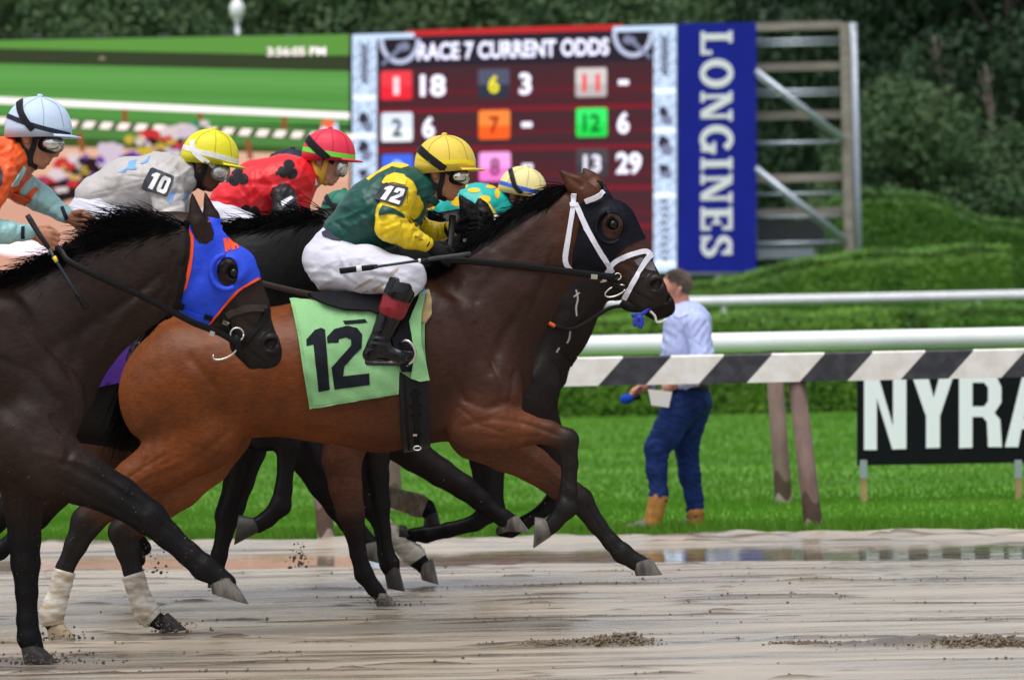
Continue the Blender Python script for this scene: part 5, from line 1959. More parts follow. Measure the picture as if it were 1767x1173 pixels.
rein(H1, [(408, 590, .09), (300, 530, .14), (180, 470, .17), (110, 420, .13)], 10, M_leather, h1)
strap('buckle', [(362, 574), (370, 577)], 8, BVHTree.FromPolygons([tuple(P(x, y, 22.56)) for x, y in ((350, 550), (390, 550), (390, 600), (350, 600))], [[0, 1, 2, 3]]), 22.7, M_metal, h1, lift=.002, thick=.003)
Fs = Field(.012)
Fs.cap(H1.T((550, 520)), H1.T((690, 495)), .03, .045, 2.2, 1.4, .04, (.012, .013, .02))
for sg in (-1, 1):
    Fs.cap(H1.T((610, 538), sg * .15), H1.T((690, 520), sg * .15), .026, .03, 1, 1, .03, (.01, .012, .02))
    Fs.cap(H1.T((650, 535), sg * .19), H1.T((700, 630), sg * .25), .035, .02, .4, .4, .02, (.008, .008, .01))
Fs.build('saddle', M_leather, h1)


# ---------------------------------------------------------------- the runners behind
def back_horse(label, D, x0, coat, pts_col, neckp, ear, nose, legs, vox=.012, ys=0., ears=True, mane=0, seed=1, saddle_col=None, mane_up=.2, m=None, hcoat=None):
    H = Horse(D, x0, None, ys)
    hc = hcoat or coat
    hh = thing('racehorse', label, 'racehorse', base_of(H, x0 - 230), 'racehorses galloping in a bunch')
    c = dict(front=coat, mid=coat, back=coat, rump=coat, poll=hc, cheek=hc, nose=hc, muzzle=tuple(np.array(hc) * .7), eartip=hc)
    Fd = Field(vox)
    torso(Fd, H, c)
    nk = [H.tf((800, 590)) + (124 * H.s, .56)] + list(neckp)
    neck(Fd, nk, H, [coat] + [hc] * (len(nk) - 1), False)
    hm, sc = head_map(H, ear, nose)
    horse_head(Fd, H, hm, sc, c, ears)
    for pts, yo, ct, cb_, n_top, tm in legs:
        leg(Fd, H, pts, yo, ct, cb_, n_top, tm)
    Fd.grooves += [([H.tf(q) for q in ((775, 480), (800, 540), (840, 610), (880, 650))], 14, .012, 0), ([H.tf(q) for q in ((905, 520), (870, 580), (845, 640))], 10, .008, 0)]
    Fd.build('body', m or M_coat_dark, hh)
    bv = Fd.bvh()
    eyes(H, hm, sc, hh)
    if mane:
        ck = catmull([(p[0] - p[2] * .62, p[1] - p[2] * .80) for p in [nk[0]] + list(neckp)], 40)
        ck = ck[8:]
        ii = rng.random(mane) * (len(ck) - 1)
        px = np.stack([np.interp(ii, np.arange(len(ck)), ck[:, i]) for i in (0, 1)], -1) + rng.normal(size=(mane, 2)) * 3
        hair('mane', P(px[:, 0], px[:, 1] + 6, D + rng.uniform(-.06, .04, mane)), np.stack([np.full(mane, -.85), np.full(mane, -.12), np.full(mane, mane_up)], -1), .16, M_hair, hh, .35, .0032, .28, 6, .08, seed=seed)
    t0 = H.tf((266, 574))
    n = 500
    px = np.stack([rng.normal(t0[0], 4, n), rng.normal(t0[1], 5, n)], -1)
    hair('tail', P(px[:, 0], px[:, 1], D + rng.normal(size=n) * .025), np.tile(V(-.8, .1, -.35), (n, 1)), .5, M_hair, hh, .45, .0034, .14, 7, seed=seed + 20)
    if saddle_col:
        ms = mat('saddle_cloth_cotton', saddle_col, .85, .2, nscale=60, namp=.08, bump=.004, bscale=9)
        q = [H.tf(p) for p in ((453, 523), (550, 536), (655, 524), (658, 640), (620, 652), (485, 680), (465, 580))]
        decal('saddle_cloth', q, bv, D, ms, hh, lift=.018, thick=.006, step=9, smooth=3)
    Fs = Field(.013)
    Fs.cap(H.T((550, 520)), H.T((690, 495)), .03, .045, 2.2, 1.4, .04)
    for sg in (-1, 1):
        Fs.cap(H.T((650, 535), sg * .19), H.T((700, 630), sg * .25), .035, .02, .4, .4, .02)
    Fs.build('saddle', M_leather, hh)
    return H, hh, bv, hm, sc


BLK = (.0050, .0043, .0046)
BRN = (.048, .017, .0095)
DKB = (.0115, .0075, .0066)
PB = (.0048, .0042, .0046)
HIND_N = (HL, -.14)
# number 10's black horse
H10, h10, b10, _, _ = back_horse(
    'black racehorse with a purple saddle cloth between the blue hooded horse and the bay', 26.3, 492., BLK, PB,
    [(430, 490, 100, .5), (500, 452, 80, .46), (570, 428, 64, .48), (606, 418, 54, .5)], (618, 392), (726, 548),
    [([(430, 735, 50), (425, 775, 34), (412, 830, 26), (400, 872, 23), (393, 890, 22), (387, 920, 15), (378, 958, 14), (372, 985, 15)], .14, BLK, PB, 2, False),
     ([(430, 720, 50), (455, 742, 36), (482, 750, 27), (496, 765, 22), (494, 800, 15), (489, 845, 15), (484, 872, 18), (462, 895, 14), (445, 905, 15)], -.14, BLK, PB, 2, False),
     (HL, -.14, BLK, PB, 3, True), (HLF, .14, BLK, PB, 3, True)],
    mane=2600, seed=11, saddle_col=(.055, .016, .17), mane_up=.16)
hoof(H10, (440, 893), (446, 918), (404, 940), (412, 888), -.14, M_hoofdk, h10)
hoof(H10, (360, 990), (384, 984), (396, 1012), (358, 1014), .14, M_hoofdk, h10)
rein(H10, [(300, 430, -.15), (380, 462, -.16), (435, 484, -.155), (520, 505, -.13), (606, 520, -.10), (640, 524, -.09)], 11, M_leather_br, h10)
strap('buckle', [(598, 519), (606, 521)], 9, BVHTree.FromPolygons([tuple(P(x, y, 26.15)) for x, y in ((580, 500), (630, 500), (630, 540), (580, 540))], [[0, 1, 2, 3]]), 26.3, M_metal, h10, lift=.002, thick=.003)
# the red jockey's bay
Hr, hr, br_, hmr, scr = back_horse(
    'brown racehorse under the red silks, its black forelocked head showing beyond the green jockey', 27.5, 708., BRN, PB,
    [(640, 520, 96, .5), (715, 465, 78, .46), (775, 428, 60, .48), (806, 412, 50, .5)], (812, 372), (905, 545),
    [([(600, 745, 46), (590, 790, 34), (596, 840, 28), (605, 886, 24), (612, 915, 18), (618, 955, 14), (628, 990, 16), (645, 1014, 13), (655, 1025, 13)], -.14, (.075, .028, .015), PB, 3, False),
     ([(620, 730, 50), (640, 775, 32), (645, 820, 26), (652, 872, 21), (660, 915, 14), (666, 955, 14), (672, 972, 17), (676, 986, 14)], .14, (.02, .012, .01), PB, 1, False),
     ([(220, 690, 66), (190, 755, 50), (140, 800, 40), (92, 850, 30), (62, 890, 24), (40, 915, 16), (18, 936, 14), (0, 950, 15), (-14, 960, 13)], -.13, (.055, .022, .014), PB, 3, False),
     ([(215, 690, 62), (150, 755, 48), (90, 800, 38), (40, 850, 28), (14, 880, 23), (-8, 905, 16), (-30, 925, 14), (-48, 938, 15)], .13, (.045, .02, .014), PB, 3, False)],
    mane=900, seed=12, mane_up=.1, hcoat=BLK)
hoof(Hr, (644, 1028), (662, 1018), (688, 1044), (650, 1046), -.14, M_hoof, hr)
hoof(Hr, (662, 982), (688, 976), (699, 1020), (668, 1014), .14, M_hoofdk, hr)
hoof(Hr, (-8, 946), (-18, 968), (-40, 975), (-22, 942), -.13, M_hoofdk, hr)
hoof(Hr, (-46, 926), (-54, 950), (-76, 958), (-60, 924), .13, M_hoofdk, hr)
rein(Hr, [(802, 412, -.11), (806, 428, -.11), (809, 440, -.11)], 6, M_wht, hr, 'cheek_strap', .4)
n = 900
px = np.stack([rng.uniform(796, 846, n), rng.uniform(365, 420, n)], -1)
hair('forelock', P(px[:, 0], px[:, 1], 27.5 - .07 + rng.normal(size=n) * .02), np.tile(V(.25, -.15, -.5), (n, 1)), .10, M_hair, hr, .3, .0034, .4, 5, seed=33)
# the navy capped jockey's horse
Hn, hn, bn_, _, _ = back_horse(
    'black racehorse mostly hidden behind the bay, its forelegs reaching out under the belly', 28.5, 640., BLK, PB,
    [(570, 545, 92, .5), (640, 515, 76, .46), (690, 500, 58, .48), (715, 500, 48, .5)], (720, 462), (800, 610),
    [([(500, 735, 46), (530, 785, 33), (560, 832, 29), (588, 872, 26), (604, 900, 20), (622, 925, 17), (636, 940, 17), (648, 948, 14)], -.14, BLK, PB, 2, False),
     ([(520, 735, 44), (545, 745, 30), (560, 752, 24), (575, 745, 20), (560, 715, 14), (545, 700, 13), (535, 705, 12)], .14, BLK, PB, 2, False),
     ([(200, 690, 62), (230, 750, 46), (225, 800, 34), (210, 850, 26), (205, 880, 22), (215, 910, 15), (230, 945, 14), (238, 965, 14)], -.13, BLK, PB, 3, False),
     ([(190, 690, 60), (215, 750, 46), (215, 800, 34), (205, 850, 26), (200, 876, 22), (215, 905, 15), (235, 930, 14), (248, 945, 14)], .13, BLK, PB, 3, False)],
    seed=13)
hoof(Hn, (615, 942), (660, 934), (667, 974), (622, 962), -.14, M_hoof, hn)
# the green capped jockey's horse
Hg, hg, bg_, _, _ = back_horse(
    'dark racehorse hidden beyond the bay, one muddy dark foreleg stretched forward beneath the girth', 29.4, 715., DKB, PB,
    [(650, 545, 88, .5), (720, 510, 74, .46), (780, 490, 56, .48), (805, 486, 46, .5)], (812, 452), (895, 595),
    [([(670, 745, 42), (715, 785, 28), (760, 815, 24), (800, 840, 21), (828, 862, 18), (852, 882, 14), (868, 893, 15), (884, 898, 12)], -.14, DKB, PB, 3, False),
     ([(650, 730, 42), (690, 745, 28), (720, 752, 22), (735, 742, 18), (720, 720, 13), (700, 705, 12)], .14, DKB, PB, 2, False),
     ([(320, 690, 58), (350, 735, 42), (330, 770, 30), (308, 790, 24), (300, 815, 15), (305, 840, 13), (310, 852, 14)], -.13, DKB, PB, 2, False),
     ([(310, 690, 58), (340, 735, 42), (320, 770, 30), (296, 790, 24), (290, 815, 15), (296, 840, 13), (300, 850, 14)], .13, DKB, PB, 2, False)],
    seed=14)
hoof(Hg, (868, 900), (894, 890), (915, 918), (872, 916), -.14, M_hoof, hg)
# the teal jockey's dark horse, its muzzle beside the bay's chin
Ht, ht, bt, hmt, sct = back_horse(
    'near black racehorse with a blue ribbon on its bit, muzzle under the bay\'s chin', 30.2, 978., DKB, PB,
    [(935, 545, 88, .50), (985, 490, 66, .46), (1015, 455, 52, .50)], (1030, 398), (1163, 522),
    [([(905, 700, 48), (860, 745, 42), (842, 790, 32), (843, 840, 25), (850, 878, 21), (820, 902, 14), (775, 914, 13), (735, 922, 14), (712, 922, 12)], -.14, DKB, PB, 2, False),
     ([(915, 705, 46), (945, 770, 34), (962, 815, 24), (966, 852, 19), (938, 880, 12), (905, 902, 12), (882, 914, 13), (866, 916, 11)], .14, DKB, PB, 2, False),
     ([(560, 680, 60), (610, 730, 46), (640, 785, 33), (642, 840, 25), (640, 872, 21), (656, 900, 15), (690, 935, 14), (718, 962, 16), (734, 980, 13)], -.13, (.018, .0115, .01), PB, 3, False),
     ([(560, 680, 58), (600, 730, 44), (622, 780, 30), (618, 820, 24), (624, 842, 20), (660, 855, 14), (705, 866, 14), (735, 876, 15), (746, 892, 12)], .13, (.018, .0115, .01), PB, 3, False)],
    seed=15, mane=400, ears=False)
hoof(Ht, (700, 906), (706, 928), (688, 930), (690, 905), -.14, M_hoofdk, ht)
hoof(Ht, (872, 900), (878, 922), (858, 922), (862, 896), .14, M_hoof, ht)
hoof(Ht, (722, 978), (748, 966), (757, 1008), (728, 1000), -.13, M_hoof, ht)
hoof(Ht, (732, 890), (755, 884), (762, 908), (730, 908), .13, M_hoofdk, ht)
wrap(Ht, [(655, 902, 18), (690, 936, 17), (714, 958, 21), (720, 966, 18)], -.13, M_bandage, ht)
wrap(Ht, [(645, 851, 17), (690, 862, 18), (722, 872, 21), (733, 876, 18)], .13, M_bandage_mud, ht)
M_rope = mat('orange_rein_grip', (.72, .12, .015), .5)
rein(Ht, [(930, 535, -.16), (945, 555, -.15), (957, 563, -.14)], 7, M_rope, ht, 'rein', .8)
rein(Ht, [(957, 563, -.14), (985, 568, -.13), (1012, 557, -.11), (1045, 535, -.10), (1062, 529, -.09), (1085, 527, -.09)], 7, M_leather, ht)
rein(Ht, [(1072, 520, -.085), (1090, 530, -.09), (1118, 528, -.08)], 18, M_leather, ht, 'bit_leather', .4)
mb = MB()
for pts, w in (([(1122, 528), (1116, 536), (1106, 543), (1101, 546)], 3.2), ([(1103, 545), (1096, 556), (1098, 563)], 4), ([(1104, 545), (1107, 556), (1104, 566)], 4.5), ([(1100, 541), (1093, 546), (1092, 541)], 3)):
    mb.tube(catmull([P(x, y, 30.1) for x, y in pts], 8), w * 30 / F, 8, 0, .5)
mb.build('ribbon', mat('royal_blue_ribbon', (.012, .03, .42), .5), ht)
mb = MB()
mb.tube(catmull([P(x, y, 30.14) for x, y in ((1122, 537), (1130, 545), (1134, 556), (1150, 552))], 10), .006, 8)
mb.build('bit', mat('white_rubber_bit', (.7, .68, .65), .5), ht)
strap('girth', [Ht.tf(p) for p in ((905, 600), (945, 640), (975, 655))], 8, bt, 30.2, M_leather, ht)
for pts in ([(994, 500), (997, 515), (994, 530), (995, 545)], [(984, 570), (982, 585), (978, 592)], [(1000, 505), (990, 512)], [(965, 600), (960, 608)], [(880, 640), (878, 655)]):
    strap('foam_fleck', pts, 2.2, bt, 30.2, mat('dried_foam', (.45, .43, .42), .7), ht, lift=.002, thick=.003)

# ================================================================== riders
def skin(name, c):
    return mat(name, c, .5, .35, nscale=30, namp=.1, bump=.0008, bscale=120, sub=0)


def cloth_mat(name, rough=.6, spec=.3, bump=.010, bscale=9, sheen=.15, stretch=(1, 1, 1), c=None):
    return mat(name, c or (.5, .5, .5), attr=c is None, rough=rough, spec=spec, nscale=30, namp=.05, bump=bump, bscale=bscale, stretch=stretch, sheen=sheen)


M_silk = cloth_mat('racing_silk', .42, .4, .010, 11, 0, (1, 1, 1.4))
M_breech = mat('white_breeches', (.60, .60, .70), .6, .3, nscale=9, namp=.05, bump=.008, bscale=11, stretch=(1, 1, 1.5))
M_boot = mat('polished_black_boot', attr=True, rough=.16, spec=.35, nscale=12, namp=.1, bump=.005, bscale=12)
M_lens = mat('mirrored_goggle_lens', (.62, .62, .60), .13, .5, .9, nscale=25, namp=.35, bump=.006, bscale=26)
M_clear = mat('clear_goggle_plastic', (.60, .60, .59), .14, .6, .6, nscale=25, namp=.25, bump=.002, bscale=40)
M_frame = mat('black_goggle_frame', (.006, .006, .007), .45, .2)
M_glove = mat('black_glove', (.007, .007, .008), .7, .18, nscale=60, namp=.3, bump=.001, bscale=150)
M_harn = mat('dark_harness_padding', (.013, .012, .015), .6, .2, nscale=50, namp=.2)
M_slate = mat('slate_armband', (.045, .048, .065), .6, .3, nscale=60, namp=.1)
M_wnum = mat('white_armband_figure', (.80, .80, .82), .6, .3)
M_wstrap = mat('white_elastic_strap', (.74, .73, .72), .6, .3, nscale=60, namp=.1)
M_hairb = mat('dark_hair', (.012, .009, .008), .6, .3)

ONE = [(.12, .17), (.46, 0), (.86, 0), (.86, 1), (.42, 1), (.42, .30), (.12, .30)]
TWO = [(0, .34), (0, .12), (.14, 0), (.86, 0), (1, .12), (1, .42), (.40, .78), (1, .78), (1, 1), (0, 1), (0, .72), (.60, .36), (.60, .20), (.40, .20), (.40, .34)]
ZERO = [(0, .14), (.16, 0), (.84, 0), (1, .14), (1, .86), (.84, 1), (.16, 1), (0, .86)]
ZEROH = [(.36, .22), (.64, .22), (.64, .78), (.36, .78)]


def quad_map(q):
    """unit square (u right, v down) onto the quad top-left, top-right, bottom-right, bottom-left"""
    q = [np.array(p, float) for p in q]
    return lambda u, v: tuple((q[0] * (1 - u) + q[1] * u) * (1 - v) + (q[3] * (1 - u) + q[2] * u) * v)


def shape_in(q, shp, u0, u1, v0, v1):
    f = quad_map(q)
    return [f(u0 + (u1 - u0) * u, v0 + (v1 - v0) * v) for u, v in shp]


def armband(q, digits, bvh, D, parent, lift=.006):
    f = quad_map(q)
    outl = [f(u, v) for u, v in ((0, .08), (.08, 0), (.92, 0), (1, .08), (1, .92), (.92, 1), (.08, 1), (0, .92))]
    o = decal('armband', outl, bvh, D, M_slate, parent, lift=lift, thick=.006, step=4, smooth=4)
    bv = LAST[0]
    n = len(digits)
    for i, dg in enumerate(digits):
        u0 = .07 + i * .90 / n
        u1 = u0 + .90 / n - .06
        shp = {'1': ONE, '2': TWO, '0': ZERO}[dg]
        decal('number', shape_in(q, shp, u0, u1, .10, .90), bv, D, M_wnum, o, holes=[shape_in(q, ZEROH, u0, u1, .10, .90)] if dg == '0' else (), lift=.003, thick=.004, step=3)
    return o


def helmet(c, R_, tilt, D, m, parent, wide=1.0, peak_m=None, button=True, long=1.0):
    """riding cap: c photo pixel of the centre of its rim plane, R_ radius in pixels, tilt nose-down in degrees"""
    k = D / F
    C = P(c[0], c[1], D)
    ta = math.radians(tilt)
    fx, up = V(math.cos(ta), 0, -math.sin(ta)), V(math.sin(ta), 0, math.cos(ta))
    r = R_ * k
    n, mm = 36, 12
    v = []
    for i in range(mm + 1):
        ph = math.pi / 2 * i / mm
        a = np.linspace(0, 2 * math.pi, n, endpoint=False)
        ex = math.cos(ph) ** .9 if i < mm else 0
        zz = math.sin(ph) * r * 1.02 - (.16 * r if i == 0 else 0)
        drop = (-.10 * r * np.cos(a) * 0 - .13 * r * (1 - np.cos(a)) / 2) * (1 if i == 0 else max(0, 1 - i / 3.))
        x = r * 1.03 * long * ex * np.cos(a)
        y = r * .80 * wide * ex * np.sin(a)
        v.append(C + x[:, None] * fx + y[:, None] * V(0, 1, 0) + (zz + drop)[:, None] * up)
    inner = [C + (v[0] - C) * .93 + up * .004]
    v = np.concatenate(v + inner)
    f = []
    for i in range(mm):
        for j in range(n):
            q = (j + 1) % n
            f.append([i * n + j, i * n + q, (i + 1) * n + q, (i + 1) * n + j])
    o0 = (mm + 1) * n
    for j in range(n):
        q = (j + 1) % n
        f.append([o0 + j, o0 + q, q, j])
    hm = mk('helmet', v, f, m, parent)
    bv = BVHTree.FromPolygons(v.tolist(), f)
    # peak
    a = np.radians(np.linspace(-62, 62, 17))
    A, B, A2, B2 = [], [], [], []
    for t in a:
        e = C + r * 1.02 * long * math.cos(t) * fx + r * .80 * wide * math.sin(t) * V(0, 1, 0) - .14 * r * up
        out = (math.cos(t) ** .8) * r * .30
        g = e + (fx * math.cos(t) + V(0, 1, 0) * math.sin(t)) * out - up * r * .03
        A.append(e + up * .006)
        B.append(g + up * .003)
        A2.append(e - up * .004)
        B2.append(g - up * .003)
    pv = np.array(A + B + B2 + A2)
    nn = len(a)
    pf = []
    for s in range(4):
        for i in range(nn - 1):
            s2 = (s + 1) % 4
            pf.append([s * nn + i, s * nn + i + 1, s2 * nn + i + 1, s2 * nn + i])
    mk('peak', pv, pf, peak_m or m, hm)
    if button:
        mb = MB()
        t_ = C + up * r * 1.02
        mb.tube([t_ - up * .004, t_ + up * .006, t_ + up * .010], [.012, .012, .005], 10)
        mb.build('button', m, hm)
    return hm, bv


def goggles(c, rx, rz, tilt, D, parent, lens=M_lens, ry=.062, frame=True):
    k = D / F
    ta = math.radians(tilt)
    C = P(c[0], c[1], D)
    fx, up = V(math.cos(ta), 0, -math.sin(ta)), V(math.sin(ta), 0, math.cos(ta))
    out = []
    for nm, ex, sc_, m in (('goggle_frame', -.10, (1.02, 1.06, 1.14), M_frame), ('goggle_lens', .10, (1.0, 1.14, 1.0), lens)):
        if nm == 'goggle_frame' and not frame:
            continue
        th = np.linspace(0, math.pi, 15)
        a = np.linspace(0, 2 * math.pi, 28, endpoint=False)
        v = []
        for t in th:
            cs = lambda q: np.sign(np.cos(q)) * np.abs(np.cos(q)) ** .75
            sn = lambda q: np.sign(np.sin(q)) * np.abs(np.sin(q)) ** .75
            y = -math.cos(t) * (1 if abs(math.cos(t)) < 1 else 1)
            x_, z_ = rx * k * sc_[0] * math.sin(t) ** .6 * cs(a), rz * k * sc_[2] * math.sin(t) ** .6 * sn(a)
            v.append(C + (x_ + ex * rx * k)[:, None] * fx + z_[:, None] * up + np.outer(np.ones(28) * y * ry * sc_[1], V(0, 1, 0)))
        f = []
        for i in range(14):
            for j in range(28):
                q = (j + 1) % 28
                f.append([i * 28 + j, i * 28 + q, (i + 1) * 28 + q, (i + 1) * 28 + j])
        out.append(mk(nm, np.concatenate(v), f, m, parent))
    return out


def hand(Fd, w, d, n, sc, yin, c):
    """closed hand: wrist point w, direction d of the forearm, n across the knuckles, yin +1 / -1 towards the rider's middle"""
    d, n = d / np.linalg.norm(d), n / np.linalg.norm(n)
    Y = V(0, yin, 0)
    Fd.cap(w, w + d * .055 * sc, .024 * sc, .030 * sc, .62, .6, .012, c)
    kn = w + d * .078 * sc
    for i, (o, ln) in enumerate(((.030, .034), (.010, .038), (-.010, .036), (-.029, .029))):
        a = kn + n * o * sc
        b = a + d * ln * .75 * sc + Y * .012 * sc
        e = b + Y * .030 * sc - d * .012 * sc
        g = e - d * .026 * sc
        r = (.0098, .0100, .0096, .0086)[i] * sc
        Fd.cap(w + d * .05 * sc + n * o * .8 * sc, a, r * 1.15, r * 1.1, 1, 1, .008, c)
        Fd.cap(a, b, r * 1.05, r, 1, 1, .004, c)
        Fd.cap(b, e, r, r * .92, 1, 1, .003, c)
        Fd.cap(e, g, r * .92, r * .8, 1, 1, .003, c)
    t0 = w + d * .03 * sc + n * .024 * sc + Y * .012 * sc
    t1 = t0 + d * .030 * sc + n * .016 * sc + Y * .016 * sc
    t2 = t1 + d * .030 * sc - n * .004 * sc + Y * .008 * sc
    Fd.cap(t0, t1, .013 * sc, .0105 * sc, 1, 1, .008, c)
    Fd.cap(t1, t2, .0105 * sc, .0085 * sc, 1, 1, .003, c)


def folds(seed, amp, lines):
    """creased cloth: sharp folds running along the directions given, fading in and out"""
    r = np.random.default_rng(seed)
    pr = [(math.radians(a), w, r.uniform(0, 6.28, 4), r.uniform(.6, 1.4)) for a, w in lines for _ in (0, 1)]

    def f(px, nrm):
        d = np.zeros(len(px))
        for a, w, ph, q in pr:
            u = (px[:, 0] * -math.sin(a) + px[:, 1] * math.cos(a)) / w
            v = (px[:, 0] * math.cos(a) + px[:, 1] * math.sin(a)) / w
            s = np.sin(u * q + 1.1 * np.sin(v * .35 + ph[0]) + ph[1])
            m = np.clip(np.sin(v * .31 + ph[2] + .7 * np.sin(u * .5)) * np.sin(u * .23 + v * .12 + ph[3]) * 1.6, 0, 1)
            d += m * (.6 - np.abs(s) ** .9)
        return amp * d
    return f


def rider(label, D, sp, H, vox=.006, vis_legs=True, back_loc=None):
    """sp: dict of photo pixels for one jockey; H the horse ridden (its template carries the hidden legs)"""
    k = D / F
    kk = sp.get('size', 25. / D)
    px = lambda p, yo=0.: P(p[0], p[1], D + yo)
    tmp = lambda p: H.tf(p)
    loc = P(*sp['hips'][:2], D)
    me = thing('person', label, 'jockey', (loc[0], D, loc[2]), 'jockeys crouching on the racehorses')
    cs, cr_ = sp['helmet'][:2], sp['helmet'][2]
    R_ = cr_
    tilt = sp.get('tilt', 0)
    ta = math.radians(tilt)

    def fm(p):   # face drawn round the cap of number 12 (centre 768, 286, radius 52)
        x, y = (p[0] - 768) * R_ / 52, (p[1] - 286) * R_ / 52
        return (cs[0] + x * math.cos(ta) - y * math.sin(ta), cs[1] + x * math.sin(ta) + y * math.cos(ta))
    K = k * R_ / 52
    sk = sp['skin']
    lip = tuple(np.array(sk) * V(.85, .5, .5))
    Fd = Field(vox * .8, sigma=.006)
    FP = lambda p, yo=0.: px(fm(p), yo)
    # head
    Fd.cap(FP((756, 282)), FP((772, 284)), 34 * K, 35 * K, .80, .76, .02, sk)
    Fd.cap(FP((776, 305)), FP((772, 326)), 25 * K, 17 * K, .95, .95, .02, sk)
    Fd.cap(FP((755, 316)), FP((770, 338)), 20 * K, 10 * K, 1.2, 1.4, .02, sk)
    Fd.cap(FP((777, 341)), FP((779, 343)), 6.5 * K, 6 * K, 1.6, 1.6, .012, sk)
    Fd.cap(FP((795, 303)), FP((800, 318)), 4.2 * K, 4.6 * K, .9, .9, .012, sk)
    Fd.cap(FP((800, 318)), FP((799, 324)), 4.8 * K, 4.4 * K, 1.1, 1.3, .006, sk)
    Fd.cap(FP((794, 325)), FP((794, 326)), 4.0 * K, 3.6 * K, 2.0, 2.0, .005, sk)
    Fd.cap(FP((788, 331)), FP((789, 332)), 4.4 * K, 4.2 * K, 2.6, 2.6, .006, lip)
    Fd.cap(FP((785, 337)), FP((786, 338)), 4.2 * K, 4.0 * K, 2.4, 2.4, .005, lip)
    Fd.cap(FP((797, 298)), FP((793, 296)), 4 * K, 4 * K, 5, 5, .012, sk)
    for sg in (-1, 1):
        yo = sg * .074 * R_ / 52 / .0 if False else sg * 30 * K
        Fd.cap(FP((748, 293), yo), FP((751, 306), yo * .96), 7.5 * K, 5 * K, .55, .55, .006, tuple(np.array(sk) * V(1.15, .9, .85)))
        Fd.cap(FP((750, 296), yo * 1.12), FP((751, 302), yo * 1.10), 3 * K, 2.5 * K, 1, 1, .004, op='-')
    nb = sp.get('neck', fm((728, 348)))
    Fd.cap(FP((752, 318)), px(nb), 22 * K, 25 * K, .95, 1.0, .02, sk)
    # body under the clothes
    T_ = sp['torso']
    dk = tuple(np.array(sk) * .8)
    for a, b in zip(T_[:-1], T_[1:]):
        Fd.cap(px(a), px(b), a[2] * k * .82, b[2] * k * .82, a[3] * .85, b[3] * .85, .03, sk)
    arms = sp['arms']
    for A in arms:
        for i, (a, b) in enumerate(zip(A['p'][:-1], A['p'][1:])):
            Fd.cap(px(a, a[3]), px(b, b[3]), a[2] * k * .72, b[2] * k * (.72 if i < len(A['p']) - 2 else .86), .95, .95, .02, sk)
        if not A.get('glove'):
            hand(Fd, px(A['hand'][0], A['hand'][1]), px(A['hand'][2], A['hand'][1]) - px(A['hand'][0], A['hand'][1]), V(.25, 0, 1.), A.get('hs', 1.0), 1 if A['hand'][1] < 0 else -1, sk)
    hip = sp['hips']
    kn_t = sp.get('knee', tmp((700, 480)))
    an_t = tmp((655, 592))
    toe_t = [tmp(p) for p in ((640, 612), (690, 614), (709, 612))]
    bs = H.s
    for sg in (-1, 1):
        kx = px(kn_t, sg * .26)
        Fd.cap(px(hip, sg * .07), kx, hip[2] * k * .7, 26 * k * bs, .9, .9, .03, sk)
        Fd.cap(kx, px(an_t, sg * .28), 20 * k * bs, 13 * k * bs, .95, .95, .02, sk)
        Fd.cap(px(an_t, sg * .28), px(toe_t[1], sg * .28), 13 * k * bs, 9 * k * bs, .8, .8, .02, sk)
    Fd.build('body', skin('skin', sk), me)
    bbody = Fd.bvh()
    # jacket
    Fj = Field(vox, hard=True)
    jc = sp['jacket']
    for i, (a, b) in enumerate(zip(T_[:-1], T_[1:])):
        Fj.cap(px(a), px(b), a[2] * k, b[2] * k, a[3], b[3], .035, jc['torso'])
    for e in sp.get('bulge', ()):
        Fj.cap(px(e[:2], e[3] if len(e) > 3 else 0), px(e[:2], e[3] if len(e) > 3 else 0), e[2] * k, e[2] * k, 1.1, 1.1, .05, jc['torso'])
    for A in arms:
        q = A['p']
        for i, (a, b) in enumerate(zip(q[:-1], q[1:])):
            cc = A.get('cols', [jc['sleeve']] * len(q))[i]
            Fj.cap(px(a, a[3]), px(b, b[3]), a[2] * k, b[2] * k, .92, .92, .025, cc)
    r_ = np.random.default_rng(int(abs(hip[0])) + 5)
    for A in arms:     # folds round the elbows and across the back
        q = A['p']
        for i in range(len(q) - 1):
            for t in (.25, .5, .75):
                c = np.array(q[i][:2]) * (1 - t) + np.array(q[i + 1][:2]) * t
                u = np.array(q[i + 1][:2], float) - q[i][:2]
                u = V(-u[1], u[0]) / np.linalg.norm(u)
                w_ = q[i][2] * 1.1
                o = r_.normal(size=2) * 7
                Fj.grooves.append(([tuple(c - u * w_ + o), tuple(c + u * w_ - o)], 3.2, r_.uniform(.002, .006), 0))
    for i in range(len(T_) - 1):
        for _ in range(7):
            t = r_.random()
            c = np.array(T_[i][:2]) * (1 - t) + np.array(T_[i + 1][:2]) * t + r_.normal(size=2) * T_[i][2] * .4
            a = r_.uniform(0, 3.14)
            u = V(math.cos(a), math.sin(a)) * r_.uniform(14, 34)
            Fj.grooves.append(([tuple(c - u), tuple(c + u)], r_.uniform(3, 6), r_.choice([-1, 1]) * r_.uniform(.002, .006), 0))
    for g in sp.get('folds', ()):
        Fj.grooves.append(g)
    Fj.fold = folds(int(abs(hip[0])) + 9, .0036, sp.get('foldlines', ((-35, 6.5), (60, 7.5), (10, 9))))
    jk = Fj.build('jacket', M_silk, me)
    bj = Fj.bvh()
    # breeches
    Fb = Field(vox * 1.15)
    w_ = (.7, .7, .7)
    Fb.cap(px(hip), px(T_[0]), hip[2] * k, T_[0][2] * k * .9, 1.25, 1.2, .04)
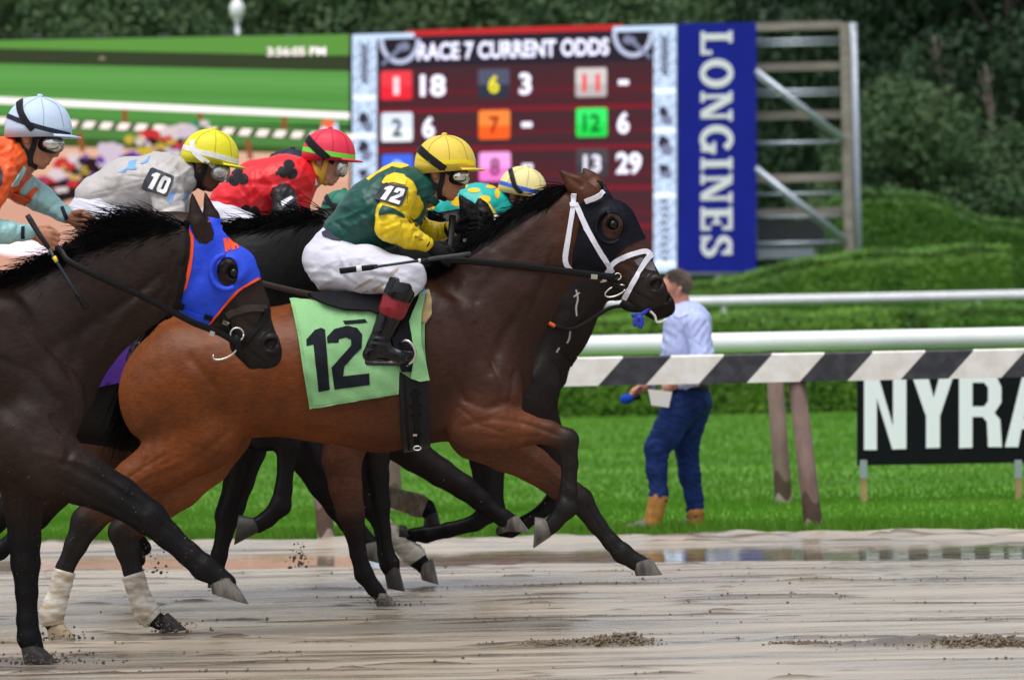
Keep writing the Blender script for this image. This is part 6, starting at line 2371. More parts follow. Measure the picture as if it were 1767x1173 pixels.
    for sg in (-1, 1):
        m1 = ((hip[0] + kn_t[0]) / 2, (hip[1] + kn_t[1]) / 2 + 3)
        Fb.cap(px((hip[0] + 8, hip[1] + 14), sg * .08), px(m1, sg * .17), hip[2] * k * .94, 40 * k * bs, .85, .9, .04)
        Fb.cap(px(m1, sg * .17), px(kn_t, sg * .25), 40 * k * bs, 31 * k * bs, .9, .92, .04)
        lo = (kn_t[0] * .8 + an_t[0] * .2, kn_t[1] * .8 + an_t[1] * .2)
        Fb.cap(px(kn_t, sg * .25), px(lo, sg * .27), 31 * k * bs, 26 * k * bs, .92, .92, .03)
    for _ in range(22):
        t = r_.random() * 1.05
        c = V(hip[0] * (1 - t) + kn_t[0] * t, hip[1] * (1 - t) + kn_t[1] * t + 6) + r_.normal(size=2) * V(14, 20)
        a = r_.normal(.5, .7)
        u = V(math.cos(a), math.sin(a)) * r_.uniform(14, 34)
        Fb.grooves.append(([tuple(c - u), tuple(c + u)], r_.uniform(3, 5), r_.uniform(-.003, .006), 0))
    Fb.fold = folds(int(abs(hip[0])) + 3, .0042, ((15, 7), (50, 8), (-20, 10)))
    bre = Fb.build('breeches', M_breech, me)
    bb_ = Fb.bvh()
    # boots
    for sg in (-1, 1):
        Fo = Field(vox, hard=True)
        blk = (.004, .004, .005)
        a0 = (kn_t[0] * .86 + an_t[0] * .14 - 2, kn_t[1] * .86 + an_t[1] * .14)
        L_ = lambda t: (a0[0] * (1 - t) + an_t[0] * t, a0[1] * (1 - t) + an_t[1] * t)
        cuff = sp.get('cuff', blk)
        for t0, t1, r0, r1, cc in ((.0, .12, 27, 26, (.006, .006, .007)), (.14, .40, 26, 24.5, cuff), (.40, .8, 24, 20, blk), (.8, 1.0, 20, 18.5, blk)):
            Fo.cap(px(L_(t0), sg * .27), px(L_(t1), sg * .28), r0 * k * bs, r1 * k * bs, .92, .92, .006, cc)
        Fo.cap(px(an_t, sg * .28), px(toe_t[0], sg * .28), 18 * k * bs, 15 * k * bs, .85, .8, .02, blk)
        Fo.cap(px(tmp((652, 602)), sg * .28), px(toe_t[1], sg * .29), 18 * k * bs, 12.5 * k * bs, .8, .9, .02, blk)
        Fo.cap(px(toe_t[1], sg * .29), px(toe_t[2], sg * .285), 12.5 * k * bs, 9 * k * bs, .95, 1, .012, blk)
        Fo.cap(px(tmp((634, 626)), sg * .28), px(tmp((690, 627)), sg * .29), 5.5 * k * bs, 4.5 * k * bs, 1.9, 2.2, .004, (.022, .02, .018))
        Fo.cap(px(tmp((690, 627)), sg * .29), px(tmp((712, 619)), sg * .285), 4.5 * k * bs, 3.5 * k * bs, 2.2, 1.8, .004, (.022, .02, .018))
        for c_ in ([(634, 600), (662, 602)], [(640, 588), (668, 592)], [(644, 578), (670, 580)]):
            Fo.grooves.append(([tmp(q) for q in c_], 2.5, .004, 0))
        Fo.build('boot', M_boot, me)
    # gloves
    for A in arms:
        if A.get('glove'):
            Fg = Field(.0042)
            hand(Fg, px(A['hand'][0], A['hand'][1]), px(A['hand'][2], A['hand'][1]) - px(A['hand'][0], A['hand'][1]), V(.25, 0, 1.), 1.06, 1 if A['hand'][1] < 0 else -1, (.01, .01, .01))
            Fg.cap(px(A['p'][-1], A['p'][-1][3]), px(A['hand'][0], A['hand'][1]), A['p'][-1][2] * k * 1.02, .026, .9, .8, .01)
            Fg.build('glove', M_glove, me)
    # cap, harness, goggles
    hm, bv = helmet((cs[0], cs[1] + 2), R_, tilt, D, sp['cap'], me)
    for pts, w, m in sp.get('capband', ()):
        strap('cap_band', [fm(q) for q in pts], w, bv, D, m, hm, lift=.0025, thick=.004)
    seam = mat('cap_seam', tuple(np.array(sp['cap'].node_tree.nodes['Principled BSDF'].inputs['Base Color'].default_value[:3]) * .55), .7, .2)
    for e in ([(768, 234), (774, 255), (776, 284)], [(768, 234), (745, 250), (733, 280)], [(768, 234), (796, 248), (808, 280)]):
        strap('cap_seam', [fm(q) for q in e], 1.3, bv, D, seam, hm, lift=.0006, thick=.002)
    gl = sp.get('goggles', 'mirror')
    if gl:
        g_ = sp.get('gog', (791, 307, 18, 14))
        goggles(fm(g_[:2]), g_[2] * R_ / 52, g_[3] * R_ / 52, tilt + 4, D, me, M_lens if gl == 'mirror' else M_clear, 29 * K, gl == 'mirror')
    gs = sp.get('gstrap', M_frame)
    strap('goggle_strap', [fm(q) for q in sp.get('gspath', [(722, 255), (735, 272), (752, 285), (763, 290)])], sp.get('gsw', 11) * R_ / 52, bv, D, gs, me, lift=.006, thick=.006)
    strap('goggle_strap', [fm(q) for q in ((760, 290), (770, 297), (780, 303))], 8 * R_ / 52, bbody, D, gs, me, lift=.006, thick=.006)
    for pts, w in (([(766, 292), (763, 310), (758, 330), (760, 344)], 9), ([(735, 292), (738, 310), (748, 322), (760, 330)], 12), ([(760, 342), (770, 346)], 7)):
        strap('chin_strap', [fm(q) for q in pts], w * R_ / 52, bbody, D, sp.get('harness', M_harn), me, lift=.006, thick=.009)
    return dict(root=me, jacket=jk, bj=bj, bb=bb_, bhead=bbody, bcap=bv, cap=hm, fm=fm, breeches=bre)


# ---- number 12: dark green and yellow silks
GRN, YEL = (.004, .065, .052), (.80, .58, .012)
M_yel = mat('yellow_silk_patch', YEL, .45, .4, nscale=30, namp=.06, bump=.006, bscale=14)
M_grn = mat('green_silk_patch', (.004, .060, .048), .45, .4, nscale=30, namp=.06, bump=.006, bscale=14)
M_capY = mat('yellow_cap_cover', (.72, .53, .06), .5, .35, nscale=20, namp=.05, bump=.004, bscale=14, sheen=.1)
M_capYb = mat('bright_yellow_cap_band', (.82, .66, .02), .5, .3)
j = rider('jockey in dark green and yellow silks riding the bay number 12', 25., dict(
    helmet=(768, 284, 52), tilt=0, skin=(.36, .155, .085), hips=(566, 448, 45), torso=[(596, 402, 40, 1.3), (645, 366, 55, 1.25), (690, 334, 50, 1.35), (724, 326, 33, 1.15)],
    bulge=[(640, 398, 40), (612, 416, 26), (680, 380, 44)],
    neck=(735, 335), knee=(702, 478),
    jacket=dict(torso=GRN, sleeve=YEL), cuff=(.20, .010, .016),
    arms=[dict(p=[(692, 332, 27, -.17), (676, 372, 26, -.215), (673, 392, 24, -.23), (704, 408, 20, -.19), (734, 420, 14, -.15)], hand=((740, 424), -.14, (764, 438)), glove=True),
          dict(p=[(704, 335, 27, .15), (712, 392, 24, .21), (745, 403, 19, .17), (777, 396, 14, .12)], hand=((782, 394), .11, (804, 392)), glove=True)],
    cap=M_capY, capband=[([(722, 272), (745, 281), (775, 282), (800, 281), (818, 285)], 7, M_capYb)],
    gspath=[(722, 257), (737, 271), (752, 283), (768, 295)], gsw=13), H12, .0055)
bj = j['bj']
decal('yellow_yoke', [(632, 309), (655, 292), (678, 281), (700, 278), (706, 287), (692, 291), (676, 288), (650, 301), (636, 312)], bj, 25., M_yel, j['jacket'], lift=.003, thick=.004, step=4)
decal('shoulder_patch', [(660, 316), (667, 305), (680, 300), (697, 303), (701, 310), (699, 320), (680, 316), (664, 319)], bj, 25., M_yel, j['jacket'], lift=.007, thick=.006, step=4)
decal('sleeve_band', [(655, 364), (660, 355), (678, 359), (697, 370), (699, 377), (676, 368), (654, 372)], bj, 25., M_grn, j['jacket'], lift=.003, thick=.004, step=4)
decal('chest_panel', [(704, 330), (722, 338), (729, 352), (733, 375), (726, 394), (716, 398), (708, 384), (700, 372), (702, 350)], bj, 25., M_yel, j['jacket'], lift=.006, thick=.006, step=4)
for q in ([(713, 386), (722, 370), (733, 352), (734, 360), (724, 380), (716, 391)], [(720, 392), (727, 380), (735, 368), (735, 374), (726, 390)], [(705, 374), (713, 378), (722, 372), (720, 377), (712, 383)]):
    decal('chest_lettering', q, bj, 25., M_grn, j['jacket'], lift=.012, thick=.004, step=3)
armband([(666, 317), (705, 324), (691, 358), (644, 343)], '12', bj, 25., j['jacket'], .010)
decal('waistband', [(556, 402), (566, 396), (586, 406), (588, 416), (574, 414), (558, 408)], j['bb'], 25., mat('navy_waistband', (.015, .018, .045), .7), j['breeches'], lift=.006, thick=.006, step=4)
M_stain = mat('mud_stain', (.40, .33, .26), .8, .2)
for q in ([(618, 492), (640, 480), (650, 478), (630, 492), (612, 500)], [(640, 500), (660, 488), (664, 490), (646, 504)], [(672, 470), (688, 462), (686, 468), (676, 474)], [(620, 508), (634, 500), (636, 503)]):
    decal('mud_stain', q, j['bb'], 25., M_stain, j['breeches'], lift=.0015, thick=.002, step=3)
for q in ((727, 413), (719, 409)):
    decal('mud_stain', [tuple(v_) for v_ in ell(q[0], q[1], 4, 2.4, 8) + rng.normal(size=(8, 2)) * .8], bj, 25., mat('dark_mud_stain', (.30, .20, .04), .8), j['jacket'], lift=.002, thick=.002, step=2)
strap('collar', [(722, 300), (728, 322), (742, 340), (752, 350)], 11, j['bhead'], 25., M_grn, j['jacket'], lift=.012, thick=.014)
# his whip
w_ = thing('riding_whip', 'long thin whip with a white mark held level by the green and yellow jockey', 'riding whip', tuple(P(760, 441, 24.86)))
mb = MB()
mb.tube([P(811, 438, 24.82), P(790, 441, 24.79), P(748, 446, 24.70), P(738, 448, 24.68)], [.010, .010, .009, .007], 10)
mb.build('handle', mat('grey_rubber_grip', (.05, .05, .055), .7, .3, nscale=60, namp=.3), w_)
mb = MB()
mb.tube([P(742, 447.5, 24.69), P(700, 453, 24.645), P(645, 461, 24.63)], [.0065, .006, .0055], 8)
mb.build('shaft', mat('green_black_cane', (.015, .03, .028), .4, .4), w_)
mb = MB()
mb.tube([P(652, 459.5, 24.632), P(640, 461.5, 24.63), P(588, 467.5, 24.63), P(586, 468, 24.63)], [.008, .012, .013, .012], 10, 0, .35)
mb.build('flap', M_leather, w_)
for a, b_ in ((722, 726), (615, 624)):
    mb = MB()
    yv = lambda x: 448 + (738 - x) * .131
    dv = lambda x: 24.668 if x > 700 else 24.63
    mb.tube([P(a, yv(a), dv(a)), P(b_, yv(b_), dv(b_))], [.0085 if a > 700 else .0142] * 2, 10, 0, 1 if a > 700 else .4)
    mb.build('white_ring', M_wnum, w_)

# ---- orange and teal rider on the foreground horse
ORG_, TEAL = (.80, .105, .018), (.34, .60, .61)
M_capW = mat('pale_blue_cap_cover', (.50, .62, .80), .5, .35, nscale=20, namp=.04, bump=.004, bscale=14)
M_navy = mat('navy_cap_band', (.012, .014, .035), .6, .3)
M_orb = mat('orange_silk_band', ORG_, .45, .35, nscale=30, namp=.06)
M_tealp = mat('teal_silk_patch', TEAL, .45, .35, nscale=30, namp=.06)
j = rider('jockey in orange silks with pale teal sleeves and a pale blue cap', 22.7, dict(
    helmet=(66, 223, 57), tilt=4, skin=(.40, .175, .10), hips=(-150, 392, 46), torso=[(-125, 362, 44, 1.3), (-70, 330, 58, 1.25), (-18, 292, 56, 1.35), (18, 276, 40, 1.15)],
    bulge=[(-60, 350, 46)], neck=(36, 280),
    jacket=dict(torso=ORG_, sleeve=TEAL), cuff=(.3, .12, .03),
    arms=[dict(cols=[ORG_, TEAL, TEAL, TEAL, TEAL], p=[(0, 300, 30, -.18), (-35, 372, 27, -.24), (-30, 398, 24, -.24), (10, 400, 19, -.19), (48, 401, 14.5, -.15)], hand=((54, 401), -.14, (78, 410))),
          dict(p=[(16, 305, 32, .10), (40, 325, 26, .10), (70, 342, 23, .09), (112, 371, 15, .07)], cols=[ORG_, TEAL, TEAL, TEAL], hand=((116, 373), .06, (142, 384)))],
    cap=M_capW, capband=[([(717, 268), (745, 277), (775, 284), (818, 292)], 8, M_navy)],
    gspath=[(736, 240), (738, 258), (747, 274), (760, 288)], gsw=10, gog=(789, 308, 20, 14)), H1, .0055)
bj = j['bj']
for q in ([(34, 352), (52, 330), (60, 322), (66, 326), (56, 340), (40, 358)], [(16, 330), (30, 312), (42, 300), (47, 305), (34, 322), (20, 338)]):
    decal('sleeve_band', q, bj, 22.7, M_orb, j['jacket'], lift=.004, thick=.005, step=3.5)
decal('chest_stripe', [(30, 318), (40, 300), (44, 290), (40, 286), (28, 306), (18, 322)], bj, 22.7, M_tealp, j['jacket'], lift=.006, thick=.005, step=3.5)
decal('armband', [(-14, 290), (0, 288), (4, 300), (2, 320), (-14, 330)], bj, 22.7, M_slate, j['jacket'], lift=.006, step=4)
for q in ([(36, 392), (42, 391), (42, 412), (36, 412)], [(104, 358), (109, 356), (118, 376), (112, 380)]):
    decal('wrist_band', q, bj, 22.7, M_navy, j['jacket'], lift=.004, thick=.005, step=3)
w_ = thing('riding_whip', 'black whip with a yellow ring in the hand of the orange and teal jockey', 'riding whip', tuple(P(66, 404, 22.52)))
mb = MB()
mb.tube([P(47, 371, 22.50), P(52, 379, 22.50), P(68, 405, 22.50), P(84, 428, 22.50)], [.010, .0115, .0105, .0085], 10)
mb.build('handle', mat('ribbed_black_grip', (.02, .02, .023), .6, .3, bump=.002, bscale=160), w_)
mb = MB()
mb.tube([P(84, 428, 22.50), P(98, 452, 22.50), P(118, 484, 22.49), P(136, 512, 22.49)], [.007, .006, .006, .007], 8)
mb.build('shaft', mat('slate_whip_cane', (.02, .028, .04), .4, .4), w_)
mb = MB()
mb.tube([P(132, 506, 22.49), P(137, 513, 22.49), P(149, 531, 22.48), P(150, 533, 22.48)], [.008, .011, .012, .010], 8, 0, .4)
mb.build('flap', M_leather, w_)
mb = MB()
mb.tube([P(93, 443, 22.50), P(98, 452, 22.50)], [.0085, .008], 8)
mb.build('yellow_ring', mat('yellow_tape', (.75, .55, .05), .5), w_)

# ---- grey silks number 10
GRY = (.46, .44, .43)
M_capY2 = mat('lemon_cap_cover', (.72, .66, .018), .5, .35, nscale=20, namp=.05, bump=.004, bscale=14)
M_lb = mat('light_blue_silk', (.16, .36, .80), .5, .3, nscale=30, namp=.05)
M_seam = mat('dark_seam', (.16, .15, .15), .7)
j = rider('jockey in grey silks with blue lettering, armband 10 and a lemon yellow cap', 26.3, dict(
    folds=[([(158, 335), (200, 325), (245, 312)], 1.6, .004, 0)], helmet=(362, 271, 49), tilt=10, skin=(.105, .040, .020), hips=(160, 366, 42), torso=[(168, 342, 40, 1.3), (222, 321, 48, 1.25), (280, 312, 48, 1.35), (314, 304, 32, 1.15)],
    bulge=[(230, 345, 36), (280, 335, 40)], neck=(325, 308), knee=(285, 452),
    jacket=dict(torso=GRY, sleeve=GRY),
    arms=[dict(p=[(288, 318, 30, -.17), (292, 372, 26, -.22), (300, 396, 22, -.22), (330, 420, 17, -.17), (352, 430, 13, -.14)], cols=[GRY, (.16, .36, .80), GRY, GRY], hand=((356, 432), -.13, (380, 442))),
          dict(p=[(296, 320, 28, .17), (310, 380, 24, .22), (340, 410, 17, .17), (362, 426, 13, .13)], hand=((366, 428), .12, (390, 438)))],
    cap=M_capY2, capband=[([(716, 276), (745, 280), (780, 282), (822, 286)], 9, M_wstrap)],
    goggles='clear', gog=(790, 310, 18, 18), gstrap=M_wstrap, gspath=[(731, 262), (738, 280), (750, 290), (768, 298)], gsw=9), H10, .0065)
bj = j['bj']
armband([(264, 291), (301, 307), (288, 341), (244, 324)], '10', bj, 26.3, j['jacket'], .012)
for q in ([(204, 298), (221, 288), (222, 279), (236, 276), (233, 284), (236, 292), (228, 293), (220, 292), (212, 298)], [(242, 283), (252, 276), (259, 269), (256, 279), (248, 283)],
          [(289, 346), (294, 333), (300, 331), (300, 340), (293, 352)], [(312, 345), (322, 335), (326, 328), (326, 334), (318, 346)]):
    decal('blue_lettering', q, bj, 26.3, M_lb, j['jacket'], lift=.003, thick=.004, step=3)
strap('belt', [(132, 330), (145, 328), (156, 337)], 4, j['bb'], 26.3, M_navy, j['breeches'], lift=.008)
strap('collar', [(311, 276), (320, 295), (329, 318)], 7, j['bhead'], 26.3, M_wnum, j['jacket'], lift=.010, thick=.012)

# ---- red silks with black clovers
RED = (.72, .012, .022)
M_capR = mat('crimson_pink_cap_cover', (.74, .030, .075), .5, .35, nscale=20, namp=.04, bump=.004, bscale=14)
M_lime = mat('lime_cap_band', (.16, .72, .05), .5)
M_blackp = mat('black_silk_patch', (.009, .008, .011), .6, .25)
M_yh = mat('yellow_harness', (.70, .40, .02), .6)
j = rider('jockey in red silks with black clovers and a crimson cap with a lime band', 27.5, dict(
    helmet=(567, 266, 45), tilt=5, skin=(.46, .22, .15), hips=(388, 372, 42), torso=[(400, 350, 40, 1.3), (445, 328, 50, 1.25), (495, 312, 45, 1.35), (524, 304, 30, 1.15)],
    bulge=[(450, 352, 36), (500, 340, 38), (430, 368, 22)], neck=(536, 306), knee=(492, 462),
    jacket=dict(torso=RED, sleeve=(.009, .008, .011)),
    arms=[dict(p=[(490, 340, 22, -.19), (494, 372, 23, -.22), (505, 400, 20, -.22), (540, 415, 15, -.17), (560, 420, 12, -.14)], hand=((564, 421), -.13, (586, 428))),
          dict(p=[(505, 325, 24, .17), (520, 380, 20, .22), (550, 400, 15, .17), (570, 412, 12, .13)], hand=((574, 414), .12, (596, 422)))],
    cap=M_capR, capband=[([(716, 280), (745, 283), (780, 286), (822, 288)], 8, M_lime)],
    goggles='clear', gog=(795, 311, 13, 19), gspath=[(721, 256), (735, 270), (752, 284), (768, 296)], gsw=15, harness=M_yh), Hr, .0065)
bj = j['bj']


def clover(cx, cy, s, ang):
    a = math.radians(ang)
    out = []
    for t in np.linspace(0, 2 * math.pi, 60, endpoint=False):
        r = s * (.40 + .60 * abs(math.cos(1.5 * t)) ** .5)
        out.append((cx + r * math.cos(t + a), cy + r * math.sin(t + a)))
    return out


for cx, cy, s, an in ((411, 306, 18, 20), (497, 294, 18, 160), (431, 369, 18, -20)):
    decal('clover_patch', clover(cx, cy, s, an), bj, 27.5, M_blackp, j['jacket'], lift=.003, thick=.004, step=3)
    st = [(cx - s * .5, cy + s * .05), (cx - s * 1.15, cy + s * .15), (cx - s * 1.2, cy + s * .45), (cx - s * .5, cy + s * .35)]
    decal('clover_patch', st, bj, 27.5, M_blackp, j['jacket'], lift=.0045, thick=.004, step=3)
q = [(480, 345), (506, 334), (512, 345), (488, 362)]
decal('armband', q, bj, 27.5, M_slate, j['jacket'], lift=.008, step=4, smooth=3)
decal('number', [(484, 348), (502, 338), (506, 342), (488, 356)], LAST[0], 27.5, M_wnum, j['jacket'], lift=.003, step=3)
strap('collar', [(529, 278), (537, 297), (544, 318)], 5, j['bhead'], 27.5, M_wnum, j['jacket'], lift=.010, thick=.012)

# ---- teal silks with yellow dots
TQ = (.008, .42, .38)
M_capC = mat('cream_cap_cover', (.76, .66, .30), .5, .35, nscale=20, namp=.04, bump=.004, bscale=14)
M_bb = mat('blue_cap_band', (.012, .10, .52), .5)
M_dot = mat('yellow_dot_patch', (.78, .50, .012), .5, .3, nscale=30, namp=.05)
j = rider('jockey in turquoise silks with yellow dots and a cream cap', 30.2, dict(
    helmet=(901, 327, 41), tilt=15, skin=(.20, .085, .05), hips=(700, 405, 38), torso=[(715, 385, 36, 1.3), (775, 362, 44, 1.25), (832, 360, 42, 1.35), (860, 358, 28, 1.15)],
    bulge=[(800, 385, 38)], neck=(868, 356), knee=(800, 470),
    jacket=dict(torso=TQ, sleeve=(.78, .50, .012)),
    arms=[dict(p=[(834, 372, 22, -.19), (842, 400, 22, -.22), (860, 430, 19, -.2), (890, 440, 14, -.17), (905, 444, 12, -.14)], hand=((908, 444), -.13, (930, 450))),
          dict(p=[(840, 370, 24, .17), (860, 420, 20, .22), (890, 436, 15, .17), (912, 442, 12, .13)], hand=((916, 443), .12, (938, 450)))],
    cap=M_capC, capband=[([(715, 284), (745, 284), (780, 284), (822, 284)], 7, M_bb)],
    gspath=[(732, 250), (742, 268), (752, 284), (770, 296)], gsw=10), Ht, .007)
bj = j['bj']
for cx, cy, rx, ry in ((818, 329, 11, 4), (836, 344, 10.5, 6.5), (788, 348, 10, 8.5), (770, 372, 10, 8), (847, 323, 9, 3), (858, 334, 4, 9), (800, 322, 7, 3), (742, 355, 10, 8), (812, 378, 10, 8)):
    decal('yellow_dot', [tuple(q) for q in ell(cx, cy, rx, ry, 18)], bj, 30.2, M_dot, j['jacket'], lift=.003, thick=.004, step=3)
q = [(838, 372), (862, 366), (872, 384), (842, 396)]
decal('armband', q, bj, 30.2, M_slate, j['jacket'], lift=.008, step=4, smooth=3)
decal('number', [(840, 376), (850, 369), (860, 372), (855, 380), (847, 379), (842, 384)], LAST[0], 30.2, M_wnum, j['jacket'], lift=.003, step=3)

# ---- two more riders, caps only in view
DKG = (.010, .12, .07)
j = rider('jockey in navy cap almost hidden behind the red silks', 28.5, dict(
    helmet=(500, 297, 42), tilt=8, skin=(.3, .14, .09), hips=(360, 420, 36), torso=[(375, 400, 34, 1.3), (415, 378, 40, 1.25), (448, 362, 38, 1.35), (466, 350, 26, 1.15)],
    neck=(472, 340), knee=(470, 490), jacket=dict(torso=(.02, .02, .05), sleeve=(.02, .02, .05)),
    arms=[dict(p=[(452, 372, 22, -.18), (462, 410, 20, -.22), (490, 440, 14, -.15)], hand=((494, 442), -.14, (514, 450))), dict(p=[(456, 370, 22, .18), (470, 410, 20, .22), (500, 440, 14, .15)], hand=((504, 442), .14, (524, 450)))],
    cap=mat('navy_cap_cover', (.014, .016, .035), .55, .3, nscale=20, namp=.1)), Hn, .0085)
j = rider('jockey in dark green cap mostly hidden behind the green and yellow rider', 29.4, dict(
    helmet=(590, 362, 36), tilt=8, skin=(.3, .14, .09), hips=(455, 470, 34), torso=[(470, 452, 32, 1.3), (510, 436, 38, 1.25), (545, 424, 36, 1.35), (560, 414, 25, 1.15)],
    neck=(566, 404), knee=(560, 520), jacket=dict(torso=DKG, sleeve=DKG),
    arms=[dict(p=[(548, 432, 20, -.18), (560, 465, 18, -.2), (590, 480, 13, -.15)], hand=((594, 482), -.14, (614, 488))), dict(p=[(552, 430, 20, .18), (570, 465, 18, .2), (600, 480, 13, .15)], hand=((604, 482), .14, (624, 488)))],
    cap=mat('dark_green_cap_cover', (.012, .16, .10), .5, .35, nscale=20, namp=.06), capband=[([(718, 276), (745, 276), (780, 278), (822, 284)], 5, M_navy)]), Hg, .0085)

# ================================================================== the man on the turf
DM = 38.12
km = DM / F
root = thing('person', 'man in pale blue shirt, jeans and tan boots walking behind the striped rail', 'man', (float(P(1165, 900, DM)[0]), DM, 0))
px = lambda p, yo=0.: P(p[0], p[1], DM + yo)
SK = (.50, .22, .16)
Fd = Field(.0065, sigma=.006)
Fd.cap(px((1168, 492)), px((1160, 494)), 21 * km, 20 * km, .82, .8, .02, SK)
Fd.cap(px((1155, 500)), px((1157, 512)), 15 * km, 11 * km, 1, 1, .015, SK)
Fd.cap(px((1150, 517)), px((1151, 519)), 5 * km, 5 * km, 1.5, 1.5, .012, SK)
Fd.cap(px((1144, 496)), px((1140.5, 504)), 2.6 * km, 3 * km, 1, 1.2, .008, SK)
Fd.cap(px((1145, 510)), px((1145, 512)), 3 * km, 3 * km, 2.2, 2.2, .006, (.42, .13, .11))
Fd.cap(px((1146, 490)), px((1148, 489)), 3 * km, 3 * km, 4, 4, .01, SK)
for sg in (-1, 1):
    Fd.cap(px((1173, 498), sg * .078), px((1170, 507), sg * .076), 4.5 * km, 3 * km, .5, .5, .005, (.55, .20, .15))
    Fd.cap(px((1148, 495.5), sg * .032), px((1147, 495.5), sg * .032), 2.2 * km, 2.2 * km, 1.2, 1.2, .004, (.03, .02, .02))
Fd.cap(px((1172, 508)), px((1178, 535)), 14 * km, 17 * km, 1, 1.1, .015, SK)
for a, b, ra, rb in (((1184, 562), (1182, 600), 26, 30), ((1182, 600), (1180, 665), 32, 31)):
    Fd.cap(px(a), px(b), ra * km, rb * km, 1.1, 1.1, .03, SK)
for A in ([(1202, 566, 15, -.17), (1208, 622, 14, -.22), (1185, 650, 12, -.20), (1160, 664, 10, -.16)], [(1185, 566, 15, .18), (1160, 615, 14, .22), (1128, 655, 11, .16), (1108, 668, 8.5, .12)]):
    for a, b in zip(A[:-1], A[1:]):
        Fd.cap(px(a, a[3]), px(b, b[3]), a[2] * km, b[2] * km, .9, .9, .02, SK)
hand(Fd, px((1164, 660), -.17), px((1146, 674), -.17) - px((1164, 660), -.17), V(.8, 0, .5), 1.15, 1, SK)
hand(Fd, px((1110, 667), .11), px((1092, 680), .11) - px((1110, 667), .11), V(.5, 0, .8), 1.15, -1, SK)
for P_ in ([(1180, 695, 26, -.08), (1152, 745, 20, -.1), (1135, 772, 16, -.1), (1133, 810, 13, -.1), (1137, 850, 12, -.1), (1132, 892, 11, -.1)], [(1194, 695, 26, .08), (1184, 765, 16, .1), (1190, 820, 13, .1), (1198, 860, 12, .1), (1200, 893, 11, .1)]):
    for a, b in zip(P_[:-1], P_[1:]):
        Fd.cap(px(a, a[3]), px(b, b[3]), a[2] * km * .8, b[2] * km * .8, .9, .9, .03, SK)
Fd.build('body', skin('man_skin', SK), root)
bm = Fd.bvh()
Fs = Field(.008)
for a, b, ra, rb, s in (((1176, 541), (1186, 560), 16, 34, 1.3), ((1186, 560), (1182, 605), 42, 40, 1.15), ((1182, 605), (1178, 655), 40, 38, 1.1), ((1200, 560), (1200, 610), 25, 22, 1.0)):
    Fs.cap(px(a), px(b), ra * km, rb * km, s, s, .04)
for A in ([(1203, 560, 24, -.18), (1212, 615, 20, -.23), (1196, 650, 16, -.2), (1178, 660, 13, -.18)], [(1180, 560, 22, .2), (1158, 615, 18, .24), (1134, 650, 14, .18), (1122, 660, 12, .15)]):
    for a, b in zip(A[:-1], A[1:]):
        Fs.cap(px(a, a[3]), px(b, b[3]), a[2] * km, b[2] * km, .95, .95, .03)
r_ = np.random.default_rng(3)
for _ in range(26):
    c = V(r_.uniform(1145, 1220), r_.uniform(550, 660))
    a = r_.uniform(.6, 2.3)
    u = V(math.cos(a), math.sin(a)) * r_.uniform(8, 24)
    Fs.grooves.append(([tuple(c - u), tuple(c + u)], r_.uniform(1.6, 3), r_.uniform(-.003, .006), 0))
Fs.fold = folds(78, .006, ((70, 4.5), (110, 5), (40, 6)))
Fs.build('shirt', mat('pale_blue_cotton', (.42, .48, .78), .7, .25, nscale=30, namp=.04, bump=.006, bscale=14), root)
bs_ = Fs.bvh()
strap('collar', [(1164, 541), (1172, 545), (1186, 540)], 8, bs_, DM, mat('shirt_collar', (.46, .52, .80), .7), root, lift=.006, thick=.01)
Fj = Field(.008)
Fj.cap(px((1184, 668)), px((1188, 690)), 36 * km, 38 * km, 1.05, 1.05, .03)
for P_ in ([(1178, 695, 34, -.08), (1152, 745, 26, -.1), (1134, 772, 22, -.1), (1133, 810, 18, -.1), (1137, 850, 15.5, -.1), (1136, 864, 15.5, -.1)], [(1196, 695, 34, .08), (1184, 765, 22, .1), (1190, 820, 18.5, .1), (1198, 860, 15.5, .1), (1200, 893, 15, .1)]):
    for a, b in zip(P_[:-1], P_[1:]):
        Fj.cap(px(a, a[3]), px(b, b[3]), a[2] * km, b[2] * km, .92, .92, .03)
for _ in range(34):
    c = V(r_.uniform(1115, 1215), r_.uniform(690, 880))
    a = r_.uniform(-.5, .9)
    u = V(math.cos(a), math.sin(a)) * r_.uniform(6, 18)
    Fj.grooves.append(([tuple(c - u), tuple(c + u)], r_.uniform(1.4, 2.6), r_.uniform(-.003, .005), 0))
Fj.fold = folds(77, .006, ((10, 3.5), (35, 4), (-30, 5)))
Fj.build('jeans', mat('blue_denim', (.009, .023, .105), .8, .15, nscale=12, col2=(.014, .036, .15), bump=.004, bscale=40), root)
mb = MB()
a = np.linspace(0, 2 * math.pi, 25)
q = px((1184, 664)) + np.stack([np.cos(a) * .152, np.sin(a) * .16, -np.cos(a) * .006], -1)
mb.tube(q, .022, 8, 0, .4, False)
mb.build('belt', M_leather_br, root)
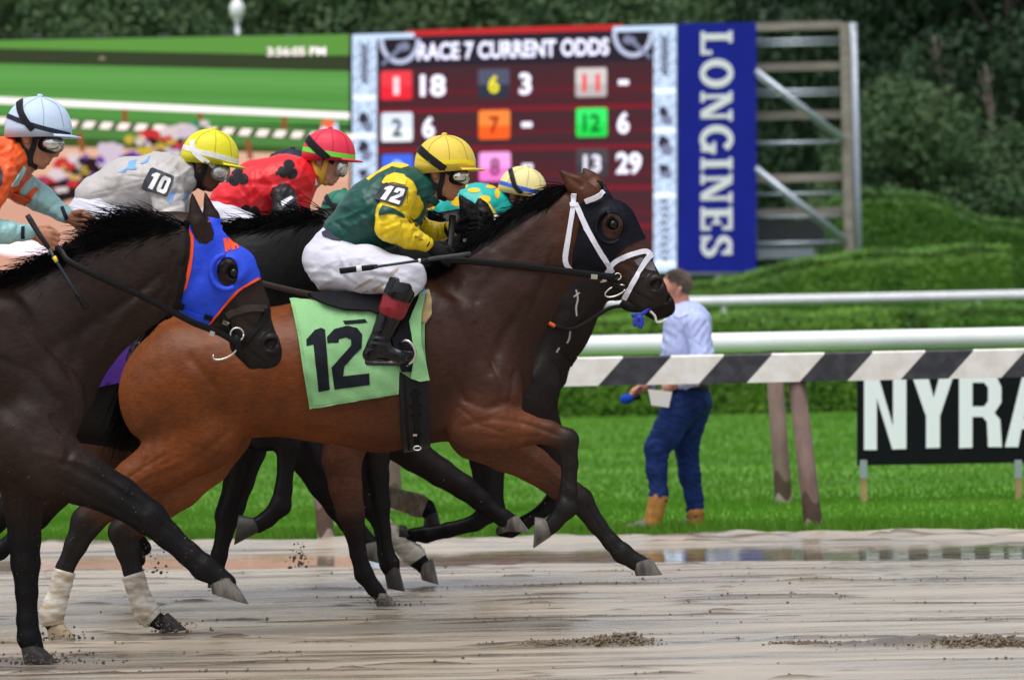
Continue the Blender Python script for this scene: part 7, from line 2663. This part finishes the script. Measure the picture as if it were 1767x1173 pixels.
for sg, P_, toe in ((-1, [(1136, 858, 17), (1130, 885, 15), (1126, 900, 15)], (1087, 912)), (1, [(1200, 885, 16), (1200, 898, 14), (1200, 903, 14)], (1186, 905))):
    Fo = Field(.006, hard=True)
    TAN, GRS = (.42, .19, .045), (.17, .155, .13)
    yo = sg * .1
    for a, b in zip(P_[:-1], P_[1:]):
        Fo.cap(px(a, yo), px(b, yo), a[2] * km, b[2] * km, .95, .95, .015, TAN)
    Fo.cap(px((P_[2][0] - 2, P_[2][1] + 5), yo), px(toe, yo), 13 * km, 8.5 * km, .9, 1.1, .015, GRS)
    Fo.cap(px((P_[2][0] + 4, P_[2][1] + 15), yo), px((toe[0] - 2, toe[1] + 8), yo), 4 * km, 3.5 * km, 2.6, 2.8, .004, (.40, .26, .08))
    Fo.build('boot', mat('worn_boot_leather', attr=True, rough=.7, spec=.3, nscale=25, namp=.25, bump=.003, bscale=60), root)
# short hair: a close shell over the back and top of the skull
Fh = Field(.006)
Fh.cap(px((1171, 489)), px((1164, 487)), 21.4 * km, 19.6 * km, .85, .82, .015)
Fh.cap(px((1176, 500)), px((1177, 510)), 14 * km, 10 * km, 1.0, 1.1, .015)
Fh.cap(px((1138, 502)), px((1148, 498)), 19 * km, 17 * km, 2, 2, .008, op='-')
Fh.cap(px((1142, 486)), px((1144, 488)), 8 * km, 8 * km, 3, 3, .008, op='-')
for sg in (-1, 1):
    Fh.cap(px((1168, 502), sg * .09), px((1150, 496), sg * .09), 8 * km, 10 * km, 1, 1, .008, op='-')
Fh.build('hair', mat('grey_brown_hair', (.17, .135, .112), .8, .2, nscale=60, namp=.3, bump=.006, bscale=70), root)
r_ = np.random.default_rng(12)
q = r_.normal(size=(5000, 3))
q /= np.linalg.norm(q, axis=1)[:, None]
q = q[(q[:, 2] > -.25 - .45 * (q[:, 0] > .3)) & (q[:, 0] > -.62 + .5 * np.clip(-q[:, 2] + .25, 0, 1)) & ~((np.abs(q[:, 1]) > .6) & (q[:, 2] < .05) & (q[:, 0] < .35))][:2600]
hair('hair_tufts', px((1167, 489)) + q * V(22.5, 18.5, 21) * km, q + V(.3, 0, .15), .022, bpy.data.materials['grey_brown_hair'], root, .2, .0016, .35, 4, .05, seed=8)
mic = thing('microphone', 'handheld microphone with a blue foam head in the walking man\'s forward hand', 'microphone', tuple(px((1090, 684), .06)))
mb = MB()
mb.tube([px((1106, 684), .055), px((1094, 686), .055), px((1088, 687), .055)], [.016, .018, .02], 10)
mb.build('handle', M_frame, mic)
mb = MB()
mb.tube([px((1092, 686), .055), px((1088, 687), .055), px((1080, 688.5), .055), px((1073, 689.5), .055), px((1070, 690), .055)], [.018, .030, .034, .026, .008], 12)
mb.build('foam_head', mat('blue_foam', (.012, .06, .42), .9, .1), mic)
sheet = [px(p, -.215) for p in ((1118, 671), (1160, 676), (1154, 703), (1124, 699))]
mb = MB()
mb.add(sheet + [q + V(0, .004, 0) for q in sheet], [[3, 2, 1, 0], [4, 5, 6, 7], [0, 1, 5, 4], [1, 2, 6, 5], [2, 3, 7, 6], [3, 0, 4, 7]])
o = mb.build('paper_sheet', mat('white_paper', (.86, .86, .86), .8, .2), None, loc=tuple(sheet[0]), smooth=False)
tag(o, 'folded white paper held in the walking man\'s near hand', 'paper')

# ================================================================== churned mud, splashes, drops
M_clod = mat('wet_mud_clod', (.15, .115, .08), .5, .4, nscale=30, namp=.3, bump=.004, bscale=60)
M_drop = mat('dark_mud_drop', (.07, .055, .04), .4, .4)


def lumps(name, pts, sizes, m, parent=None, loc=None):
    ico = V((0, 0, 1), (.894, 0, .447), (.276, .851, .447), (-.724, .526, .447), (-.724, -.526, .447), (.276, -.851, .447), (.724, .526, -.447), (-.276, .851, -.447), (-.894, 0, -.447), (-.276, -.851, -.447), (.724, -.526, -.447), (0, 0, -1))
    fi = np.array([(0, 1, 2), (0, 2, 3), (0, 3, 4), (0, 4, 5), (0, 5, 1), (1, 6, 2), (2, 7, 3), (3, 8, 4), (4, 9, 5), (5, 10, 1), (6, 7, 2), (7, 8, 3), (8, 9, 4), (9, 10, 5), (10, 6, 1), (11, 7, 6), (11, 8, 7), (11, 9, 8), (11, 10, 9), (11, 6, 10)])
    vs, fs = [], []
    for i, (p, s) in enumerate(zip(pts, sizes)):
        sc = s * rng.uniform(.6, 1.3, 3)
        vs.append(p + ico * sc * rng.uniform(.75, 1.2, (12, 1)))
        fs.append(fi + 12 * i)
    return mk(name, np.concatenate(vs), np.concatenate(fs), m, parent, loc, smooth=True)


def gpt(x, y):
    q = ground_y(x, y)
    return np.array((float(q[0]), float(q[1]), 0.))


for x0, x1, yc, n, h, lab in ((905, 1110, 1112, 1700, .045, 'crumbled heap of churned mud on the track near the bottom middle of the picture'), (1340, 1790, 1113, 3000, .038, 'long low bank of churned mud on the track at the bottom right')):
    c = gpt((x0 + x1) / 2, yc)
    a, b = gpt(x0, yc), gpt(x1, yc)
    t = rng.random(n)
    peak = (.35 + .65 * np.exp(-((t - .78) / .22) ** 2)) * (.5 + .5 * np.abs(np.sin(t * 17)))
    p = a[None] + (b - a)[None] * t[:, None]
    p[:, 1] += rng.normal(size=n) * .08
    p[:, 0] += rng.normal(size=n) * .03
    p[:, 2] = rng.random(n) * h * peak
    o = lumps('mud_heap', p, rng.uniform(.0022, .0082, n) ** 1. * (.5 + peak), M_clod)
    tag(o, kind='stuff')
# small crumbs along the furrows: too many to count
n = 900
w = (np.clip(RIDGE, 0, 1.5) ** 1.5 * ((Y > 20.5) & (Y < 33) & (np.abs(X) < 3.2))).ravel()
pk = rng.choice(len(w), n, p=w / w.sum())
p = np.stack([X.ravel()[pk], Y.ravel()[pk], Z.ravel()[pk]], -1) + rng.normal(size=(n, 3)) * V(.03, .02, .001)
o = lumps('mud_crumbs', p, rng.uniform(.002, .0075, n), M_clod)
tag(o, kind='stuff')
# splashes thrown up by the hooves
for x, y, n, up, sx, D, lab in ((515, 975, 60, .16, .025, 27.0, 'dark plume of mud drops splashing up between the legs'), (80, 1140, 130, .05, .14, 22.6, 'mud splash round the planted hoof of the foreground horse'), (300, 1085, 50, .06, .08, 24.9, 'mud splash at the bandaged hind foot of the bay nearest its black hoof'),
                               (110, 1098, 50, .05, .08, 24.85, 'mud splash at the pale hind hoof of the bay'), (665, 1040, 50, .05, .06, 27.3, 'mud splash at the planted forefoot of the brown horse'), (255, 985, 40, .14, .05, 26.5, 'string of mud drops flying beside the bay\'s far hind bandage')):
    b0 = P(x, y, D)
    t = rng.random(n)
    p = np.stack([b0[0] + rng.normal(size=n) * sx * (1 - .4 * t), D + rng.normal(size=n) * .05, np.maximum(b0[2] - .01, .003) + up * t ** 1.6], -1)
    o = lumps('mud_splash', p, rng.uniform(.0025, .009, n) * (1.15 - .6 * t), M_drop)
    tag(o, kind='stuff')
n = 160
p = np.stack([rng.uniform(-1.6, 1.4, n), rng.uniform(23.5, 29, n), rng.uniform(.04, .75, n) ** 1.6], -1)
o = lumps('flying_drops', p, rng.uniform(.0012, .0032, n), M_drop)
tag(o, kind='stuff')
